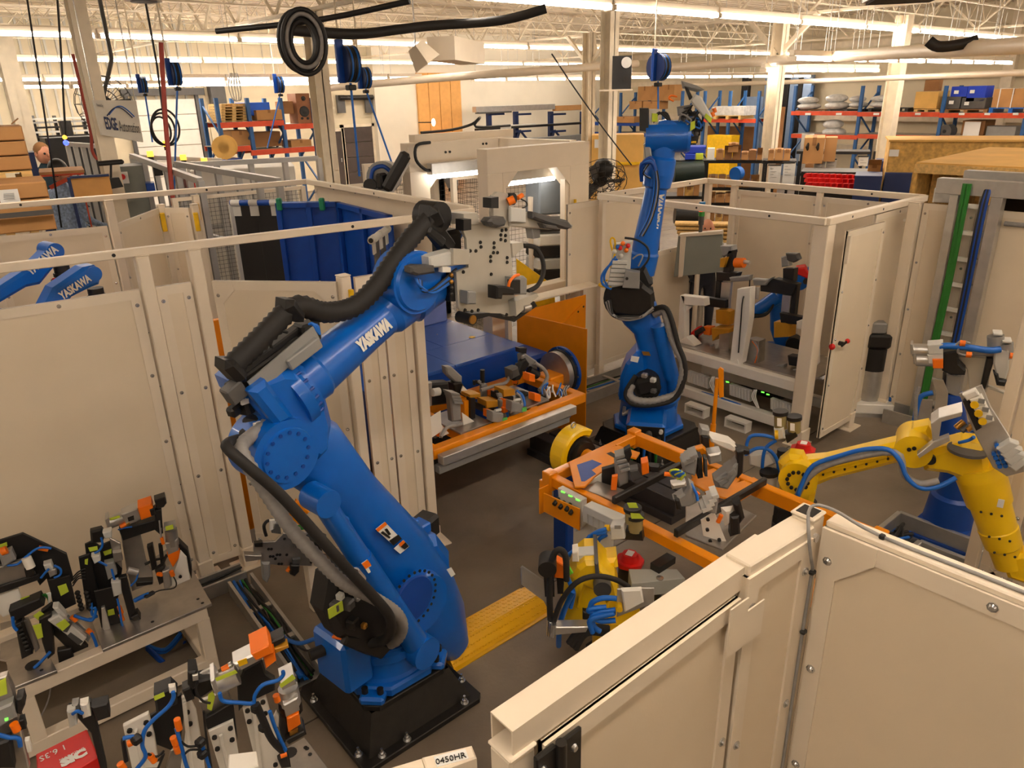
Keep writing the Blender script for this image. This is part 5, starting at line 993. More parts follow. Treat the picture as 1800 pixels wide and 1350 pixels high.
for k,(x,y)in enumerate(((1208,652),(1282,675),(1354,700))):
 for j in range(7):xx,yy=x+j*5.2,y+j*1.8;T_.slab([(xx,yy),(xx+4.6,yy+1.5),(xx+4.6,yy+21),(xx,yy+19)],-.0,.05,'valve_module',LGRY,.003)
 for j in range(3):T_.line([(x+44+j*2,y+10,.02),(x+40+j*3,y+22,-.01),(x+46+j*2,y+36,-.01),(x+50+j,y+42,.0)],.006,'sensor_wire',PAPER)
T_.line([(1196,685,.0),(1230,696,.0),(1280,706,-.0),(1330,726,-.0),(1362,738,.0)],.02,'hose_bundle',HOSE);T_.line([(1200,682,.02),(1240,692,.01),(1300,712,.01),(1350,730,.01)],.014,'hose_bundle',HOSE)
for x,y in ((1278,671),(1340,689),(1349,693)):T_.slab([(x-2,y-1),(x+3,y),(x+3,y+2),(x-2,y+1)],-.004,.0,'indicator',LED,.0003,'green indicator')
T2_=Pl(t,(6.2,3.8),-90)
T2_.slab([(1195,520),(1203,520),(1203,612),(1190,608)],0,.09,'white_post',WHT,.004);T2_.slab([(1196,519),(1238,524),(1239,538),(1203,536)],0,.09,'white_arm',WHT,.004);T2_.slab([(1203,536),(1217,538),(1203,550)],.03,.06,'white_gusset',WHT);T2_.slab([(1188,604),(1206,592),(1222,608),(1206,616)],-.02,.1,'post_foot',WHT)
T2_.slab([(1296,508),(1319,505),(1317,560),(1302,645),(1282,642),(1290,570)],-.12,-.03,'white_post',WHT,.005);T2_.slab([(1272,640),(1296,632),(1300,645),(1292,652)],-.13,-.02,'post_foot',WHT)
T2_.slab([(1400,565),(1422,560),(1436,570),(1434,582),(1400,578)],-.1,-.0,'white_arm',WHT,.004);T2_.slab([(1420,582),(1434,582),(1434,640),(1420,655)],-.1,-.02,'white_post',WHT)
for dx,dy,q in ((0,0,0),(132,38,1)):
 if not q:
  blocks(T2_,(([(1280,440),(1289,440),(1282,480),(1270,478)],.3,.38,'black_column',BLK,.004),([(1265,432),(1286,432),(1288,445),(1270,452)],.3,.4,'clamp_head',GRY,.01),([(1258,478),(1296,480),(1290,494),(1258,494)],.28,.38,'black_beam',BLK,.006),([(1268,496),(1285,496),(1280,545),(1264,545)],.3,.34,'steel_column',ALU,.004),([(1258,494),(1266,494),(1264,530),(1256,530)],.3,.34,'black_column',BLK,.004),([(1226,520),(1275,528),(1275,542),(1232,538)],.2,.26,'black_beam',BLK,.005),([(1258,545),(1275,545),(1282,548),(1280,572),(1258,568)],.2,.3,'brass_block',BRASS,.004),([(1266,454),(1278,452),(1272,470),(1265,470)],.26,.3,'yellow_tag',BRASS,.002),([(1281,488),(1318,484),(1316,494),(1284,496)],.2,.27,'grey_cylinder',GRY,.01)))
  T2_.rod((1293,462,.3),(1308,462,.3),.05,'sensor_block',ORGS);T2_.rod((1308,460,.3),(1318,462,.3),.02,'sensor_end',ALU)
 else:blocks(T2_,(([(1376,472),(1396,472),(1394,496),(1376,494)],.2,.28,'black_column',BLK,.004),([(1372,452),(1384,448),(1386,468),(1373,470)],.2,.28,'clamp_head',GRY,.01),([(1380,445),(1400,446),(1404,456),(1394,462),(1382,458)],.2,.27,'clamp_head',DGRY,.01),([(1336,495),(1360,490),(1400,500),(1392,520),(1336,512)],.1,.2,'black_beam',BLK,.006),([(1375,518),(1390,520),(1386,556),(1372,552)],.12,.18,'steel_column',ALU,.004),([(1392,515),(1402,500),(1396,555),(1388,556)],.12,.18,'black_column',BLK,.004),([(1370,550),(1410,558),(1415,572),(1372,568)],.05,.12,'black_beam',BLK,.005),([(1360,566),(1380,566),(1389,572),(1388,592),(1360,594)],.05,.16,'brass_block',BRASS,.004),([(1322,490),(1345,492),(1356,488),(1344,502),(1324,502)],.06,.14,'grey_cylinder',GRY,.01),([(1328,505),(1335,505),(1333,527),(1314,522)],-.02,-.01,'steel_plate',ALU,.001)))
blocks(T2_,(([(1213,585),(1225,575),(1228,588),(1220,595),(1216,602)],.2,.3,'red_clamp',RED,.01),([(1220,582),(1232,575),(1236,582),(1224,590),(1222,602)],.15,.2,'black_hook',BLK,.006),([(1236,574),(1250,575),(1247,590),(1236,588)],.2,.28,'orange_block',ORGS,.006),([(1250,577),(1284,578),(1282,585),(1264,588),(1252,600)],.1,.3,'brass_dish',BRASS,.004),([(1264,588),(1282,585),(1280,632),(1263,640)],.1,.2,'steel_block',STL,.004),([(1302,598),(1318,596),(1334,600),(1332,648),(1312,652),(1302,640)],.0,.12,'steel_cabinet',STL,.004),([(1238,610),(1250,606),(1250,626),(1240,630)],.1,.16,'toggle_clamp',GRY,.006),([(1228,622),(1240,620),(1246,628),(1232,630)],.08,.12,'black_jaw',BLK,.005),([(1362,643),(1378,641),(1376,658),(1362,660)],.05,.12,'toggle_clamp',GRY,.006),([(1342,654),(1356,652),(1358,662),(1345,664)],.03,.08,'black_jaw',BLK,.005),([(1384,625),(1402,628),(1402,645),(1386,642)],.1,.2,'black_block',BLK,.006),([(1406,618),(1424,628),(1420,650),(1408,640)],.1,.2,'brass_dish',BRASS,.004),([(1378,655),(1400,648),(1398,660),(1380,664)],.06,.1,'steel_block',STL,.004)))
T2_.line([(1318,492,-.02),(1316,510,-.03),(1306,525,-.13),(1302,570,-.13),(1298,620,-.13)],.007,'cable',CBLK)
for k in range(3):T2_.line([(1322+k*2,600,-.02),(1332+k,615,-.03),(1326,640-k*3,-.02)],.006,'sensor_wire',(ORGS,CGRY,CGRY)[k])
# control box with stack light, face of the man behind
t=thing('control_box','grey control enclosure on a cream bracket with a red and green stack light','cabinet',(7.55,5.0,0));Cb=Pl(t,(7.5,4.95),-62)
Cb.slab([(1192,415),(1270,408),(1270,478),(1184,487)],.02,.1,'enclosure',mat('enclosure_grey',(146,148,138),.5,var=.03),.006);Cb.slab([(1196,413),(1206,411),(1200,487),(1192,488)],-.0,.02,'bracket',CREAMD);Cb.slab([(1194,412),(1270,406),(1270,412),(1196,417)],-.01,.1,'bracket',CREAMD)
p=Cb.P(1231,410,.05);part(t,'stand',B().cyl(V((p.x,p.y,0)),p-V((0,0,.3)),.03,n=10),CREAMD);part(t,'lamp_stem',B().cyl(p,p+V((0,0,.10)),.022,n=10).cyl(p+V((0,0,.1)),p+V((0,0,.2)),.032,n=12),DGRY)
for k,(m,z)in enumerate(((mat('lamp_green',(60,150,60),.3,var=0),.2),(mat('lamp_red_lit',(255,60,40),.3,var=0,emit=2.5),.255),(mat('lamp_blue',(30,110,170),.3,var=0),.31))):part(t,'lamp_lens',B().cyl(p+V((0,0,z)),p+V((0,0,z+.052)),.035,n=12),m,('green lens','lit red lens','blue lens')[k])
# pump unit on a skid behind the door
t=thing('pump_unit','black and steel pump unit on a pale skid beyond the open door','machine',(7.05,3.3,0));Pu=Pl(t,(7.02,3.12),-50)
c=Pu.P(1526,690,.1);part(t,'skid',B().box((c.x,c.y,.08),(.42,.36,.1),rz=-50,bev=.008),WHT);part(t,'skid_foot',B().box((c.x,c.y,.02),(.3,.4,.04),rz=-50),ALU)
part(t,'tank',B().cyl((c.x,c.y,.13),(c.x,c.y,.45),.11,n=22),ALU);part(t,'tank_band',B().cyl((c.x,c.y,.45),(c.x,c.y,.68),.115,n=22),BLK);part(t,'pump_head',B().box((c.x,c.y,.76),(.22,.22,.14),rz=-50,bev=.02),BLKS);part(t,'motor',B().box((c.x-.02,c.y,.89),(.14,.13,.11),rz=-50,bev=.015),GRY)
part(t,'side_frame',B().beam((c.x+.12,c.y-.14,.1),(c.x+.12,c.y-.14,.8),.04,.04).beam((c.x+.12,c.y-.14,.8),(c.x-.02,c.y-.05,.8),.04,.04),BLK)
for k in range(3):part(t,'hose',B().tube([(c.x+.1,c.y-.1,.7-k*.1),(c.x+.2,c.y-.16,.6-k*.1),(c.x+.16,c.y-.18,.3),(c.x+.05,c.y-.2,.14)],.014,n=6),(HOSE,CBLK,HOSE)[k])
# low aluminium cable channels on the floor
def tray(p,q,w,lab,h=.1,fill=3):
 p,q=V(p),V(q);u=(q-p).normalized();n=V((-u.y,u.x,0));t=thing('cable_tray',lab,'tray',(p+q)/2);up=V((0,0,1))
 for s in (-1,1):part(t,'side_rail',B().beam(p+n*s*w/2+up*h/2,q+n*s*w/2+up*h/2,.02,h),ALU)
 part(t,'floor_pan',B().beam(p+up*.012,q+up*.012,w-.02,.006),ALU)
 for k in range(1,max(2,int((q-p).length/.35))):c=p.lerp(q,k/max(2,int((q-p).length/.35)));part(t,'rung',B().beam(c-n*(w/2-.01)+up*h*.75,c+n*(w/2-.01)+up*h*.75,.04,.012),ALU)
 g=random.Random(int(p.x*100))
 for k in range(fill*3):
  o=n*g.uniform(-.35,.35)*w;pts=[p.lerp(q,f)+o+n*g.uniform(-.12,.12)*w+up*(.03+g.random()*h*.6)for f in (0,.25,.5,.75,1)];part(t,'cable',B().tube(pts,g.uniform(.005,.011),n=6),(HOSE,HOSE,HOSE,HOSE,CBLK,CBLK,CBLK,GRN)[g.randrange(8)])
 return t
tray((1.30,4.42,0),(1.24,3.3,0),.15,'aluminium cable tray full of blue hoses beside the blue robot pedestal',fill=4)
tray((.35,4.56,0),(1.36,4.52,0),.12,'aluminium cable tray along the foot of the left cell panels',fill=2)
tray((5.0,5.2,0),(6.35,5.2,0),.3,'wide cable tray on the floor behind the orange shield',h=.12,fill=1)
tray((7.22,2.72,0),(7.22,1.5,0),.25,'low aluminium cable box on the floor under the ladder',h=.14,fill=2)
# square aluminium cable well near the blue pedestal
t=thing('cable_well','square aluminium floor frame with coiled black cables by the yellow arm','tray',(4.98,1.5,0))
for p,q in (((4.70,1.78),(5.26,1.78)),((4.70,1.2),(4.70,1.78)),((5.26,1.2),(5.26,1.78)),((4.70,1.2),(5.26,1.2)),((4.98,1.2),(4.98,1.52)),((4.72,1.52),(4.98,1.52))):part(t,'side_rail',B().beam((*p,.075),(*q,.075),.035,.15,bev=.003),ALU)
part(t,'floor_pan',B().bx(4.7,5.26,1.2,1.78,.004,.012),STL)
for k in range(7):g=random.Random(k);part(t,'cable',B().tube([(4.76+g.random()*.4,1.55+g.random()*.2,.06+g.random()*.08)for _ in range(5)],.012,n=6),HOSE if k==2 else CBLK)
# cable ladder on the right fence and the beams above
t=thing('cable_ladder','upright aluminium cable ladder with green and dark blue cable bundles','ladder',(7.25,2.33,0))
for y,w_ in ((2.49,.07),(2.16,.09)):part(t,'side_rail',B().bx(7.2,7.3,y-w_/2,y+w_/2,.1,2.2,bev=.004),ALU)
for k in range(9):part(t,'rung',B().bx(7.235,7.265,2.2,2.455,.25+k*.23,.29+k*.23,bev=.004),WHT)
for k in range(5):part(t,'green_cable',B().tube([(7.2-.01*(k%2),2.43-k*.013,2.3),(7.21,2.43-k*.012,1.5),(7.2,2.44-k*.012,.8),(7.19,2.44-k*.012,.15)],.011,n=6),GRN)
for k in range(4):part(t,'blue_cable',B().tube([(7.3,2.24,2.3),(7.2,2.27-k*.014,2.15),(7.2,2.27-k*.014,1.2),(7.19,2.28-k*.014,.15)],.012,n=6),BLUED if k%2 else CBLK)
t=thing('wireway_beam','two stacked aluminium channels crossing over the cable ladder','beam',(7.3,1.9,2.2));part(t,'channel',B().bx(7.22,7.34,.7,2.66,2.2,2.33,bev=.004),ALU);part(t,'channel',B().bx(7.5,7.6,.7,2.55,2.24,2.38,bev=.004),ALU);part(t,'leg',B().bx(7.42,7.48,.8,.86,0,2.3),ALU);part(t,'leg',B().bx(7.42,7.48,2.3,2.36,0,2.3),ALU);part(t,'tie',B().bx(7.34,7.5,.8,.86,2.24,2.3),ALU);part(t,'tie',B().bx(7.34,7.5,2.3,2.36,2.24,2.3),ALU)
solo('wiring_rail','grey conduit pipe along the top of the right fence panels','pipe',B().cyl((7.33,2.1,1.98),(7.33,.3,1.98),.02,n=8),CGRY)
# yellow tread-plate ramp
TP=mat('tread_plate',(244,184,10),.3,var=.05,coat=.2)
t=thing('cable_ramp','yellow tread plate cable ramp on the floor beside the big blue robot','ramp',(2.3,2.98,0));z1=.09
part(t,'cover',B().add([(x,y,z)for x in (1.92,2.68)for y,z in ((2.84,.0),(2.93,z1),(3.05,z1),(3.12,.0))],[(0,4,5,1),(1,5,6,2),(2,6,7,3),(0,1,2,3),(4,7,6,5),(0,3,7,4)]),TP)
b=B()
for i in range(34):
 for j in range(9):
  x=1.93+i*.0222;fy=(j+.5)/9;y=2.845+.27*fy
  z=z1*min(1,(y-2.84)/.09,(3.12-y)/.07);z=max(0,z);a=45 if (i+j)%2 else-45
  b.box((x,y,z+.0012),(.018,.006,.003),rz=a)
part(t,'tread_lugs',b,TP,kind='stuff')
part(t,'side_flange',B().bx(1.9,2.7,2.815,2.842,0,.006),TP);part(t,'side_flange',B().bx(1.9,2.7,3.118,3.145,0,.006),TP)
# ---- R7: the yellow robot crouched behind the nearest gate
pedestal('robot_pedestal','dark pedestal hidden under the crouched yellow robot',2.62,2.2,.18,.16,.15,BLKS,studs=False)
R7=Rb((2.5,2.2),-45,.16,'industrial_robot','crouched yellow robot with blue hoses behind the nearest gate');r=R7;P=r.P
b=B().cyl((2.6,2.2,.16),(2.58,2.2,.45),.14,.13,18);r.pt('base_casting',b,YEL)
b=B();loft(b,[(P(1030,1090,.0),.12,.12),(P(1028,1050,0),.13,.13),(P(1032,1015,0),.12,.13),(P(1036,992,0),.09,.11)],r.n,14,4);r.pt('lower_arm',b,YEL)
b=B();r.slab(b,[(1005,1018),(1014,1000),(1028,989),(1050,988),(1060,1000),(1082,1022),(1085,1032),(1090,1055),(1066,1065),(1060,1050),(1030,1035),(1018,1075),(1010,1072)],-.14,.1,.02);r.pt('elbow_housing',b,YEL)
b=B();r.slab(b,[(1045,990),(1052,990),(1055,1025),(1048,1030)],-.16,.12,.008);r.pt('strap',b,DGRY);b=B();r.axle(b,1059,1037,-.2,-.1,.045);r.pt('axis_cap',b,DGRY)
b=B();r.slab(b,[(1058,986),(1085,983),(1087,1000),(1076,1006),(1062,1000)],-.02,.12,.02);r.pt('wrist',b,YEL)
b=B();r.slab(b,[(1002,1045),(1014,1040),(1016,1068),(1008,1076)],-.1,-.02,.01);r.pt('side_cover',b,YEL)
b=B();r.slab(b,[(1024,1075),(1044,1078),(1040,1095),(1024,1090)],-.16,-.1,.008);r.pt('black_cover',b,BLK)
for k,pts in enumerate((((1084,1052),(1060,1051),(1042,1058),(1037,1070)),((1066,1067),(1045,1069),(1034,1073),(1050,1078),(1082,1076)),((1082,1072),(1055,1076),(1040,1085),(1045,1102),(1055,1110)),((1082,1090),(1058,1092),(1044,1088),(1036,1094),(1042,1112)),((1080,1078),(1052,1084),(1038,1090),(1040,1105)))):b=B().tube([P(x,y,-.3-k*.01)for x,y in pts],.014,n=7);r.pt('air_hose',b,HOSE)
b=B().tube([P(*q)for q in ((1003,1068,-.2),(1008,1045,-.2),(1004,1030,-.2),(995,1010,-.2))],.012,n=7);r.pt('air_hose',b,HOSE);b=B().tube([P(*q)for q in ((1007,1040,-.22),(993,1070,-.22),(984,1100,-.2),(982,1135,-.1))],.015,n=7);r.pt('air_hose',b,HOSE)
b=B().tube([P(*q)for q in ((970,1105,-.28),(985,1060,-.3),(1012,1025,-.3),(1045,1013,-.28),(1080,1018,-.24),(1105,1032,-.2))],.014,n=8);r.pt('black_hose',b,RUB,'black hydraulic hose with printed dashes');b=B().tube([P(*q)for q in ((968,1100,-.27),(966,1040,-.27),(970,985,-.27),(982,966,-.27),(994,978,-.27),(996,1020,-.26))],.016,n=8);r.pt('black_hose',b,RUB)
b=B().cyl(P(968,1090,-.28),P(967,1116,-.28),.018,n=8);r.pt('hose_ferrule',b,BOLT);b=B().cyl(P(972,1096,-.3),P(970,1118,-.3),.018,n=8);r.pt('hose_ferrule',b,BOLT)
b=B();r.slab(b,[(1085,1036),(1128,1034),(1150,1034),(1150,1060),(1084,1085)],-.3,-.29,.002);r.pt('valve_plate',b,ALU);b=B();r.slab(b,[(1092,1038),(1128,1036),(1132,1060),(1098,1078)],-.33,-.3,.008);r.pt('white_valve',b,WHT);b=B();r.axle(b,1089,1072,-.34,-.3,.016);r.pt('yellow_knob',b,YELD)
Q7=lambda px,w0,w1,nm,m,bev=.004:(lambda b:(r.slab(b,px,w0,w1,bev),r.pt(nm,b,m)))(B())
Q7([(955,1010),(972,1008),(975,1050),(958,1050)],-.26,-.2,'sealer_canister',BLK);Q7([(976,985),(992,995),(994,1018),(974,1016)],-.24,-.18,'orange_regulator',ORGS);Q7([(988,988),(996,985),(1008,1008),(1002,1012)],-.2,-.19,'green_tag',mat('green_tag',(110,210,50),.6,var=0));Q7([(978,1015),(992,1018),(990,1045),(980,1045)],-.22,-.16,'valve_body',BLKS);Q7([(1006,972),(1016,970),(1018,988),(1006,988)],-.1,-.02,'white_module',WHT);Q7([(1016,976),(1048,974),(1048,990),(1016,990)],-.08,-.0,'white_module',LGRY)
b=B();r.axle(b,962,1002,-.3,-.2,.045);r.pt('round_cap',b,BLK)
Q7([(915,998),(918,995),(962,1025),(962,1062),(916,1028)],-.18,-.17,'aluminium_angle',ALU);Q7([(965,1103),(1035,1102),(1030,1112),(966,1118)],-.3,-.24,'aluminium_bar',ALU)
for k in range(3):b=B().tube([P(1000+k*6,1130+k*5,-.28),P(1015+k*5,1112+k*3,-.28),P(1040,1103+k*4,-.27),P(1070,1105+k*5,-.25)],.018,n=7);r.pt('black_hose',b,RUB)
# grey junction box and red beacons
t=thing('junction_box','flat grey steel box beside the crouched yellow robot','box',(2.75,1.9,0));zj=.7
top(t,[(1105,1000),(1190,1000),(1204,1016),(1110,1026)],zj,.09,'box',mat('box_grey',(158,158,150),.4,var=.03));p=Zp(1160,1017,zj);part(t,'lock',B().cyl(p,p+V((0,0,.006)),.02,n=12),BOLT);p=Zp(1150,1010,zj-.09);part(t,'stand',B().cyl(p,V((p.x,p.y,0)),.03,n=10),BLK)
for px,z,o,lab in (((1107,982),.62,.0,'red octagonal beacon cap on a black base by the crouched yellow robot'),((1412,787),.86,.0,'red octagonal beacon cap on a black base by the long yellow arm')):
 t=thing('scanner_cap',lab,'beacon',Zp(*px,z));p=Zp(*px,z);s=.075
 part(t,'base',B().cyl(p-V((0,0,.13)),p-V((0,0,.03)),s*.85,n=16),BLK);part(t,'flange',B().cyl(p-V((0,0,.03)),p-V((0,0,.005)),s*1.1,n=8),RED);part(t,'cap',B().cyl(p-V((0,0,.005)),p+V((0,0,.035)),s*.75,s*.6,8),RED);part(t,'sticker',B().box(p+V((0,0,.037)),(.05,.04,.003),rz=20),PAPER,'white and yellow sticker');part(t,'stem',B().cyl(p-V((0,0,.13)),V((p.x,p.y,0)),.02,n=10),BLK)
 # ---------------------------------------------------------------- tooling stands at the lower left
ZP=.46
t=thing('tooling_stand','white tooling stand with black fixtures in front of the big cream panel','table',(.3,3.95,0));s1=t
fr=lambda nm,p,q,w=.07,h=.08:part(t,nm,B().beam(p,q,w,h,bev=.005),CREAMD)
Yf,Yb=3.80,4.30
fr('front_beam',(-.9,Yf,ZP-.055),(.90,Yf,ZP-.055));fr('rear_beam',(-.9,Yb,ZP-.055),(.90,Yb,ZP-.055));fr('end_beam',(.87,Yf+.03,ZP-.055),(.87,Yb-.03,ZP-.055));fr('lower_front_beam',(-.9,Yf,.06),(.90,Yf,.06));fr('lower_end_beam',(.87,Yf+.03,.06),(.87,Yb-.03,.06));fr('lower_rear_beam',(-.9,Yb,.06),(.90,Yb,.06))
for x in (.87,.0,-.86):
 for y in (Yf,Yb):part(t,'leg',B().bx(x-.034,x+.034,y-.034,y+.034,0,ZP-.09,bev=.004),CREAMD)
top(t,[(180,1142),(372,1060),(338,1000),(300,960),(150,1060)],ZP+.002,.02,'tool_plate',STL,.003,'scuffed steel plate');top(t,[(15,1212),(100,1178),(95,1168),(82,1145),(30,1150),(12,1160)],ZP+.002,.02,'tool_plate',STL,.003,'smaller steel plate at the left end')
top(t,[(0,1160),(0,1095),(180,1050),(178,1140),(100,1175)],ZP-.05,.012,'lower_plate',STL)
for x,y in ((348,1053),(356,1060),(268,1093),(73,1178),(20,1204)):p=Zp(x,y,ZP+.0022);part(t,'plate_hole',B().cyl(p,p+V((0,0,.001)),.009,n=9),BLK)
p=Zp(58,1170,ZP+.003);part(t,'grommet',B().cyl(p,p+V((0,0,.006)),.035,n=14),BLK)
def hpoly(Pn,items,d=0.):
 for px,w0,w1,nm,m,bv in items:Pn.slab(px,w0+d,w1+d,nm,m,bv)
 # right hand fixture: white gusset, orange block, cylinder
A=Pl(t,(.6,4.0),-20)
hpoly(A,(([(313,988),(317,968),(328,980),(334,1019),(299,1034),(298,1028)],-.06,-.045,'white_gusset',WHT,.003),([(312,950),(330,968),(337,1000),(337,1018),(332,1005),(325,978),(312,965)],-.03,.02,'black_plate',BLK,.004),([(293,973),(315,966),(317,978),(304,998),(297,985)],-.05,.0,'orange_block',ORGS,.004),([(290,956),(312,948),(314,968),(296,976)],-.06,.0,'clamp_head',ALU,.005)))
A.rod((300,930,-.03),(304,957,-.03),.033,'cylinder',STL);A.slab([(287,929),(307,924),(308,929),(289,934)],-.065,.005,'cylinder_cap',ALU);A.note([(290,926),(304,922),(305,930),(292,933)],-.068)
for x,y in ((317,1013),(298,1021)):p=A.P(x,y,-.062);part(t,'cap_screw',B().cyl(p,p-A.n*.008,.009,n=8),BLKS)
hpoly(A,(([(258,962),(268,958),(276,1000),(267,1004)],-.02,.02,'black_finger',BLKS,.004),([(278,958),(285,956),(290,995),(283,998)],-.02,.0,'black_finger',BLK,.004),([(272,1005),(288,995),(296,1020),(280,1030)],-.08,-.02,'black_body',BLK,.01),([(285,1006),(298,1001),(302,1030),(289,1038)],-.1,-.05,'clear_block',ALU,.005),([(238,1024),(268,1022),(268,1028),(240,1032)],-.06,-.01,'black_bar',BLKS,.004)))
A.rod((278,1009,-.08),(284,1010,-.1),.012,'sensor',ORGS);A.rod((301,1004,-.1),(304,1012,-.1),.012,'sensor',ORGS);A.rod((284,945,-.06),(287,956,-.06),.009,'sensor',ORGS)
A.line([(304,1012,-.1),(310,1025,-.1),(305,1034,-.1),(280,1038,-.1),(258,1048,-.1),(240,1052,-.1)],.004,'cable',CBLK);A.line([(283,928,-.04),(283,945,-.06),(280,915,-.04)],.004,'cable',CGRY);A.line([(286,990,-.03),(293,975,-.02),(290,980,-.02),(270,985,0),(255,992,0)],.008,'cable',BLKS)
A.line([(236,1056,-.1),(250,1049,-.1),(262,1044,-.1)],.012,'hose',HOSE);part(t,'hose_loom',B().box(A.P(263,1045,-.1),(.06,.03,.02),rz=15,bev=.008),BLK)
# middle: steel upright, black gantry, horizontal clamp
Bm=Pl(t,(.45,4.12),-15)
hpoly(Bm,(([(213,946),(247,938),(257,985),(268,1005),(270,1025),(232,1040),(222,1000)],.0,.02,'steel_upright',STL,.003),([(209,932),(282,912),(285,928),(248,940),(216,951)],-.04,.03,'black_gantry',BLK,.004),([(272,898),(284,896),(287,938),(281,940),(272,932)],-.05,.03,'black_gantry_end',BLK,.004),([(213,905),(242,893),(250,912),(240,918),(222,924)],-.06,.02,'clamp_body',ALU,.006),([(242,893),(266,885),(270,895),(268,908),(248,915)],-.07,.03,'orange_guard',ORGS,.005),([(271,880),(290,874),(293,885),(288,892),(276,896)],-.05,.02,'jaw_block',BLKS,.005),([(213,901),(245,889),(246,892),(216,905)],.01,.04,'black_strip',BLKS,.002),([(263,897),(272,893),(274,905),(266,908)],-.08,-.04,'black_knuckle',BLK,.005)))
Bm.rod((190,920,-.02),(219,908,-.02),.033,'cylinder',ALU);Bm.slab([(184,914),(190,911),(194,928),(189,931)],-.06,.02,'cylinder_cap',ALU);Bm.note([(192,911),(210,906),(211,910),(194,915)],-.06);Bm.rod((270,893,-.02),(278,888,-.02),.01,'rod',BOLT);Bm.rod((212,926,-.05),(222,921,-.05),.012,'sensor',ORGS);Bm.rod((222,921,-.05),(228,918,-.05),.012,'fitting',BRONZE);Bm.slab([(224,910),(235,906),(236,914),(226,917)],-.062,-.06,'indicator_block',BLKS,.001)
Bm.line([(208,931,-.04),(220,928,-.06),(232,926,-.05)],.004,'cable',HOSE)
# left tower of black plates with valves and notes
D=Pl(t,(.26,4.05),-15)
hpoly(D,(([(149,957),(162,951),(175,960),(197,950),(208,960),(215,1000),(208,1050),(182,1058),(158,1035)],.02,.035,'black_plate',BLK,.003),([(138,981),(158,974),(172,1040),(176,1075),(152,1072)],-.02,.0,'black_plate',BLK,.003),([(158,935),(178,930),(186,940),(180,955),(160,956)],-.02,.03,'valve_body',BLKS,.01),([(180,937),(196,933),(197,945),(184,948)],-.04,.01,'white_fitting',LGRY,.005),([(192,945),(212,955),(215,1000),(200,985)],.0,.015,'steel_cheek',STL,.004),([(160,979),(175,976),(177,986),(166,992)],-.06,-.01,'white_fitting',LGRY,.005),([(183,992),(200,988),(206,1010),(190,1020)],-.05,.0,'regulator',GRY,.005),([(198,972),(213,970),(216,985),(200,990)],-.03,.0,'steel_block',STL,.003)))
for px in ([(155,963),(171,960),(172,967),(158,970)],[(181,970),(196,965),(196,973),(184,977)],[(149,984),(155,982),(154,993),(149,992)]):D.note(px,-.025 if px[0][0]<180 else .018)
for pts in (((178,945),(180,958),(174,968),(166,972)),((170,985),(180,990),(188,994)),((196,1000),(200,1015),(204,1028))):D.line([(x,y,-.05)for x,y in pts],.006,'air_hose',HOSE)
D.rod((224,1002,-.05),(242,1006,-.05),.018,'small_cylinder',ALU);D.line([(242,1004,-.05),(240,1018,-.05),(230,1030,-.05)],.005,'air_hose',HOSE)
hpoly(D,(([(208,1017),(222,1014),(242,1092),(230,1098)],-.06,-.02,'black_leg',BLK,.004),([(230,1086),(242,1080),(250,1092),(239,1098)],-.08,-.01,'black_foot',BLKS,.005),([(165,1040),(205,1030),(212,1095),(178,1104)],-.06,-.045,'black_plate',BLK,.003),([(195,1025),(212,1022),(214,1045),(200,1050)],-.08,-.03,'bracket',LGRY,.005),([(178,1070),(184,1068),(196,1112),(192,1120),(180,1105)],-.09,-.06,'steel_finger',ALU,.004)))
D.note([(189,1073),(200,1070),(202,1080),(190,1083)],-.064);D.rod((209,1066,-.08),(214,1078,-.08),.011,'sensor',ORGS);D.rod((212,1080,-.08),(216,1090,-.08),.011,'sensor',ORGS);D.line([(206,1052,-.08),(210,1070,-.09),(214,1095,-.09),(217,1102,-.09)],.006,'air_hose',HOSE);D.line([(160,1060,-.06),(162,1080,-.07),(170,1084,-.07),(150,1090,-.05)],.008,'air_hose',HOSE)
for k in range(4):D.line([(128,1015+k*5,-.02),(138,1005+k*4,-.03),(150,1000+k*6,-.03)],.004,'cable',CBLK)
for x0 in (136,152):
 for k in range(5):p=D.P(x0+k*1.8,1042+k*7,-.06);part(t,'terminal',B().sph(p,.014,8,6),BLKS)
 # far left black bulkhead with its kit
E_=Pl(t,(-.02,4.0),-12)
hpoly(E_,(([(-12,953),(40,937),(117,973),(130,1020),(92,1052),(82,1018),(70,1030),(60,1012),(-12,1040)],.02,.035,'black_bulkhead',BLK,.004),([(-12,1000),(40,985),(62,1010),(64,1018),(-12,1046)],-.03,.0,'steel_box',STL,.004),([(-12,1035),(68,1010),(68,1020),(-12,1048)],-.05,-.03,'black_rail',BLK,.003),([(42,1000),(56,995),(60,1012),(46,1016)],-.07,-.03,'sensor_box',BLKS,.004),([(-2,978),(20,968),(28,985),(5,1000)],-.06,.0,'wired_block',GRY,.01),([(76,994),(90,990),(94,1000),(82,1008)],-.03,.02,'valve',LGRY,.005),([(84,1004),(98,1000),(100,1010),(88,1016)],-.03,.02,'valve',ALU,.005),([(-5,1045),(32,1034),(40,1060),(60,1055),(62,1062),(5,1085),(-5,1075)],-.02,.0,'white_sheet',WHT,.002),([(85,1020),(122,1012),(134,1062),(96,1080)],-.01,.005,'black_plate',BLK,.003)))
E_.rod((46,980,-.05),(54,998,-.06),.022,'cylinder',WHT);E_.rod((68,963,-.01),(85,966,-.02),.012,'sensor',ORGS);E_.rod((2,970,-.06),(12,966,-.06),.02,'orange_plug',ORGS)
E_.note([(-5,959),(12,953),(13,960),(-5,967)],.016);E_.note([(101,1031),(116,1026),(121,1040),(107,1048)],-.014);E_.note([(36,1052),(52,1047),(52,1053),(38,1057)],-.022)
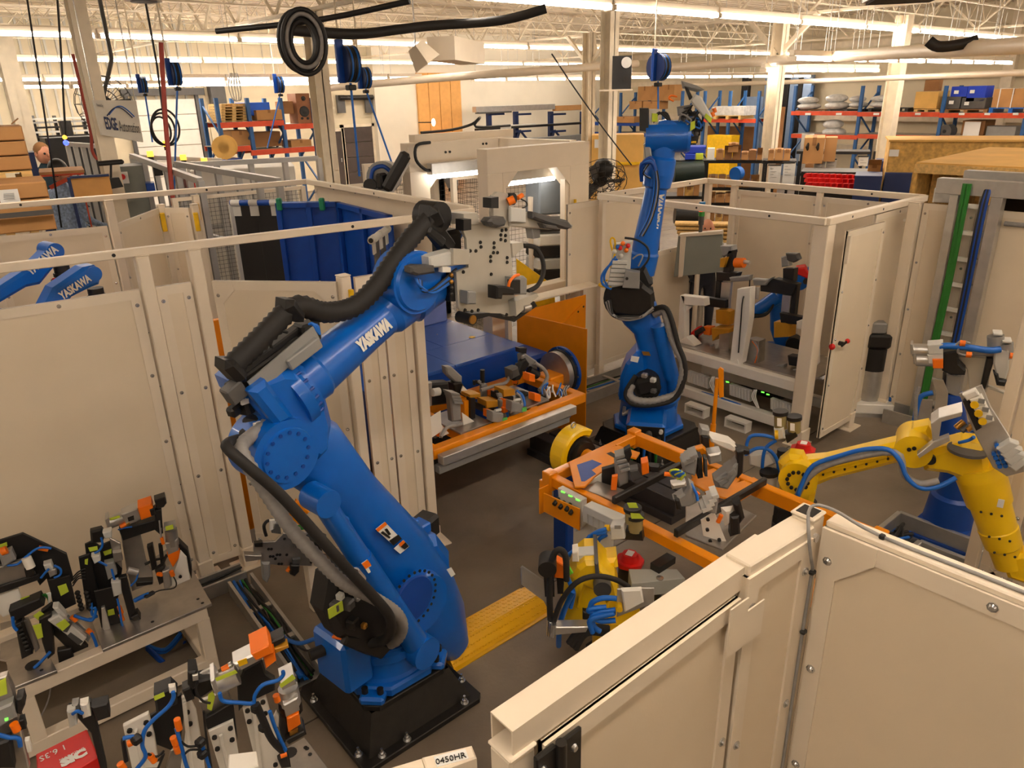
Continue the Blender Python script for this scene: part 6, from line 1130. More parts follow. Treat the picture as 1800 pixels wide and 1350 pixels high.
for pts in (((12,994),(30,992),(44,980),(62,966),(75,962),(90,964)),((95,994),(106,1000),(106,1010),(95,1016)),((72,1016),(80,1006),(86,1000))):E_.line([(x,y,-.04)for x,y in pts],.006,'air_hose',HOSE)
for k in range(5):E_.line([(64+k*3,1052,-.02),(72+k*4,1046-k,-.04),(86,1050+k*4,-.02)],.004,'cable',GRN if k<3 else PAPER)
# lower front: cable chain, sloping valve unit, black stays
H=Pl(t,(.12,3.88),-15)
hpoly(H,(([(26,1098),(38,1094),(58,1150),(38,1160)],-.02,.06,'cable_chain',BLK,.006),([(40,1092),(50,1088),(70,1140),(62,1148)],.02,.04,'steel_post',STL,.003),([(15,1075),(70,1052),(78,1065),(30,1092),(20,1092)],.0,.08,'black_bar',BLK,.006),([(68,1090),(90,1078),(96,1150),(84,1160),(74,1130)],-.04,.0,'black_stay',BLK,.005),([(72,1075),(90,1062),(155,1138),(128,1150),(95,1118)],.02,.05,'black_stay',BLK,.005),([(84,1092),(104,1082),(152,1122),(142,1136)],-.06,.02,'valve_unit',LGRY,.006),([(92,1069),(102,1068),(116,1084),(108,1088)],-.04,.02,'valve_unit_head',LGRY,.006),([(108,1088),(120,1086),(160,1120),(155,1130)],-.03,.0,'valve_side',GRY,.004),([(104,1108),(122,1092),(128,1095),(118,1112)],-.064,-.06,'dark_label',DGRY,.0005),([(118,1118),(124,1112),(146,1128),(138,1134)],-.064,-.06,'dark_label',DGRY,.0005),([(100,1145),(125,1140),(130,1162),(104,1170)],.0,.04,'black_foot',BLK,.005)))
H.note([(58,1083),(70,1074),(78,1080),(68,1091)],-.01);H.note([(57,1100),(72,1096),(76,1120),(66,1124)],-.045);H.note([(98,1098),(114,1088),(123,1098),(110,1110)],-.068)
for x,y in ((130,1087),(158,1110)):H.rod((x-4,y-3,-.04),(x+4,y+4,-.04),.012,'sensor',ORGS)
for pts in (((130,1082),(148,1088),(162,1090),(168,1075),(166,1068)),((22,1085),(24,1100),(30,1108)),((60,1174),(75,1160),(88,1146)),((26,1198),(50,1190),(62,1178)),((160,1112),(166,1124),(170,1136))):H.line([(x,y,-.05)for x,y in pts],.008,'air_hose',HOSE)
for k in range(7):H.rod((30+k*2.6,1102+k*7,-.03),(38+k*2.6,1099+k*7,-.03),.009,'chain_link',BLKS)
H.line([(90,1200,-.02),(85,1230,-.03),(70,1262,-.05),(50,1290,-.05)],.004,'cable',CGRY)
# looms under the plate
U=Pl(t,(.7,4.1),0)
for k in range(3):U.line([(258,1134+k*3,0),(290,1142+k*2,.02),(318,1112+k*3,.05)],.012,'hose_loom',HOSE if k!=1 else BLUED);U.line([(258,1136+k*2,0),(300,1168+k*2,-.04),(326,1128+k*2,.05)],.012,'hose_loom',BLUED)
part(t,'junction',B().box(U.P(332,1120,.1),(.06,.05,.06),bev=.006),BRONZE)
# drilled gripper lying behind the blue robot (held by a small stand)
t=thing('gripper_tool','small drilled grey gripper plate behind the blue robot pedestal','gripper',(1.42,3.85,0));K=Pl(t,(1.45,3.85),-15)
hpoly(K,(([(446,954),(484,952),(498,938),(543,936),(549,952),(551,975),(548,995),(490,994),(462,990),(456,978),(446,970)],-.02,.0,'tool_plate',STL,.002),([(430,976),(460,977),(460,984),(432,988)],-.05,-.0,'side_finger',STL,.003),([(447,955),(462,953),(462,962),(448,962)],-.05,-.02,'black_pad',BLKS,.003),([(520,953),(533,953),(531,963),(519,963)],-.05,-.02,'stop_block',DGRY,.004),([(514,983),(528,982),(528,993),(514,993)],-.05,-.02,'stop_block',DGRY,.004),([(511,994),(527,994),(526,1006),(518,1014),(510,1010)],-.07,-.03,'black_clamp',BLK,.006),([(460,990),(475,990),(476,1012),(470,1026),(462,1020)],-.04,.02,'swing_clamp',GRY,.01),([(551,942),(565,960),(570,985),(562,990),(552,975)],-.01,.05,'black_side',BLK,.006),([(478,918),(492,920),(495,940),(478,938)],-.06,.0,'valve',DGRY,.008),([(474,915),(486,914),(484,930),(474,934)],-.06,-.04,'white_connector',WHT,.004),([(510,934),(540,924),(541,929),(512,937)],-.02,.02,'green_tape',GRN,.001),([(505,898),(520,908),(535,922),(530,926),(512,914)],.04,.08,'orange_arm',ORG,.006),([(522,880),(545,900),(540,905),(518,888)],.04,.08,'orange_arm',ORG,.006)))
for x,y in ((472,965),(477,965),(475,978),(480,978),(487,975),(492,975),(504,975),(484,982),(490,991),(495,991),(540,946),(541,953),(547,988),(500,947)):p=K.P(x,y,-.0205);part(t,'screw_hole',B().cyl(p,p-K.n*.003,.009,n=8),BLK)
K.line([(468,942),(466,920),(474,916)]and [(468,942,-.02),(464,925,-.02),(470,916,-.02),(478,916,-.03)],.01,'cable',CBLK);K.line([(486,914,-.03),(488,900,-.02),(495,895,.0),(502,896,.03)],.008,'cable',CBLK);K.rod((505,1004,-.05),(509,998,-.05),.012,'sensor',ORGS)
part(t,'stand',B().bx(1.55,1.62,3.86,3.93,0,.5,bev=.004),CREAMD);part(t,'stand_arm',B().beam(K.P(535,960,.01),(1.585,3.9,.49),.05,.05),BLK)
# hose running from the tray to the robot
t=thing('air_hose','blue hose running from the cable tray to the blue robot','hose',(1.3,3.4,.3));part(t,'hose',B().tube([(1.28,3.75,.06),(1.24,3.55,.16),(1.22,3.3,.3),(1.24,3.1,.45),(1.27,2.98,.52)],.012,n=7),HOSE);part(t,'cable',B().tube([(1.3,3.75,.06),(1.27,3.5,.14),(1.24,3.25,.27),(1.26,3.0,.49)],.006,n=6),CBLK)
# ---- nearest stand, bottom left
t=thing('tooling_stand','nearest white tooling stand with white gusset plates and orange clamps','table',(.3,2.2,0))
fr=lambda nm,p,q,w=.07,h=.08:part(t,nm,B().beam(p,q,w,h,bev=.005),CREAMD)
Yf,Yb,ZQ=1.9,2.5,.46
fr('front_beam',(-.5,Yf,ZQ-.055),(.87,Yf,ZQ-.055));fr('end_beam',(.84,Yf+.03,ZQ-.055),(.84,Yb-.03,ZQ-.055));fr('lower_front_beam',(-.5,Yf,.06),(.87,Yf,.06))
rb=part(t,'rear_beam',B().beam((-.5,Yb,ZQ-.055),(.87,Yb,ZQ-.055),.07,.08,bev=.005),CREAMD)
for x in (.84,-.4):
 for y in (Yf,Yb):part(t,'leg',B().bx(x-.034,x+.034,y-.034,y+.034,0,ZQ-.09,bev=.004),CREAMD)
part(t,'tool_plate',B().bx(-.45,.89,1.86,2.53,ZQ-.012,ZQ+.004,bev=.003),STL)
for x,y in ((510,1323),(545,1326),(537,1314),(540,1316)):p=Zp(x,y,ZQ+.0045);part(t,'plate_hole',B().cyl(p,p+V((0,0,.001)),.03 if x==510 else .009,n=12),BLK)
A=Pl(t,(.45,2.32),-18)
for px in ([(216,1277),(261,1254),(272,1295),(280,1350),(232,1352)],[(319,1228),(330,1222),(345,1250),(355,1310),(360,1352),(318,1352),(326,1290)],[(366,1286),(410,1266),(420,1330),(422,1352),(386,1352)],[(425,1240),(466,1218),(476,1255),(500,1352),(452,1352)]):
 g_=A.slab(px,-.03,-.012,'white_gusset',WHT,.003,'white painted gusset plate')
 cx=sum(x for x,y in px[:2])/2;cy=max(px[0][1],px[1][1])
 A.slab([(cx-3,cy+10),(cx+3,cy+7),(cx+16,1352),(cx+9,1352)],-.045,-.03,'gusset_rib',WHT,.003,None,g_)
for x,y in ((228,1283),(257,1269),(262,1289),(327,1210),(329,1251),(334,1271),(377,1295),(382,1315),(405,1279),(408,1299),(435,1248),(438,1267),(462,1233),(466,1253),(484,1343)):p=A.P(x,y,-.0305);part(t,'cap_screw',B().cyl(p,p-A.n*.008,.009,n=8),BLKS)
hpoly(A,(([(262,1262),(318,1222),(326,1240),(318,1300),(300,1320),(275,1310)],.0,.02,'black_plate',BLK,.004),([(270,1222),(300,1210),(312,1222),(312,1240),(275,1256)],-.05,.02,'black_block',BLK,.008),([(300,1320),(320,1305),(320,1352),(292,1352)],.0,.015,'steel_plate',STL,.003),([(350,1235),(400,1215),(412,1245),(362,1270)],.0,.02,'steel_plate',STL,.003),([(358,1265),(410,1235),(418,1300),(408,1265),(366,1286)],-.02,.0,'black_plate',BLK,.003),([(417,1205),(428,1178),(460,1160),(468,1185),(484,1195),(484,1215),(430,1240),(420,1252)],-.05,-.02,'black_cheek',BLK,.006),([(408,1190),(440,1150),(463,1160),(420,1185)],.0,.05,'steel_rail',ALU,.004)))
# horizontal clamp
Hc=Pl(t,(.45,2.2),-18)
hpoly(Hc,(([(410,1168),(446,1150),(462,1160),(424,1180)],-.04,.03,'clamp_body',ALU,.006),([(441,1150),(473,1134),(481,1148),(450,1162)],-.07,.04,'orange_guard',ORGS,.004),([(463,1155),(483,1146),(486,1162),(468,1176)],-.05,.0,'orange_guard',ORGS,.004),([(475,1130),(500,1118),(502,1128),(482,1140)],.0,.06,'jaw',BLKS,.005),([(482,1141),(507,1134),(508,1139),(484,1150)],-.01,.03,'brass_strip',BRASS,.003),([(443,1135),(462,1127),(466,1135),(447,1144)],.02,.06,'black_valve',BLK,.005),([(330,1182),(345,1180),(350,1205),(338,1215),(330,1205)],-.04,.03,'black_block',BLK,.006),([(338,1188),(348,1186),(349,1196),(339,1198)],-.05,-.04,'steel_face',ALU,.002),([(340,1200),(372,1192),(378,1212),(350,1230),(340,1225)],-.01,.05,'black_bracket',BLK,.006),([(320,1215),(335,1208),(342,1230),(328,1236)],-.02,.03,'black_block',BLK,.005)))
Hc.rod((376,1205,-.01),(418,1186,-.01),.034,'cylinder',ALU,None,'polished air cylinder');Hc.rod((350,1193,.03),(380,1178,.03),.02,'cylinder',ALU,None,'thin air cylinder');Hc.slab([(370,1198),(377,1194),(384,1213),(377,1217)],-.05,.04,'cylinder_cap',ALU);Hc.note([(378,1193),(414,1178),(418,1183),(381,1198)],-.052);Hc.note([(417,1163),(433,1157),(436,1166),(421,1172)],-.042,YELD,'warning_label','yellow warning label');Hc.rod((391,1178,.01),(404,1171,.01),.012,'sensor',ORGS);Hc.rod((404,1171,.01),(409,1168,.01),.014,'fitting',BOLT)
Hc.slab([(366,1222),(374,1216),(378,1225),(372,1250),(364,1246)],-.03,-.025,'note_strip',NOTE,.0005,'crumpled yellow-green note')
for pts in (((386,1218),(392,1232),(420,1235),(445,1236),(448,1222),(462,1204),(488,1196),(498,1186),(497,1180)),((448,1235),(455,1255),(470,1290),(490,1310),(502,1320)),((474,1250),(482,1275),(492,1298),(502,1318)),((304,1216),(305,1226),(296,1242),(270,1265),(254,1285),(250,1310),(256,1330),(240,1352)),((216,1298),(232,1295),(248,1298)),((310,1280),(318,1310),(326,1340),(330,1352)),((355,1310),(362,1330),(370,1352))):Hc.line([(x,y,-.07)for x,y in pts],.007,'air_hose',HOSE)
Hc.line([(450,1238,-.08),(462,1265,-.08),(478,1300,-.08),(500,1322,-.06)],.014,'cable_loom',CBLK)
for pts in (((316,1300),(330,1312),(352,1310)),((325,1325),(335,1318),(355,1318)),((260,1325),(275,1330),(288,1320)),((268,1340),(280,1335),(288,1325),(278,1350)),((358,1250),(362,1290),(372,1352)),((346,1200),(345,1215),(356,1232),(370,1236))):Hc.line([(x,y,-.07)for x,y in pts],.004,'cable',CBLK)
for a,b_ in (((225,1308),(236,1303)),((264,1328),(272,1338)),((311,1264),(315,1282)),((304,1296),(309,1308)),((211,1342),(218,1352)),((493,1328),(504,1324)),((310,1312),(313,1322))):Hc.rod((*a,-.07),(*b_,-.07),.011,'sensor',ORGS)
for x,y in ((240,1300),(352,1305),(356,1325),(450,1245),(463,1278)):part(t,'cable_tie',B().box(Hc.P(x,y,-.075),(.03,.03,.03),rz=20,bev=.006),BLK)
Hc.note([(270,1225),(288,1217),(290,1224),(272,1232)],-.06);Hc.slab([(296,1208),(308,1206),(310,1218),(298,1220)],-.06,-.04,'white_fitting',WHT,.004);Hc.slab([(212,1305),(218,1300),(226,1340),(218,1345)],-.06,-.04,'black_switch',BLK,.005)
# upright clamp at the right end
Uc=Pl(t,(.78,2.2),-18)
Uc.rod((506,1208,0),(512,1236,0),.037,'cylinder',ALU,None,'polished upright cylinder');Uc.slab([(494,1206),(518,1194),(521,1203),(497,1214)],-.05,.05,'cylinder_cap',ALU);Uc.note([(491,1204),(514,1186),(520,1193),(494,1210)],-.052)
hpoly(Uc,(([(498,1240),(524,1226),(527,1250),(503,1262)],-.05,.04,'clamp_body',ALU,.005),([(505,1264),(526,1254),(529,1274),(507,1288)],-.06,.03,'orange_guard',ORGS,.004),([(492,1255),(504,1262),(508,1300),(498,1310),(492,1285)],-.02,.04,'black_plate',BLK,.005),([(502,1302),(535,1285),(539,1292),(508,1310)],-.05,.03,'black_foot',BLKS,.004),([(520,1230),(530,1228),(533,1250),(527,1258)],.0,.03,'black_side',BLK,.004),([(476,1270),(486,1250),(492,1260),(490,1280)],.0,.012,'white_gusset',WHT,.003),([(488,1336),(505,1322),(512,1350),(495,1352)],-.04,.02,'black_box',BLK,.005)))
Uc.rod((485,1222,-.03),(488,1232,-.03),.012,'sensor',ORGS);Uc.slab([(508,1287),(524,1280),(525,1290),(510,1296)],-.04,.0,'bronze_block',BRONZE,.003)
# left part of the stand: two tall fixtures and the red box
Lf=Pl(t,(.02,2.35),-15)
hpoly(Lf,(([(-10,1195),(12,1188),(24,1215),(40,1300),(52,1352),(-10,1352)],.0,.03,'steel_upright',STL,.004),([(-10,1250),(22,1236),(30,1262),(-10,1285)],-.04,.0,'grey_block',GRY,.006),([(28,1230),(40,1226),(44,1240),(36,1258),(28,1255)],-.03,.02,'black_bracket',BLK,.005),([(43,1303),(51,1301),(56,1322),(48,1324)],-.05,-.03,'white_plate',WHT,.002),([(33,1268),(42,1265),(46,1282),(36,1285)],-.03,.0,'black_bracket',BLK,.003),([(-10,1310),(18,1300),(26,1352),(-10,1352)],-.05,-.01,'black_box',BLK,.006)))
Lf.note([(-6,1200),(10,1192),(13,1220),(-4,1226)],-.004);Lf.rod((24,1272,-.04),(30,1284,-.04),.012,'sensor',ORGS);Lf.line([(-8,1290,-.05),(15,1296,-.05),(32,1298,-.05),(36,1312,-.05)],.007,'air_hose',HOSE);Lf.slab([(8,1264),(14,1262),(14,1266),(9,1268)],-.042,-.04,'indicator',LED,.0004,'green indicator')
Lm=Pl(t,(.3,2.45),-15)
hpoly(Lm,(([(120,1245),(160,1235),(172,1280),(188,1352),(176,1352),(160,1290)],.0,.03,'black_upright',BLK,.004),([(117,1252),(132,1248),(136,1275),(122,1282)],-.04,.0,'white_valve',LGRY,.006),([(140,1240),(155,1236),(160,1260),(146,1265)],-.04,.0,'white_valve',WHT,.006),([(160,1244),(190,1236),(194,1262),(170,1270)],-.03,.02,'black_bracket',BLK,.006),([(126,1240),(138,1238),(140,1250),(128,1254)],-.02,.02,'grey_cap',GRY,.005)))
Lm.line([(128,1255,-.05),(136,1250,-.06),(145,1254,-.05)],.006,'air_hose',HOSE)
part(t,'back_channel',B().bx(-.3,.75,2.54,2.6,.36,.46),BLKS)
t=thing('red_box','red controller box with white hand lettering among the nearest fixtures','box',(.18,2.0,.46));zr=.92
Q=[Zp(x,y,zr)for x,y in ((63,1325),(152,1281),(173,1330),(68,1392))]
b=B().prism([(p.x,p.y)for p in Q],(0,0,zr-.14),(1,0,0),(0,1,0),(0,0,.14),bev=.004);part(t,'case',b,RED)
u=(Q[1]-Q[0]).normalized();v=V((-u.y,u.x,0));text(t,'lettering','1 6.3S',Zp(112,1310,zr+.0005),-u,-v,.028,PAPER,'white hand lettering',width=.08)
text(t,'logo','SIC',Zp(108,1349,zr+.0005),u,v,.035,PAPER,'white maker mark',width=.085,bold=.004);text(t,'logo','MARKING',Zp(105,1338,zr+.0005),u,v,.008,PAPER,None,width=.08)
part(t,'stand',B().bx(.12,.22,2.0,2.08,.46,zr-.14),BLK)
# cream tubes right below the camera
t=thing('labelled_rail','cream square tube end with a white numbered label at the bottom edge','rail',Zp(780,1340,1.95));zl=1.95
P4=[Zp(x,y,zl)for x,y in ((742,1330),(829,1309),(838,1331),(752,1362))];b=B().prism([(p.x,p.y)for p in P4],(0,0,zl-.05),(1,0,0),(0,1,0),(0,0,.05),bev=.003);part(t,'sleeve',b,CREAMD)
P5=[Zp(x,y,zl-.004)for x,y in ((600,1375),(742,1332),(750,1358),(620,1410))];part(t,'tube',B().prism([(p.x,p.y)for p in P5],(0,0,zl-.05),(1,0,0),(0,1,0),(0,0,.046),bev=.002),CREAMD)
u=(P4[1]-P4[0]).normalized();v=V((-u.y,u.x,0));P6=[Zp(x,y,zl+.0008)for x,y in ((762,1330),(818,1316),(824,1333),(768,1348))];part(t,'label',B().prism([(p.x,p.y)for p in P6],(0,0,zl),(1,0,0),(0,1,0),(0,0,.0008)),PAPER,'white label');text(t,'lettering','0450HR',Zp(767,1345,zl+.001),u,v,.013,BLKS,'dark number 0450HR',width=.057)
part(t,'post',B().bx(P4[2].x-.05,P4[2].x-.005,P4[2].y+.005,P4[2].y+.04,0,zl-.05),CREAMD)
t=thing('white_block','blank white plastic block at the bottom edge by the nearest fixtures','block',Zp(430,1335,1.3));zl=1.6
P4=[Zp(x,y,zl)for x,y in ((402,1325),(450,1319),(454,1345),(400,1365))];part(t,'block',B().prism([(p.x,p.y)for p in P4],(0,0,zl-.04),(1,0,0),(0,1,0),(0,0,.04),bev=.003),WHT);c=(P4[0]+P4[2])/2;part(t,'stand',B().bx(c.x-.02,c.x+.02,c.y-.02,c.y+.02,0,zl-.04),CREAMD)
# ---------------------------------------------------------------- inside the left cell and the portal behind
def wire(t,o,u,U,H,z0=0,p=.05,r=.0018,m=None,nm='wire_mesh'):
 "welded wire mesh, one joined piece of real wires"
 b=B();o,u=V(o),V(u).normalized()
 for k in range(int(U/p)+1):q=o+u*(k*p)+V((0,0,z0));b.cyl(q,q+V((0,0,H)),r,n=4,cap=False)
 for k in range(int(H/p)+1):q=o+V((0,0,z0+k*p));b.cyl(q,q+u*U,r,n=4,cap=False)
 return part(t,nm,b,m or BLK,kind='stuff')
def mesh_fence(p,q,h,lab,p_=.05,posts=True):
 p,q=V((*p,0)),V((*q,0));u=(q-p);L=u.length;u.normalize();t=thing('mesh_fence',lab,'fence',(p+q)/2)
 wire(t,p,u,L,h-.12,.1,p_)
 part(t,'top_rail',B().beam(p+V((0,0,h)),q+V((0,0,h)),.04,.04),CREAMD)
 for e in ((p,q)if posts else()):part(t,'post',B().bx(e.x-.03,e.x+.03,e.y-.03,e.y+.03,0,h+.02),CREAMD)
 return t
mesh_fence((2.8,9.35),(4.4,9.3),2.03,'black wire mesh fence behind the left cell, over the cartons');mesh_fence((4.9,9.2),(6.4,9.0),2.0,'black wire mesh fence by the grey hose reel machine')
# black welding curtain on its tube
cb=[Zp(405,357,2.13),Zp(495,356,2.13)];t=thing('welding_curtain','black two-strip welding curtain hung from a grey tube by white clips','curtain',(cb[0]+cb[1])/2)
part(t,'tube',B().cyl(cb[0],cb[1],.03,n=12),HOSE if False else BLUED)
u=(cb[1]-cb[0]).normalized();n=V((u.y,-u.x,0));L=(cb[1]-cb[0]).length
for a,b_ in ((.02,.5),(.505,.98)):part(t,'strip',B().beam(cb[0]+u*L*(a+b_)/2-V((0,0,.03)),cb[0]+u*L*(a+b_)/2-V((0,0,1.95)),.006 if False else L*(b_-a),.006,up=n),BLK)
for f in (.02,.37,.78):part(t,'clip',B().cyl(cb[0]+u*L*f,cb[0]+u*L*(f+.17),.034,n=12).beam(cb[0]+u*L*(f+.085)+n*.006-V((0,0,.03)),cb[0]+u*L*(f+.085)+n*.006-V((0,0,.13)),L*.17,.006,up=n),LGRY)
part(t,'leg',B().bx(cb[0].x-.02,cb[0].x+.02,cb[0].y-.02,cb[0].y+.02,0,2.12),LGRY)
def screen(p,q,h,lab):
 p,q=V((*p,0)),V((*q,0));u=(q-p).normalized();n=V((-u.y,u.x,0));n=n if n.dot(-p)>0 else-n;L=(q-p).length;t=thing('blue_screen',lab,'screen',(p+q)/2)
 part(t,'sheet',B().prism([(0,.952),(L,.952),(L,h),(0,h)],p,u,(0,0,1),n*.006),BLUED)
 for f in (0,.5,.985):part(t,'stiffener',B().prism([(0,.952),(.05,.952),(.05,h),(0,h)],p+u*L*f*.97+n*.006,u,(0,0,1),n*.04,bev=.003),BLUED)
 part(t,'top_bar',B().prism([(0,h-.05),(L,h-.05),(L,h),(0,h)],p+n*.006,u,(0,0,1),n*.04,bev=.003),BLUED)
 return t
t=screen((3.12,7.22),(3.58,6.80),2.15,'wide dark blue steel screen inside the left cell beside the black curtain');q=Zp(492,359,2.13);q2=Zp(578,358,2.13);part(t,'tube',B().cyl(q,q2,.025,n=10),HOSE)
for x in (491,566):q=Zp(x,359,2.14);part(t,'green_clip',B().box(q,(.05,.06,.12),rz=-40,bev=.01),mat('green_clip',(20,130,90),.5))
screen((3.58,6.78),(3.46,5.62),2.15,'dark blue steel screen along the right side of the left cell')
t=thing('strip_curtain','end of a second grey welding curtain rail near the corrugated hose','curtain',Zp(655,430,2.1));a,b_=Zp(652,423,2.05),Zp(682,402,2.05);part(t,'tube',B().cyl(a,b_,.03,n=12),LGRY);u=(b_-a).normalized();L=(b_-a).length
for f in (.25,.62):part(t,'strip',B().beam(a+u*L*f-V((0,0,.03)),a+u*L*f-V((0,0,1.08)),L*.3,.006,up=(u.y,-u.x,0)),DGRY)
for f in (.05,.45,.8):part(t,'clip',B().cyl(a+u*L*f,a+u*L*(f+.15),.034,n=10).beam(a+u*L*(f+.08)-V((0,0,.03)),a+u*L*(f+.08)-V((0,0,.12)),L*.14,.01,up=(u.y,-u.x,0)),LGRY)
part(t,'end_cap',B().cyl(a-u*.003,a,.02,n=10),BLK);part(t,'post',B().bx(b_.x-.02,b_.x+.02,b_.y-.02,b_.y+.02,.952,2.05),BLUED)
t=thing('pale_blue_cover','pale blue sheet cover standing behind the second curtain rail','cover',(3.75,5.9,0));part(t,'sheet',B().bx(3.64,4.25,6.0,6.04,.95,2.0,bev=.01),mat('pale_blue',(120,136,196),.45));part(t,'side',B().bx(3.64,3.68,5.7,6.0,.95,2.0,bev=.01),BLUED)
# ---- portals with lamps
def portal(x0,x1,y,zt,jl,jr,hd,lab,zb=1.1):
 t=thing('welding_portal',lab,'portal',((x0+x1)/2,y,0));d=.16
 part(t,'left_jamb',B().bx(x0,x0+jl,y,y+d,0,zt-hd,bev=.004),CREAMD);part(t,'right_jamb',B().bx(x1-jr,x1,y,y+d,0,zt-hd,bev=.004),CREAMD);part(t,'header',B().bx(x0,x1,y,y+d,zt-hd,zt,bev=.004),CREAMD)
 for x,s in ((x0+jl,1),(x1-jr,-1)):part(t,'corner_gusset',B().prism([(0,0),(s*.2,0),(0,-.2)],(x,y,zt-hd),(1,0,0),(0,0,1),(0,d,0)),CREAMD)
 part(t,'sill',B().bx(x0+jl,x1-jr,y,y+d,zb-.08,zb,bev=.004),CREAMD)
 return t
LAMPM=mat('work_lamp',(255,250,240),.4,var=0,emit=14,ecol=(1,.93,.84))
t=portal(4.78,6.24,5.93,2.60,.2,.3,.24,'front cream welding portal with a bright lamp, right of the gripper');part(t,'lamp_housing',B().bx(5.06,5.94,6.14,6.24,2.24,2.34,bev=.004),ALU);part(t,'lamp_tube',B().cyl((5.08,6.17,2.22),(5.92,6.17,2.22),.028,n=10),LAMPM,'lit lamp tube');part(t,'handle_pole',B().cyl((5.99,5.9,1.1),(5.99,5.9,2.0),.016,n=8),YELD,'yellow pole');part(t,'inner_post',B().bx(5.88,5.95,5.95,6.02,0,2.36),CREAMD)
t=portal(4.70,6.1,7.2,2.62,.26,.2,.30,'rear cream welding portal with a bright lamp, above the corrugated hose');part(t,'lamp_housing',B().bx(4.9,5.9,7.06,7.16,2.28,2.4,bev=.004),ALU);part(t,'lamp_tube',B().cyl((4.92,7.08,2.26),(5.88,7.08,2.26),.03,n=10),LAMPM,'lit lamp tube');part(t,'cable',B().tube([(4.96,7.15,2.62),(4.76,7.12,2.6),(4.74,7.12,2.45),(4.84,7.1,2.34),(4.92,7.1,2.33)],.018,n=7),CBLK)
part(t,'track',B().bx(4.85,6.3,7.28,7.4,2.62,2.7),CREAMD)
for a in ((5.2,2.5),(5.26,2.5),(5.75,2.56),(5.8,2.56)):part(t,'bolt',B().cyl((a[0],7.2,a[1]),(a[0],7.19,a[1]),.014,n=8),BLKS)
solo('portal_beam','cream beam joining the two welding portals','beam',B().beam((6.15,6.1,2.55),(6.05,7.2,2.55),.12,.12),CREAMD)
solo('cable_run','black cable lying along the top of the rear portal','cable',B().tube([(4.95,7.3,2.72),(5.4,7.34,2.73),(5.7,7.33,2.78),(5.8,7.3,2.85),(5.72,7.28,2.75),(6.3,7.34,2.74)],.016,n=6),CBLK)
mesh_fence((4.95,8.6),(6.9,8.4),2.3,'wire mesh fence seen through the rear portal',.06);mesh_fence((5.6,7.62),(6.9,7.45),2.15,'wire mesh fence seen through the front portal',.06);mesh_fence((6.0,7.35),(6.4,9.0),2.2,'wire mesh fence running back behind the front portal',.06)
t=thing('waste_bin','dark grey round waste bin behind the rear portal mesh','bin',Dp(832,355,11.2).xy.to_3d());c=V((*Dp(832,355,11.2).xy,0));part(t,'tub',B().lathe(c,(0,0,1),[(0,.24),(.68,.31)],20),mat('bin_grey',(62,64,68),.6));part(t,'rim',B().lathe(c,(0,0,1),[(.66,.33),(.71,.335),(.72,.3)],20),mat('bin_grey',(62,64,68),.6))
# grey robot arm and bits glimpsed through the rear portal
t=thing('hanging_robot','grey robot arm hanging down, seen through the rear portal','robot',Dp(795,310,9.6));P=lambda x,y,w=0:Dp(x,y,9.6+w)
part(t,'upper_link',B().cyl(P(790,305),P(797,328),.1,.07,12),GRY);part(t,'wrist',B().cyl(P(796,326),P(797,335),.06,n=10),BLKS);part(t,'head',B().box(P(797,300),(.22,.16,.14),rz=30,bev=.03),LGRY);part(t,'black_arm',B().beam(P(800,302),P(818,290),.08,.08,bev=.02),BLK)
part(t,'mount_beam',B().beam(P(760,292,.3),P(835,288,.3),.1,.1),CREAMD);part(t,'mount_post',B().bx(P(762,292,.3).x-.04,P(762,292,.3).x+.04,P(762,292,.3).y-.04,P(762,292,.3).y+.04,0,2.4),CREAMD);part(t,'blue_valve',B().box(P(758,302),(.14,.1,.14),bev=.02),BLUED)
for k in range(4):part(t,'hose',B().tube([P(775+k*3,292+k),P(782+k*3,298+k*2,-.1),P(790+k*2,296)],.014,n=5),CBLK)
t=thing('yellow_guard','yellow sloped sheet behind the front portal mesh','guard',Dp(925,480,8.6));part(t,'sheet',B().prism([(0,0),(.45,-.35),(.45,-.8),(0,-.6)],Dp(908,455,8.3),(.85,-.5,0),(0,0,1),(.02,.03,0)),YELD);p=Dp(925,480,8.5);part(t,'leg',B().bx(p.x-.03,p.x+.03,p.y-.03,p.y+.03,0,1.0),YELD)
t=thing('hose_rack','low rack of black hoses and white trays behind the front portal','rack',V((*Dp(975,430,8.9).xy,0)))
for k,(y0,m)in enumerate(((345,mat('mid_grey_tray',(120,126,132),.5)),(395,BLK),(420,WHT),(440,BLK),(462,LGRY),(480,BLK))):a,b_=Dp(935,y0,8.7),Dp(1000,y0-3,9.0);part(t,'shelf_load',B().beam(a,b_,.3,.14 if k else .4,bev=.02),m)
for x in (935,1000):p=Dp(x,400,8.7 if x<950 else 9.);part(t,'rack_post',B().bx(p.x-.03,p.x+.03,p.y-.03,p.y+.03,0,2.0),CREAMD)
# hose machine left of the portal: grey round body with black slide
t=thing('hose_reel_machine','grey rounded machine head with a black tilted slide left of the rear portal','machine',V((*Dp(672,312,8.3).xy,0)));P=lambda x,y,w=0:Dp(x,y,8.3+w)
part(t,'head',B().cyl(P(672,312),P(680,310,.35),.17,n=20),GRY);part(t,'front',B().box(P(671,318,-.05),(.14,.08,.16),rz=30,bev=.02),BLK);part(t,'blue_hose',B().tube([P(652,330),P(655,300),P(672,292),P(685,300)],.022,n=7),BLUED);part(t,'wheel',B().cyl(P(650,326,-.05),P(652,325,.05),.07,n=14),BLK)
part(t,'slide',B().beam(P(678,334,-.1),P(715,268,-.1),.16,.12,bev=.03),BLK);part(t,'slide_rail',B().beam(P(686,340,-.12),P(717,285,-.12),.04,.05),ALU);part(t,'column',B().bx(P(675,330).x-.1,P(675,330).x+.1,P(675,330,.2).y-.1,P(675,330,.2).y+.1,0,1.75),DGRY)
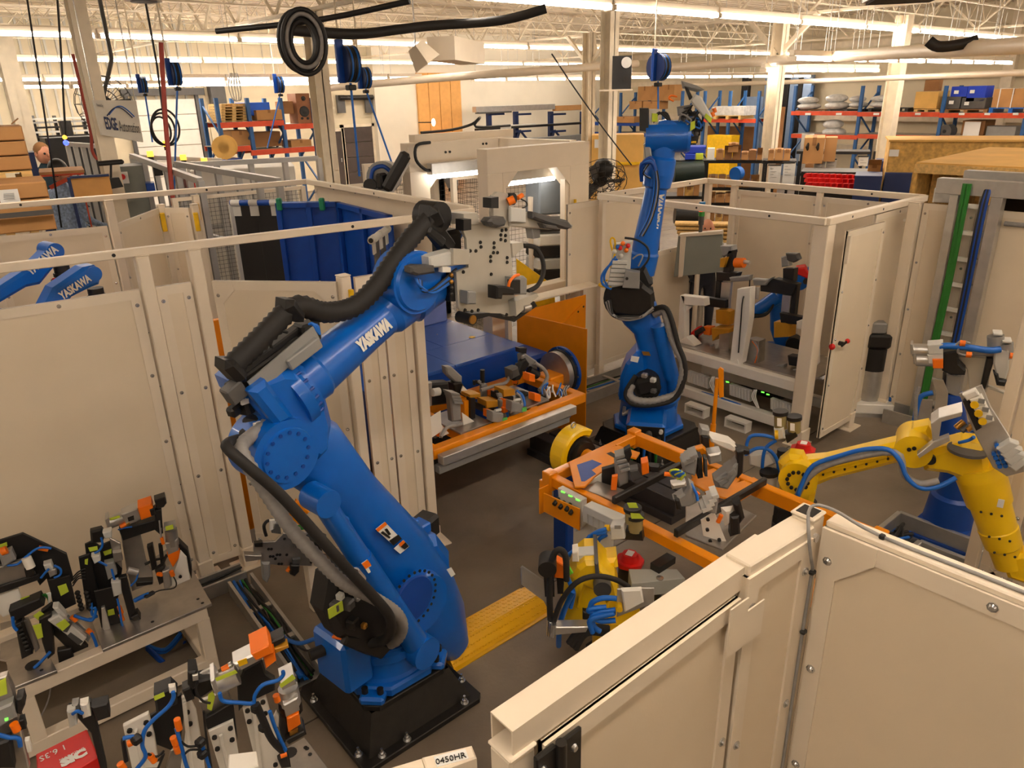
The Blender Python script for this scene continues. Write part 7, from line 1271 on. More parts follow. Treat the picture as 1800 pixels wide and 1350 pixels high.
# fan on a post right of the portal
def fan(t,c,r,ax,m=BLK):
 ax=V(ax).normalized();u,w=B().frame(ax)
 part(t,'motor',B().cyl(c-ax*.15,c+ax*.02,r*.28,n=14),m)
 for k in range(3):a=k*2.094;d=u*math.cos(a)+w*math.sin(a);part(t,'blade',B().prism([(0,-.12*r),(r*.82,-.3*r),(r*.85,.2*r),(0,.12*r)],c+d*.1*r,d,(ax.cross(d)+ax*.5).normalized(),ax*.008),DGRY)
 b=B()
 for f in (1,.75,.5,.28):
  for s in (-.06,.08):b.tube([c+ax*s*(1.2-f*.4)+(u*math.cos(a*.3142)+w*math.sin(a*.3142))*r*f for a in range(20)],.005,n=4,sub=1,closed=True)
 for k in range(16):d=u*math.cos(k*.393)+w*math.sin(k*.393);b.tube([c+ax*.1+d*r*.2,c+ax*.09+d*r*.7,c+d*r,c-ax*.07+d*r*.7,c-ax*.08+d*r*.2],.004,n=4,sub=1)
 part(t,'cage',b,m,kind='stuff')
t=thing('industrial_fan','black caged fan tilted down beside the front portal','fan',Dp(1055,315,8.9));c=Dp(1055,318,8.9);fan(t,c,.3,(-.3,-.5,-.5));part(t,'motor_cap',B().sph(Dp(1060,297,8.9),.12,12,8),BLK);part(t,'stand',B().cyl(V((c.x+.1,c.y+.1,0)),c+V((.1,.1,0)),.03,n=8),CREAMD)
# ---------------------------------------------------------------- the hall behind: racks, shelves, doors, benches, hanging kit
def at(ax,v):return (lambda x,y:Yp(x,y,v))if ax=='y' else(lambda x,y:Xp(x,y,v))if ax=='x' else(lambda x,y:Dp(x,y,v))
def rect(f,px):
 x0,y0,x1,y1=px;m=(x0+x1)/2;a,b=f(x0,(y0+y1)/2),f(x1,(y0+y1)/2);return a,b,f(m,y1).z,f(m,y0).z
def slab3(a,b,z0,z1,d,bev=.0):
 "upright block: front face from a to b, pushed back by d"
 a,b=V((a.x,a.y,0)),V((b.x,b.y,0));u=(b-a).normalized();n=V((-u.y,u.x,0));n=n if n.dot(a)>0 else-n
 return B().prism([(0,z0),((b-a).length,z0),((b-a).length,z1),(0,z1)],a,u,(0,0,1),n*d,bev=bev)
ONFLOOR={'black_drum','black_bench','navy_cabinet','stacked_trays','steel_reel','long_carton','yellow_trough','covered_bench','orange_bench','brown_board','wall_sheet_strip','bin_cabinet','pegboard','tool_bench'}
def blk(ax,v,px,d,nm,lab,cat,m,grp=None,bev=.01):a,b,z0,z1=rect(at(ax,v),px);return solo(nm,lab,cat,slab3(a,b,0 if nm in ONFLOOR else max(0,z0),z1,d,bev),m,grp)
def sub(t,ax,v,px,d,nm,m,lab=None,bev=.0,floor=False):a,b,z0,z1=rect(at(ax,v),px);return part(t,nm,slab3(a,b,0 if floor else max(0,z0),z1,d,bev),m,lab)
def carton(ax,v,px,d,lab,m=CARD,grp=None,tape=True,flap=False,leg=None):
 a,b,z0,z1=rect(at(ax,v),px);z0=max(0,z0);t=thing('cardboard_box',lab,'box',(a+b)/2,group=grp);u=(b-a).normalized();u.z=0;n=V((-u.y,u.x,0));n=n if n.dot(a)>0 else-n;L=(b-a).length
 part(t,'carton',slab3(a,b,z0,z1,d,.006),m)
 if tape:c=(a+b)/2;w=.035;e=u*w;part(t,'tape',slab3(c-e-n*.003,c+e-n*.003,z1-(z1-z0)*.3,z1+.004,d,0),BRONZE if False else CARDD)
 if flap:part(t,'flap',B().prism([(0,0),(L,0),(L,.5*d),(0,.5*d)],V((a.x,a.y,z1)),u,-n*.8+V((0,0,.5)),n*.006),m)
 return t
def pallet(ax,v,px,d,lab,m=WOOD,grp=None):
 a,b,z0,z1=rect(at(ax,v),px);t=thing('pallet',lab,'pallet',(a+b)/2,group=grp);u=(b-a);u.z=0;L=u.length;u.normalize();n=V((-u.y,u.x,0));n=n if n.dot(a)>0 else-n;H=z1-z0
 for k in range(5):q=V((a.x,a.y,0))+n*(d*k/5);part(t,'board',slab3(q,q+u*L,z1-H*.18,z1,d/5*.7),m)
 for k in range(3):q=V((a.x,a.y,0))+u*((L-.1)*k/2);part(t,'stringer',slab3(q,q+u*.1,z0,z1-H*.18,d),m)
 return t
def rack(ax,v,posts,beams,d,lab,ytop,feet=0.,um=None,om=None,yb=300):
 "pallet rack: upright frames at pixel x, beams at pixel y spans"
 f=at(ax,v);t=thing('pallet_rack',lab,'rack',V((*f((posts[0]+posts[-1])/2,230).xy,0)));sg=V((0,1,0))if ax=='y' else V((1,0,0));al=V((1,0,0))if ax=='y' else V((0,1,0))
 for x in posts:
  p=f(x,220);zt=f(x,ytop).z;p=V((p.x,p.y,0))
  for e in (0,d):q=p+sg*e;part(t,'upright',B().box(q+V((0,0,zt/2)),(.09,.09,zt)),um or RACKB)
  for k in range(4):z0=.3+k*(zt-.5)/4;z1=z0+(zt-.5)/4;part(t,'frame_brace',B().beam(p+V((0,0,z0 if k%2 else z1))+sg*.04,p+sg*(d-.04)+V((0,0,z1 if k%2 else z0)),.04,.04),um or RACKB)
 for x0,x1,y in beams:
  a,b=f(x0,y),f(x1,y);z=(a.z+b.z)/2
  for e in (-.03,d+.03):part(t,'beam',B().beam(V((a.x,a.y,z))+sg*e,V((b.x,b.y,z))+sg*e,.05,.13),om or RACKO)
  part(t,'deck',B().prism([(0,0),((b-a).length,0),((b-a).length,d),(0,d)],V((a.x,a.y,z+.05)),(V((b.x,b.y,0))-V((a.x,a.y,0))).normalized(),sg,(0,0,.02)),STL)
 return t
def person(lab,ax_pt,hz,top_m,yaw,head_z,hair=None,sit=False):
 "continuous skinned figure standing on the floor, head top at head_z"
 x,y=ax_pt;k=head_z/1.78;zo=0
 t=thing('person',lab,'person',(x,y,0),yaw);T=WM[t.name];me=bpy.data.meshes.new('body')
 J=[(0,0,.95,.15),(0,0,1.15,.145),(0,0,1.38,.17),(0,.01,1.50,.065),(0,.02,1.58,.06)];E=[(0,1),(1,2),(2,3),(3,4)]
 for s in (-1,1):
  n=len(J);J+=[(s*.1,0,.90,.1),(s*.11,.02,.50,.07),(s*.11,-.01,.09,.05),(s*.12,.14,.04,.045)];E+=[(0,n),(n,n+1),(n+1,n+2),(n+2,n+3)]
  n=len(J);J+=[(s*.2,0,1.42,.065),(s*.25,.02,1.14,.05),(s*.2,.24,1.04,.035),(s*.18,.31,1.02,.03)];E+=[(2,n),(n,n+1),(n+1,n+2),(n+2,n+3)]
  h0=len(J)-1
  for f in range(5):a=(-.03+.018*f);J+=[(s*(.18+a*.8),.37+(.01 if f in (1,2)else 0),1.01,.010),(s*(.18+a),.40,.99,.008)];E+=[(h0,len(J)-2),(len(J)-2,len(J)-1)]
 me.from_pydata([(a*k,b*k,c*k)for a,b,c,r in J],E,[]);o=bpy.data.objects.new('body',me);C.objects.link(o)
 m=o.modifiers.new('s','SKIN');o.modifiers.new('u','SUBSURF').levels=1
 for q,(a,b,c,r)in zip(me.skin_vertices[0].data,J):q.radius=(r*k,r*k)
 me.skin_vertices[0].data[0].use_root=True;bpy.context.view_layer.update()
 m2=bpy.data.meshes.new_from_object(o.evaluated_get(bpy.context.evaluated_depsgraph_get()));bpy.data.objects.remove(o);m2.materials.append(top_m);m2.polygons.foreach_set('use_smooth',[True]*len(m2.polygons))
 o=bpy.data.objects.new('body',m2);C.objects.link(o);o.parent=t;WM[o.name]=T
 hz_=1.665*k;b=B(T);b.sph((0,.03,hz_),.115*k,16,12,(.76,.9,1.12));b.sph((0,.115*k+.02,hz_-.01),.022*k,8,6,(.7,1,1.3));b.box((0,.115*k+.012,hz_-.055*k),(.05*k,.02,.01),bev=.004)
 for s in (-1,1):b.sph((s*.088*k,.02,hz_),.026*k,8,6,(.5,.8,1.2))
 hd=part(t,'head',b,SKIN)
 for s in (-1,1):part(hd,'eye',B(T).sph((s*.034*k,.115*k+.003,hz_+.012),.014*k,8,6),BLKS)
 if hair:part(hd,'hair',B(T).sph((0,.005,hz_+.03*k),.118*k,14,10,(.8,.9,1.0)),hair)
 else:part(hd,'stubble',B(T).sph((0,.0,hz_-.005),.113*k,14,10,(.80,.82,.8)),mat('grey_stubble',(176,130,104),.7))
 return t
p=Dp(1243,400,9.6);person('bald man in a dark shirt looking over the grey control enclosure',(p.x,p.y),0,mat('dark_shirt',(54,56,66),.8),130,Dp(1243,386,9.6).z)
p=Dp(74,270,16);person('person with brown hair in a dark teal top beyond the tall crates',(p.x,p.y),0,mat('teal_shirt',(24,50,62),.8),200,Dp(72,254,16).z,CARDD)
p=Dp(104,310,13.2);person('person in a pale blue checked shirt behind the red framed table',(p.x,p.y),0,mat('checked_shirt',(150,170,200),.8,var=.3,scale=30),300,Dp(104,283,13.2).z,BLKS)
# --- left: crates, benches, sign
def crate(f,v,px,d,lab,bands,grp=None):
 a,b,z0,z1=rect(at('d',v),px);t=thing('carton_crate',lab,'crate',V((*((a+b)/2).xy,z0)))
 for k in range(bands):h=(z1-z0)/bands;part(t,'collar',slab3(a,b,z0+k*h+.006,z0+(k+1)*h-.006,d,.01),CARD)
 return t
t=crate(0,9.7,(-60,222,48,302),.9,'tall stack of brown cardboard crate collars at the far left edge',3);part(t,'torn_flap',B().beam(Dp(20,218,9.8),Dp(32,208,9.8),.3,.01),CARDD);t=pallet('d',9.7,(-60,303,58,315),.9,'yellowish pallet under the tall crate stack');q=Dp(20,330,9.75)
for dx in (0,45,-70):w=Dp(dx+5,330,9.9);part(t,'support_leg',B().bx(w.x-.04,w.x+.04,w.y+.3,w.y+.38,0,Dp(0,314,9.7).z),WOOD)
t=crate(0,8.9,(-60,322,92,412),.8,'open brown cardboard crate with a printed paper sheet at the far left',3);sub(t,'d',8.86,(-2,333,34,356),.004,'paper_sheet',PAPER,'white printed sheet');sub(t,'d',8.86,(-60,374,96,383),.01,'grey_band',DGRY)
for k in range(4):sub(t,'d',8.85,(6,340+k*3,25,341+k*3),.002,'print_line',GRY)
blk('d',11.5,(52,268,66,318),.5,'navy_cabinet','navy blue locker beside the tall crates','cabinet',NAVY)
t=thing('work_table','orange red framed work table with a wooden top','table',V((*Dp(110,330,12.2).xy,0)));sub(t,'d',12.2,(68,301,149,306),.8,'table_top',CARD)
for x in (71,143):sub(t,'d',12.2,(x,306,x+3,345),.06,'leg',RACKO,floor=True)
sub(t,'d',12.15,(70,306,148,309),.04,'apron',RACKO);part(t,'brace',B().beam(Dp(88,330,12.2),Dp(128,310,12.2),.05,.05),RACKO)
t=thing('tan_board','tan pin board with a navy edge leaning by the column','board',V((*Dp(160,330,11).xy,0)));sub(t,'d',11,(127,312,196,347),.03,'board',TAN);sub(t,'d',10.97,(122,308,192,312),.05,'top_edge',NAVY);sub(t,'d',10.97,(122,312,128,352),.05,'side_edge',NAVY,floor=True)
t=thing('steel_cabinet','grey steel cabinet with a white sheet bearing a red mark','cabinet',V((*Dp(230,340,11.4).xy,0)));sub(t,'d',12.0,(204,292,258,372),.6,'body',DGRY if False else mat('cabinet_grey',(128,130,122),.5),floor=True);sub(t,'d',11.97,(207,302,226,323),.006,'sheet',PAPER);part(t,'red_mark',B().cyl(Dp(215,311,11.94),Dp(215,311,11.96),.04,n=10),RED)
t=thing('dust_brush','black broom hung across the cream column above a black dustpan','brush',Dp(195,286,11.1));part(t,'broom',B().beam(Dp(170,288,11.1),Dp(218,284,11.1),.06,.06,bev=.02),BLK);part(t,'handle',B().cyl(Dp(195,290,11.1),Dp(195,313,11.1),.014,n=6),BLK);part(t,'pan',B().prism([(-.09,0),(.09,0),(.12,-.12),(-.1,-.14)],Dp(196,313,11.05),(1,0,0),(0,0,1),(0,.05,0)),BLKS)
a,b_,z0,z1=rect(at('d',11.2),(168,177,246,244));t=thing('hanging_sign','hanging white company sign with a dark arc over its name','sign',(a+b_)/2)
A4_=[Dp(164,176,11.2),Dp(239,176.5,11.9),Dp(252,250,11.9),Dp(179,237,11.2)];u=(A4_[1]-A4_[0]);n=V((u.y,-u.x,0)).normalized()
SIGN=mat('sign_board',(226,220,206),.4,var=.02);part(t,'board',B().add([p for p in A4_]+[p-n*.02 for p in A4_],[(0,1,2,3),(4,7,6,5),(0,4,5,1),(1,5,6,2),(2,6,7,3),(3,7,4,0)]),SIGN)
S=lambda fx,fy:A4_[0].lerp(A4_[1],fx).lerp(A4_[3].lerp(A4_[2],fx),fy);su=(S(1,.6)-S(0,.6)).normalized();sv=(S(.1,.2)-S(.1,.8)).normalized()
W_=(A4_[1]-A4_[0]).length;text(t,'lettering','EDGE',S(.13,.80)+n*.004,su,sv,.15,NAVY,'dark blue bold word',width=W_*.28,bold=.006);text(t,'lettering','Automation',S(.45,.81)+n*.004,su,sv,.14,DGRY,'grey word',width=W_*.5);text(t,'lettering','Powered by',S(.04,.17)+n*.004,su,sv,.035,GRY,None,width=.12)
for e in (0,.05):part(t,'arc',B().tube([S(.22+.6*f+e,.42-e*.6-.24*math.sin(math.pi*min(1,f*1.02)))+n*.006 for f in (0,.15,.3,.45,.6,.8,1)],.008,n=5),NAVY if not e else HOSE)
for fx in (.02,.97):q=S(fx,0);part(t,'chain',B().cyl(q,q+V((0,0,4.5-q.z)),.008,n=5),BOLT)
t=thing('industrial_fan','round caged fan high up beside the hanging sign','fan',Dp(182,178,13));c=Dp(183,182,13);fan(t,c,.38,(-.1,-1,-.15),DGRY);part(t,'bracket',B().cyl(c+V((0,.15,0)),c+V((.3,.3,.6)),.03,n=6).cyl(c+V((.3,.3,.6)),(c.x+.3,c.y+.3,4.6),.03,n=6),DGRY)
# aluminium extrusion frames
t=None
AX=mat('extrusion',(190,188,184),.4,metal=.5,var=.04)
def extr(px0,px1,d0,d1,yt0,yt1,n,lab):
 t=thing('extrusion_frame',lab,'frame',V((*Dp((px0+px1)/2,320,(d0+d1)/2).xy,0)))
 P=[Dp(px0+(px1-px0)*k/n,yt0+(yt1-yt0)*k/n,d0+(d1-d0)*k/n)for k in range(n+1)]
 for k,q in enumerate(P):part(t,'post',B().bx(q.x-.035,q.x+.035,q.y-.035,q.y+.035,0,q.z),AX)
 part(t,'top_rail',B().beam(P[0],P[-1],.07,.07),AX);part(t,'mid_rail',B().beam(P[0]-V((0,0,.9)),P[-1]-V((0,0,.9)),.06,.06),AX);return t
extr(232,352,13,9.8,274,318,6,'aluminium extrusion frame of the nearest back cell, left side');extr(310,490,11.5,9.4,288,318,5,'aluminium extrusion rail running right past the column');extr(240,390,14.5,14.5,276,282,5,'rear aluminium extrusion frame with amber lamps');extr(118,185,16,15,253,258,5,'far aluminium extrusion rack at the left behind the red hose');extr(320,560,12,12,290,278,4,'aluminium guard rail before the left pallet rack')
for k,(x,y)in enumerate(((264,271),(322,277),(359,283),(292,253))):
 t=thing('amber_lamp','%s lit amber lamp from the left on the extrusion frames'%('first third fourth second'.split()[k]),'lamp',Dp(x,y,14.4),group='amber lamps');q=Dp(x,y,14.4);part(t,'lens',B().cyl(q-V((0,0,.04)),q+V((0,0,.05)),.05,n=10),mat('amber_lit',(255,180,60),.4,var=0,emit=2.5));part(t,'base',B().cyl(q-V((0,0,.1)),q-V((0,0,.04)),.045,n=8),BLK)
t=thing('stack_lamp','small lit blue and amber lamp hanging on a black cable at the left','lamp',Dp(116,250,12));q=Dp(116,251,12);part(t,'blue_lens',B().sph(q,.035,8,6),mat('blue_lit',(60,80,255),.4,var=0,emit=4));part(t,'amber_lens',B().sph(q+V((0,0,.07)),.03,8,6),mat('amber_lit',(255,180,60),.4));part(t,'cable',B().cyl(Dp(108,400,12),(q.x-.02,q.y,4.9),.012,n=5),CBLK)
blk('d',12.5,(335,296,520,322),1.2,'covered_bench','bench under a white sheet behind the left pallet rack rail','bench',WHT)
for k,(x,y,m)in enumerate(((265,330,BLUED),(335,322,RED),(278,300,BLK))):blk('d',11.8,(x-8,y-8,x+8,y+9),.3,'parts_bin',('blue','red','black')[k]+' parts bin inside the nearest extrusion frame','bin',m)
# roller door, wall racks at the back left
t=thing('roller_door','white sectional roller door in the back wall',None,V((*Yp(300,230,Y1-.08).xy,0)),kind='structure')
a,b_,z0,z1=rect(at('y',Y1-.1),(238,174,352,300))
for k in range(7):h=z1/7;part(t,'door_section',slab3(a,b_,k*h+.008,(k+1)*h-.008,.06,.006),WHT)
for x in (a.x-.12,b_.x+.02):part(t,'guide_rail',B().bx(x,x+.1,Y1-.16,Y1-.04,0,z1+.3),DGRY)
part(t,'header_shaft',B().bx(a.x-.2,b_.x+.3,Y1-.25,Y1-.1,z1+.1,z1+.3),DGRY);part(t,'motor',B().box((b_.x+.7,Y1-.2,z1+.1),(.5,.25,.6),bev=.03),DGRY)
t=thing('cantilever_rack','dark cantilever rack of grey tubes on the far left wall','rack',V((*Yp(100,230,22.5).xy,0)))
for x in (62,100,150):sub(t,'y',22.8,(x,203,x+5,262),.14,'column',DGRY,floor=True)
for k,y in enumerate((207,213,222,230,238,247)):sub(t,'y',22.5,(34,y,168,y+3),.3,'tube_bundle',(LGRY,GRY,BLKS,LGRY,BLKS,DGRY)[k])
blk('y',21.5,(108,212,128,242),.2,'black_drum','dark round topped panel among the tube racks','panel',BLKS);blk('y',20,(80,241,168,258),.6,'black_bench','long black bench below the tube racks','bench',BLK)
# left pallet rack
rack('y',19.5,(386,440,498,552),((386,498,218),(386,440,262),(440,552,265),(498,552,222)),1.0,'orange and blue pallet rack on the back left with pallets and loudspeakers',172)
for k in range(7):pallet('y',19.6,(389,212-k*5,434,216.5-k*5),.9,'%s pallet from the bottom of the pale stack on the left rack'%ORD[k],grp='pallets stacked on the left rack')
blk('y',19.6,(433,180,475,203),.7,'blue_crate','bright blue ribbed plastic crate on the left pallet rack','crate',mat('crate_blue',(20,96,220),.5));pallet('y',19.7,(433,203,496,214),.8,'brown pallet under the bright blue crate',CARDD);carton('y',19.45,(451,193,496,211),.3,'flat cardboard box with a white arrow below the bright blue crate');carton('y',19.7,(408,229,440,256),.8,'big plain cardboard stack on the middle shelf of the left rack');carton('y',19.9,(441,232,494,258),.6,'row of long cartons at the back of the left rack',CARDD);carton('y',19.6,(512,246,548,264),.6,'carton on the lower right shelf of the left rack')
t=thing('loudspeaker','big wooden loudspeaker with two dark cones on the left rack','loudspeaker',Yp(535,215,19.4));sub(t,'y',19.5,(522,164,546,218),.5,'cabinet',mat('speaker_wood',(150,96,58),.6,var=.15))
for x,y,r_ in ((533,173,.06),(535,196,.14),(531,208,.035),(541,208,.035)):q=Yp(x,y,19.5);part(t,'cone',B().lathe(q,(0,-1,0),[(0,r_),(.02,r_*.95),(.021,r_*.5),(.03,r_*.2)],16),BLKS)
carton('y',19.6,(496,178,516,200),.4,'bundle of brown boards left of the wooden loudspeaker',CARDD);t=thing('cable_drum','pale plywood cable drum left of the left pallet rack','drum',Yp(392,258,18.5));q=Yp(393,260,18.5)
for dx in (0,.5):part(t,'flange',B().cyl(q+V((dx*.5,dx,0)),q+V((dx*.5+.02,dx+.04,0)),.27,n=22),PLY)
part(t,'core',B().cyl(q,q+V((.26,.52,0)),.13,n=14),PLY);part(t,'stand',B().bx(q.x-.15,q.x+.4,q.y,q.y+.5,0,q.z-.26),BLUED)
blk('d',13.5,(582,272,594,300),.25,'wall_phone_box','small cream box with a knob on the column behind the left cell','box',CREAMD)
# doors and wall items
for k,(px,lab)in enumerate((((585,231,602,282),'dark door leaf at the left of the wide doors'),((607,223,656,288),'wide dark sectional door in the block wall'),((689,238,711,292),'single dark door in the block wall'))):
 t=thing('door_%d'%(k+1),lab,None,V((*Yp((px[0]+px[2])/2,250,Y1-.1).xy,0)),kind='structure');a,b_,z0,z1=rect(at('y',Y1-.12),px)
 if k==1:
  for j in range(4):part(t,'door_section',slab3(a,b_,j*z1/4+.01,(j+1)*z1/4-.01,.06,.006),DOORB)
 else:part(t,'door_leaf',slab3(a,b_,0,z1,.06,.006),DOORB);part(t,'door_handle',B().box((b_.x-.12,Y1-.15,1.0),(.05,.06,.14)),BOLT)
 for x in (a.x-.1,b_.x):part(t,'door_frame',B().bx(x,x+.1,Y1-.14,Y1-.02,0,z1+.1),STEELC)
 part(t,'door_frame',B().bx(a.x-.1,b_.x+.1,Y1-.14,Y1-.02,z1,z1+.1),STEELC)
t=thing('wall_clock','blue lit digital clock on the block wall','clock',Yp(718,165,Y1-.1));sub(t,'y',Y1-.12,(710,160,727,170),.08,'case',BLK);q=Yp(712.5,167.3,Y1-.125);text(t,'digits','8:08',q,(1,0,0),(0,0,1),.13,mat('blue_digit',(40,90,255),.4,var=0,emit=5),'blue digits',width=.3)
t=thing('tan_partition','tall tan panel wall right of the clock','partition',V((*Yp(775,200,Y1-.4).xy,0)))
for k in range(4):
 a,b_,z0,z1=rect(at('y',Y1-.45),(737,128,813,300));w=(b_-a)/4;part(t,'panel',slab3(a+w*k+V((.01,0,0)),a+w*(k+1)-V((.01,0,0)),0,z1,.1,.01),TAN)
blk('y',Y1-.9,(752,240,814,248),.4,'orange_bench','orange bench top before the tan panel wall','bench',ORG);blk('y',Y1-.15,(714,228,728,237),.03,'wall_notice','white framed notice on the block wall','notice',PAPER)
t=thing('task_lamp','lit white bulb on an arm before the tan panel wall','lamp',Yp(762,215,Y1-1));q=Yp(762,215,Y1-1);part(t,'bulb',B().sph(q,.1,10,8,(.7,.7,1.4)),mat('lamp_bulb',(255,244,220),.4,var=0,emit=8,ecol=(1,.9,.7)),'lit bulb');part(t,'arm',B().cyl(q,q+V((-.35,.5,0)),.02,n=6),BLKS)
t=thing('wall_hoist','dark roller bar over the wide dark door','bar',Yp(630,172,Y1-.4));part(t,'bar',B().cyl(Yp(596,172,Y1-.3),Yp(655,171,Y1-.3),.09,n=10),BLKS);
for x in (596,645):part(t,'end_plate',B().box(Yp(x+3,183,Y1-.2),(.3,.1,.6)),DGRY)
# cantilever rack with aluminium profiles
t=thing('cantilever_rack','navy cantilever rack with long aluminium profiles before the white wall','rack',V((*Yp(930,215,23.9).xy,0)))
for x in (859,906,967,1023):sub(t,'y',24.4,(x,196,x+6,262),.15,'column',NAVY,floor=True)
for x in (859,906,967):
 for y in (199,229):sub(t,'y',24.0,(x+2,y,x+28,y+3.5),.1,'arm',NAVY)
 q=Yp(x+8,229,24.3);part(t,'brace',B().beam(q,q+V((.55,-.1,-.6)),.07,.07),NAVY);part(t,'brace',B().beam(q,q+V((-.4,-.1,-.6)),.07,.07),NAVY)
for k,(px,m,lab,nm)in enumerate((((837,185,976,195),ALU,'long pale aluminium profile lying on the top arms of the navy rack','profile'),((978,185,1030,194),CARD,'brown paper wrapped bundle right on the top arms of the navy rack','bundle'),((842,196,900,199),DGRY,'dark bar on the top arms of the navy rack','bar'),((846,220,942,226),LGRY,'pale profile on the lower arms of the navy rack','profile'),((900,218,1028,222),BLKS,'dark bar behind on the lower arms of the navy rack','bar'),((841,225,880,230),BLKS,'dark bar end at the left of the lower arms of the navy rack','bar'),((885,241,1028,252),GRY,'grey profiles stacked low before the navy rack','profile'))):blk('y',23.8-.05*k,px,.25,nm,lab,'bar',m)
# loudspeaker on its shelf
t=thing('loudspeaker','black loudspeaker on a shelf on the cream column','loudspeaker',Dp(1090,158,14.2));sub(t,'d',14.2,(1076,98,1110,157),.35,'cabinet',BLK);q=Dp(1101,110,14.19);part(t,'tweeter',B().cyl(q,q-V((.03,.03,0)),.09,n=16),ALU);q=Dp(1100,139,14.19);part(t,'port',B().cyl(q,q-V((.01,.01,0)),.05,n=12),BLKS);sub(t,'d',14.1,(1053,157,1112,160),.5,'shelf',CREAMD)
# blue racks and plywood right of the slim column
rack('x',24.3,(1043,1090,1140),((1043,1140,218),(1043,1140,236)),.9,'blue rack frames behind the loudspeaker column',163,om=BLUED)
for k,(px,lab)in enumerate((((1121,152,1145,177),'left tall carton on the blue rack'),((1145,150,1165,177),'middle tall carton on the blue rack'),((1165,149,1185,177),'right tall carton on the blue rack'),((1106,178,1128,192),'low carton left under the tall cartons'),((1130,178,1160,192),'low carton right under the tall cartons'),((1078,205,1115,216),'flat carton on the lower shelf of the blue rack'))):carton('x',24.2,px,.5,lab)
t=thing('plywood_crate','plywood crate wall with a paper sheet below the blue rack','crate',V((*Xp(1080,270,16).xy,0)));sub(t,'d',19.,(1040,237,1131,300),.8,'plywood',PLY,floor=True);sub(t,'d',18.97,(1045,245,1056,260),.01,'paper_sheet',PAPER);sub(t,'d',18.9,(1086,285,1125,290),.05,'yellow_strip',YELD)
# orange rack behind the boxes
rack('x',23.8,(1197,1236,1280,1330),((1236,1330,212),),.9,'short orange and blue rack behind the cardboard box shelves',160);t=pallet('x',23.6,(1254,203,1302,210),.8,'pallet under a film wrapped load on the short orange rack');blk('x',23.6,(1252,187,1308,203),.8,'wrapped_load','grey load in plastic film on the short orange rack','load',BAG);blk('x',23.2,(1243,238,1286,247),.5,'yellow_trough','yellow trough below the short orange rack','trough',YELD);blk('x',24.9,(1243,222,1328,252),.1,'brown_board','brown board wall below the short orange rack','board',CARDD)
for k,(x0,x1,m)in enumerate(((1300,1312,BLKS),(1340,1360,mat('steel_blue',(130,150,178),.5)),(1372,1382,BLKS),(1384,1398,mat('steel_blue',(130,150,178),.5)),(1398,1406,BLKS),(1407,1422,mat('steel_blue',(130,150,178),.5)))):blk('x',26.8,(x0,132,x1,250),.2,'wall_sheet_strip',('dark','steel blue')[k%2]+' upright sheet at the far right wall, '+ORD[k]+' from the left','sheet',m)
blk('x',25.8,(1310,170,1330,205),.4,'stacked_trays','stack of steel blue trays behind the short rack','stack',mat('steel_blue',(130,150,178),.5));blk('d',20.5,(1364,188,1377,262),.2,'long_carton','long upright brown cartons leaning by the box shelves','carton',CARDD)
# box shelves: black units with cartons
def shelf(d,px,ys,lab):
 t=thing('shelf_unit',lab,'shelf',V((*Dp((px[0]+px[1])/2,300,d).xy,0)))
 for y in ys:sub(t,'d',d,(px[0],y,px[1],y+5),.6,'shelf_board',BLK)
 for x in (px[0],px[1]-4):sub(t,'d',d-.01,(x,ys[0],x+4,400),.05,'shelf_post',BLK,floor=True)
 return t
shelf(14.5,(1238,1340),(282,330,357,392),'black shelf unit full of small cardboard boxes behind the right cell');shelf(14.2,(1160,1238),(282,310,345),'black shelf unit with a dark green roll left of the box shelves');shelf(15.5,(1340,1400),(283,),'black shelf end right of the box shelves');shelf(17,(1400,1530),(266,305),'black shelf unit behind the red bins')
g=random.Random(11);nb=0
def fill(d,x0,x1,yb,hmin,hmax,lab):
 x=x0;k=0
 while x<x1-6:
  w=g.uniform(11,19);w=min(w,x1-x);h=g.uniform(hmin,hmax);carton('d',d,(x+.4,yb-h,x+w-.4,yb),.35,'%s carton from the left %s'%(ORD[k]if k<14 else 'last',lab),(CARD,CARDD,CARD,OSB)[g.randrange(4)]if k%5 else CARD,flap=g.random()<.35);x+=w;k+=1
fill(14.4,1258,1340,281.5,13,22,'on the top of the black box shelves');fill(14.4,1244,1336,329.5,14,24,'on the second box shelf');fill(14.4,1244,1290,356.5,12,22,'on the third box shelf');fill(14.4,1244,1290,391.5,14,28,'on the fourth box shelf');fill(14.1,1190,1234,344.5,14,30,'on the lower left shelf behind the blue arm');fill(15.4,1350,1394,282.5,18,22,'on the shelf end by the column')
carton('d',14.3,(1280,252,1298,268),.3,'carton standing on top of the box shelf row',leg=1)
blk('d',14.2,(1243,260,1256,281),.1,'white_binder','white paper holder at the left of the box shelf','binder',PAPER);blk('d',14.2,(1202,258,1240,270),.5,'blue_bin','upper blue plastic bin behind the raised blue arm','bin',mat('bin_blue',(22,60,190),.5));blk('d',14.1,(1204,271,1222,281),.4,'blue_bin','lower blue plastic bin behind the raised blue arm','bin',mat('bin_blue',(22,60,190),.5));blk('d',14.1,(1223,270,1236,281),.3,'yellow_carton','yellow green carton beside the blue bins','box',NOTE)
t=thing('fabric_roll','dark green roll on the shelf behind the blue arm','roll',Dp(1205,300,14));part(t,'roll',B().cyl(Dp(1184,303,14),Dp(1235,301,14.1),.18,n=16),mat('dark_green',(24,44,40),.5));t=thing('fabric_roll','black roll on the lower shelf behind the blue arm','roll',Dp(1205,378,14));part(t,'roll',B().cyl(Dp(1186,377,13.9),Dp(1240,380,14),.16,n=16),BLK)
t=thing('blue_disc','blue plastic reel among the cartons on the second box shelf','reel',Dp(1296,305,14.1));part(t,'disc',B().cyl(Dp(1292,306,14.1),Dp(1299,304,14.2),.12,n=16),HOSE)
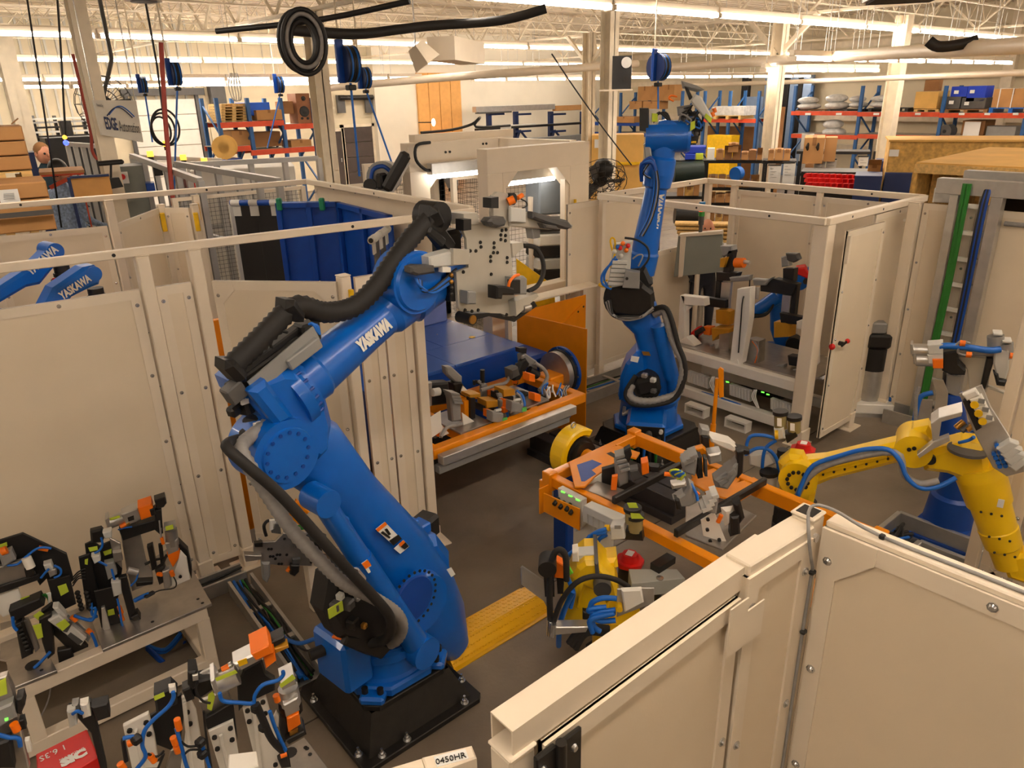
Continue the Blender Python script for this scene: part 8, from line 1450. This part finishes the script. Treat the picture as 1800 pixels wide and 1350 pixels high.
for k in range(5):blk('d',11.5,(1186+k*2,393+k*7,1285,398+k*7),.25,'timber_plank','%s pale timber plank from the top behind the man'%ORD[k],'plank',WOOD,'timber planks behind the man')
# whiteboards, red bins, navy cabinets, big carton
for k,(px,d)in enumerate((((1351,290,1372,328),15.),((1376,286,1397,326),15.),((1431,283,1450,304),16),((1452,280,1470,302),16.),((1509,275,1526,292),16.5))):
 t=thing('whiteboard','%s small whiteboard from the left by the box shelves'%ORD[k],'whiteboard',Dp(px[0],px[3],d),group='small whiteboards');sub(t,'d',d,px,.03,'board',PAPER);sub(t,'d',d-.01,(px[0]-1,px[1]-1,px[2]+1,px[1]+1),.05,'frame',BLKS)
 for j in range(4):sub(t,'d',d-.012,(px[0]+3,px[1]+6+j*5,px[0]+9+j%2*5,px[1]+6.6+j*5),.004,'writing',GRY)
 q=Dp((px[0]+px[2])/2,px[3],d);part(t,'stand',B().bx(q.x-.02,q.x+.02,q.y+.03,q.y+.06,0,q.z),BLKS)
t=carton('d',15.6,(1412,242,1448,288),.9,'big plain cardboard carton standing above the whiteboards');sub(t,'d',15.7,(1449,242,1470,284),.5,'side',CARD)
for x in (1420,1438):q=Dp(x,258,15.58);part(t,'printed_mark',B().box(q,(.1,.02,.1),R=M.Rotation(.78,3,'Y')),BLKS)
carton('d',15.5,(1415,288,1430,302),.4,'small carton under the big plain carton',CARDD)
blk('d',14,(1406,302,1530,345),.7,'bin_cabinet','black cabinet behind the rows of red bins','cabinet',BLKS)
for r_ in range(3):
 for k in range(9):q=Dp(1412+k*10.2+r_*1.2,312+r_*8+k*.35,13.8-.1*r_);solo('red_bin','%s red bin in the %s row'%(ORD[k],('top','middle','bottom')[r_]),'bin',B().prism([(0,0),(.1,0),(.1,.075),(.05,.075),(0,.04)],q,V((-.45,-.85,0)),(0,0,1),(.085,-.045,0)),RED,'red stacking bins')
blk('d',15.2,(1478,306,1530,345),.6,'tool_bench','dark bench carrying small blue bins behind the red bins','bench',BLKS)
for k in range(4):blk('d',15.25,(1480+k*12,300,1490+k*12,307),.2,'small_blue_bin','%s small blue bin on the bench behind the red bins'%ORD[k],'bin',mat('bin_blue',(22,60,190),.5),'small blue bins');
blk('d',15.5,(1500,300,1522,306),.3,'yellow_tray','yellow tray on the bench behind the red bins','tray',YELD);carton('d',14.2,(1525,290,1548,308),.4,'open carton on the navy cabinet',flap=True)
blk('d',13.2,(1500,309,1548,352),.7,'navy_cabinet','low navy cabinet right of the red bins','cabinet',NAVY);blk('d',13.4,(1552,304,1600,352),.7,'navy_cabinet','open navy cabinet beside the plywood shelter','cabinet',NAVY);blk('d',17.5,(1538,283,1605,296),.6,'pegboard','dark blue pegboard above the navy cabinets','board',NAVY)
# right racks with loads
rack('x',24.5,(1392,1508,1652,1800),((1392,1508,199),(1508,1652,201),(1652,1815,203),(1508,1652,241),(1652,1815,244),(1392,1508,240)),1.1,'long orange and blue pallet rack along the right wall',151)
for k,(px,lab)in enumerate((((1404,170,1442,193),'left white plastic film bundle on the right rack'),((1452,165,1494,193),'second white plastic film bundle on the right rack'),((1496,168,1524,190),'third grey plastic film bundle on the right rack'),((1530,167,1585,190),'fourth plastic film bundle behind the rack column'),((1448,210,1486,240),'clear plastic bag on the lower right rack'))):
 a,b_,z0,z1=rect(at('x',24.8),px);c=(a+b_)/2;L=abs(a.y-b_.y);o=solo('film_bundle',lab,'bundle',B().sph((c.x,c.y,z0+(z1-z0)*.27),1,14,8,(.4,L*.5,(z1-z0)*.27)).sph((c.x,c.y+.05,z0+(z1-z0)*.72),1,14,8,(.36,L*.44,(z1-z0)*.28)),BAG)
for k,(px,m)in enumerate((((1398,193,1450,197),CARDD),((1454,192,1520,197),BLKS),((1526,190,1596,197),BLKS),((1606,192,1650,198),WOOD),((1660,192,1735,199),CARDD),((1738,189,1815,199),HOSE))):pallet('x',24.6,px,.9,'%s pallet from the left on the top beam of the right rack'%ORD[k],m,'pallets on the right rack')
t=thing('plywood_box','small plywood box on the right rack','box',Xp(1627,190,24.6));sub(t,'x',24.6,(1608,161,1648,191),.8,'box',PLY);blk('x',24.9,(1625,140,1652,160),.2,'bent_strips','bent brown strips leaning on the plywood box','strips',CARDD)
for px,m,lab in (((1663,170,1688,191),DGRY,'left grey tote on the right rack'),((1690,172,1732,191),DGRY,'right grey tote on the right rack'),((1672,152,1700,170),mat('bin_blue',(22,60,190),.5),'left blue bin stacked on a grey tote'),((1700,151,1732,178),mat('bin_blue',(22,60,190),.5),'right blue bin stacked on a grey tote')):t=thing('tote',lab,'tote',Xp(px[0],px[3],24.6));sub(t,'x',24.6,px,.6,'tub',m);sub(t,'x',24.55,(px[0]+5,px[1]+7,px[0]+13,px[1]+13),.01,'label',PAPER)
t=carton('x',24.6,(1745,156,1815,189),.8,'wide strapped carton on a blue pallet at the right edge');[sub(t,'x',24.57,(x,155,x+1.5,190),.8,'strap',PAPER)for x in (1755,1778)]
t=carton('x',24.7,(1690,212,1730,241),.8,'open carton with a white panel on the lower right rack',CARDD);sub(t,'x',24.6,(1694,214,1722,240),.02,'white_panel',PAPER);blk('x',24.7,(1733,222,1785,241),.6,'folded_cloth','grey folded cloth pile on the lower right rack','cloth',GRY)
t=thing('wire_spool','grey wire spool on the lower right rack','spool',Xp(1660,232,24.5));q=Xp(1660,231,24.5);part(t,'flange',B().cyl(q,q+V((.05,0,0)),.19,n=18),DGRY);part(t,'flange',B().cyl(q+V((.25,-.05,0)),q+V((.3,-.05,0)),.19,n=18),DGRY);part(t,'core',B().cyl(q-V((.01,0,0)),q+V((.25,0,0)),.05,n=10),BLK)
for k,x in enumerate((1420,1474,1540,1613,1690,1735,1785)):blk('x',24.35,(x-5,198.5,x+5,202.5),.03,'beam_label','%s white label from the left on the rack beam'%ORD[k],'label',PAPER,'white labels on the rack beam')
blk('d',19.5,(1408,236,1430,262),.4,'steel_reel','shiny wire reel rack left of the right rack','reel',ALU)
# OSB crate and plywood shelter
t=thing('osb_crate','long flat OSB crate with a paper sheet below the right racks','crate',V((*Dp(1640,260,13.5).xy,0)));a=Dp(1560,282,13.5);A_=V((*a.xy,0));u=V((.45,-.89,0));zt=Dp(1563,249,13.5).z;part(t,'box',B().prism([(0,0),(4.2,0),(4.2,zt),(0,zt)],A_,u,(0,0,1),(.9,.45,0)),OSB);part(t,'lid',B().prism([(-.03,zt),(4.23,zt),(4.23,zt+.03),(-.03,zt+.03)],A_-V((.03,.02,0)),u,(0,0,1),(.95,.48,0)),PLY);sub(t,'d',13.45,(1563,263,1580,275),.01,'paper_sheet',PAPER)
t=thing('plywood_shelter','plywood roofed crate with a dark open front at the right edge','crate',(9.2,2.5,0));a=Dp(1612,278,9.0);zt=a.z;A_=V((*a.xy,0))
part(t,'roof',B().prism([(0,0),(.05,-2.9),(2.6,-2.9),(2.5,.15)],V((a.x,a.y,zt-.06)),(1,0,0),(0,1,0),(0,0,.02)),PLY);part(t,'roof_edge',B().beam(V((a.x,a.y,zt-.1)),V((a.x+.05,a.y-2.9,zt-.1)),.05,.09),WOOD);part(t,'side_wall',B().prism([(0,0),(2.4,0),(2.4,zt-.12),(0,zt-.12)],A_,(1,.05,0),(0,0,1),(0,-.03,0)),OSB)
for k in range(3):part(t,'stud',B().bx(a.x+.4+k*.7,a.x+.45+k*.7,a.y-.1,a.y-.03,0,zt-.12),WOOD)
part(t,'back_wall',B().bx(a.x+2.35,a.x+2.4,a.y-2.9,a.y-.05,0,zt-.12),BLKS);part(t,'corner_post',B().bx(a.x+.0,a.x+.06,a.y-2.3,a.y-2.2,0,zt-.12),WOOD);blk('d',7.92,(1640,335,1690,357),.2,'silver_foil','crumpled silver foil over the right fence corner','foil',BAG)
# --- hanging things
def reel(x,y,d,r_,lab,hx,hy):
 t=thing('hose_reel',lab,'reel',Dp(x,y,d));q=Dp(x,y,d);a=V((.93,-.1,0)).normalized()
 part(t,'drum',B().cyl(q-a*r_*.3,q+a*r_*.3,r_*.85,n=20),BLUED)
 for s in (-1,1):part(t,'flange',B().cyl(q+a*s*r_*.3,q+a*s*r_*.36,r_,n=20),NAVY)
 for k in range(5):part(t,'hose_turn',B().tube([q+a*(k-2)*r_*.13+V((-a.y*math.cos(j*.5236),a.x*math.cos(j*.5236),math.sin(j*.5236)))*r_*.9 for j in range(12)],r_*.09,n=5,closed=True,sub=2),HOSE if k%3==1 else CBLK)
 part(t,'bracket',B().beam(q-a*r_*.5+V((0,0,-r_)),q-a*r_*.5+V((0,0,r_*1.3)),.05,r_*.5,bev=.01),BLUED);part(t,'hanger',B().cyl(q-a*r_*.5+V((0,0,r_*1.2)),(q-a*r_*.5).xy.to_3d()+V((0,0,5.4)),.012,n=6),STEELC)
 e=Dp(hx,hy,d);part(t,'hose',B().cyl(q-V((0,0,r_)),V((q.x+(e.x-q.x),q.y+(e.y-q.y),max(.8,e.z))),.014,n=6),HOSE);part(t,'hose_guide',B().box(q-V((0,0,r_*1.25)),(r_*.5,r_*.5,r_*.3),bev=.01),BLK)
 return t
reel(613,113,9.5,.2,'largest blue hose reel hanging near the top centre left',632,310);reel(641,137,12,.15,'second smaller hose reel hung beside the largest one',690,290);reel(308,130,12.5,.16,'hose reel hung by the red pipe',306,340);reel(1158,118,12,.19,'blue hose reel hung above the raised blue arm',1157,200);reel(491,149,17,.16,'far small hose reel over the left pallet rack',470,260);reel(252,149,15,.13,'small hose reel over the roller door',268,250)
t=thing('cable_coil','large black coiled cable bundle hanging from the joists','cable',Dp(535,75,7.5))
for k in range(7):rx,rz=.085+.014*k,.17+.016*k;q=Dp(535,74,7.5)+V((.0,.05*(k%3),.01*(k%2)));part(t,'cable_turn',B().tube([q+V((math.cos(a*.5236)*rx,math.cos(a*.5236)*-.08,math.sin(a*.5236)*rz))for a in range(12)],.02,n=6,closed=True,sub=3),CBLK if k!=3 else CGRY)
def cable(nm,lab,pts,r_,m):return solo(nm,lab,'cable',B().tube([Dp(*p)for p in pts],r_,n=6),m)
def up(x,y,d,z=5.4):q=Dp(x,y,d);return V((q.x,q.y,z))
solo('red_hose_pipe','long red pipe dropping from the light row to the extrusion frame','pipe',B().tube([Dp(283,75,11),Dp(290,200,10.9),Dp(297,280,10.8),Dp(305,362,10.7)],.03,n=8,sub=2),mat('red_pipe',(168,62,46),.5))
cable('red_hose','thin red hose looping beside the hanging sign column',((128,95,12.5),(141,150,12.5),(152,200,12.4),(160,235,12.4),(162,265,12.4),(172,280,12.4),(176,262,12.4)),.022,mat('red_pipe',(168,62,46),.5))
cable('black_cable_drop','black cable dropping past the small blue lamp',((101,0,12),(107,90,12),(113,200,12),(116,246,12)),.014,CBLK)
t=thing('cable_coil','thin black cable coil hanging before the roller door','cable',Dp(290,225,13));part(t,'lead',B().tube([up(276,115,13),Dp(276,115,13),Dp(288,210,13)],.016,n=6,sub=1),CBLK)
for k in range(3):q=Dp(291-k*4,224+k*3,13);part(t,'cable_turn',B().tube([q+V((math.cos(a*.628)*(.2-.03*k),0,math.sin(a*.628)*(.26-.03*k)))for a in range(10)],.016,n=6,closed=True,sub=3),CBLK)
t=thing('cable_coil','white cable bundle hanging over the pale pallets','cable',Dp(413,158,15));part(t,'hanger',B().cyl(Dp(412,132,15),up(412,132,15),.01,n=5),STEELC)
for k in range(5):part(t,'strand',B().tube([Dp(405+k*3,128,15),Dp(402+k*5,150,15),Dp(408+k*4,172,15),Dp(416+k,178,15)],.012,n=5),WHT)
t=thing('duct_funnel','cream sheet funnel hanging under the second light row','duct',Dp(748,95,11));q0,q1,q2=Dp(730,80,11),Dp(752,112,11),Dp(775,85,11.2);part(t,'funnel',B().cyl(q0,q1,.12,.2,4),CREAMD);part(t,'trunk',B().beam(q2,Dp(830,95,12.5),.4,.3),CREAMD);part(t,'hanger',B().cyl(q0,up(730,80,11),.01,n=5),BOLT)
t=thing('air_vent','square ceiling unit with a dirty grille at the top right','vent',Dp(1590,10,7.5));q=Dp(1588,4,7.6);part(t,'case',B().box(q+V((0,0,.2)),(.55,.55,.34),rz=35),CREAMD);part(t,'grille',B().box(q+V((0,0,.025)),(.5,.5,.03),rz=35),mat('dirty_grille',(70,58,46),.9,var=.5,scale=30))
t=thing('air_vent','round edged ceiling vent at the top left','vent',Dp(253,2,9));q=Dp(253,2,9);part(t,'case',B().cyl(q,q+V((0,0,.15)),.18,.14,8),CREAMD);part(t,'grille',B().cyl(q-V((0,0,.01)),q,.13,n=8),DGRY)
for k,(pts,r_,lab)in enumerate(((((1160,120,20),(1340,108,17),(1560,94,13),(1830,78,9.8)),.09,'thick cream pipe crossing under the joists at the right'),(((560,156,22),(760,138,19),(900,128,18),(1120,112,20)),.09,'cream pipe running over the tan panel wall'),(((1220,150,21),(1500,140,18),(1830,126,14)),.05,'thin cream pipe over the right racks'))):solo('overhead_pipe',lab,'pipe',B().tube([Dp(*p)for p in pts],r_,n=10,sub=3),CREAMD)
cable('cable_bundle','thick black cable bundle draped along the girder at the top centre',((500,52,8.8),(620,60,9.2),(700,52,9.4),(760,45,9.6),(880,36,9.8),(960,15,9.8)),.06,CBLK);cable('cable_bundle','black cable pair under the girder left of the top centre',((380,55,9),(560,35,8.6),(720,2,8.2)),.03,CBLK);cable('cable_bundle','black ducting sagging below the right light row',((1632,72,11),(1650,82,11),(1690,78,11),(1720,70,11)),.07,CBLK);cable('guy_cable','thin dark cable slanting down to the plywood crate',((970,95,13),(1010,155,13.6),(1060,225,13.9),(1110,290,14.2)),.012,CBLK)
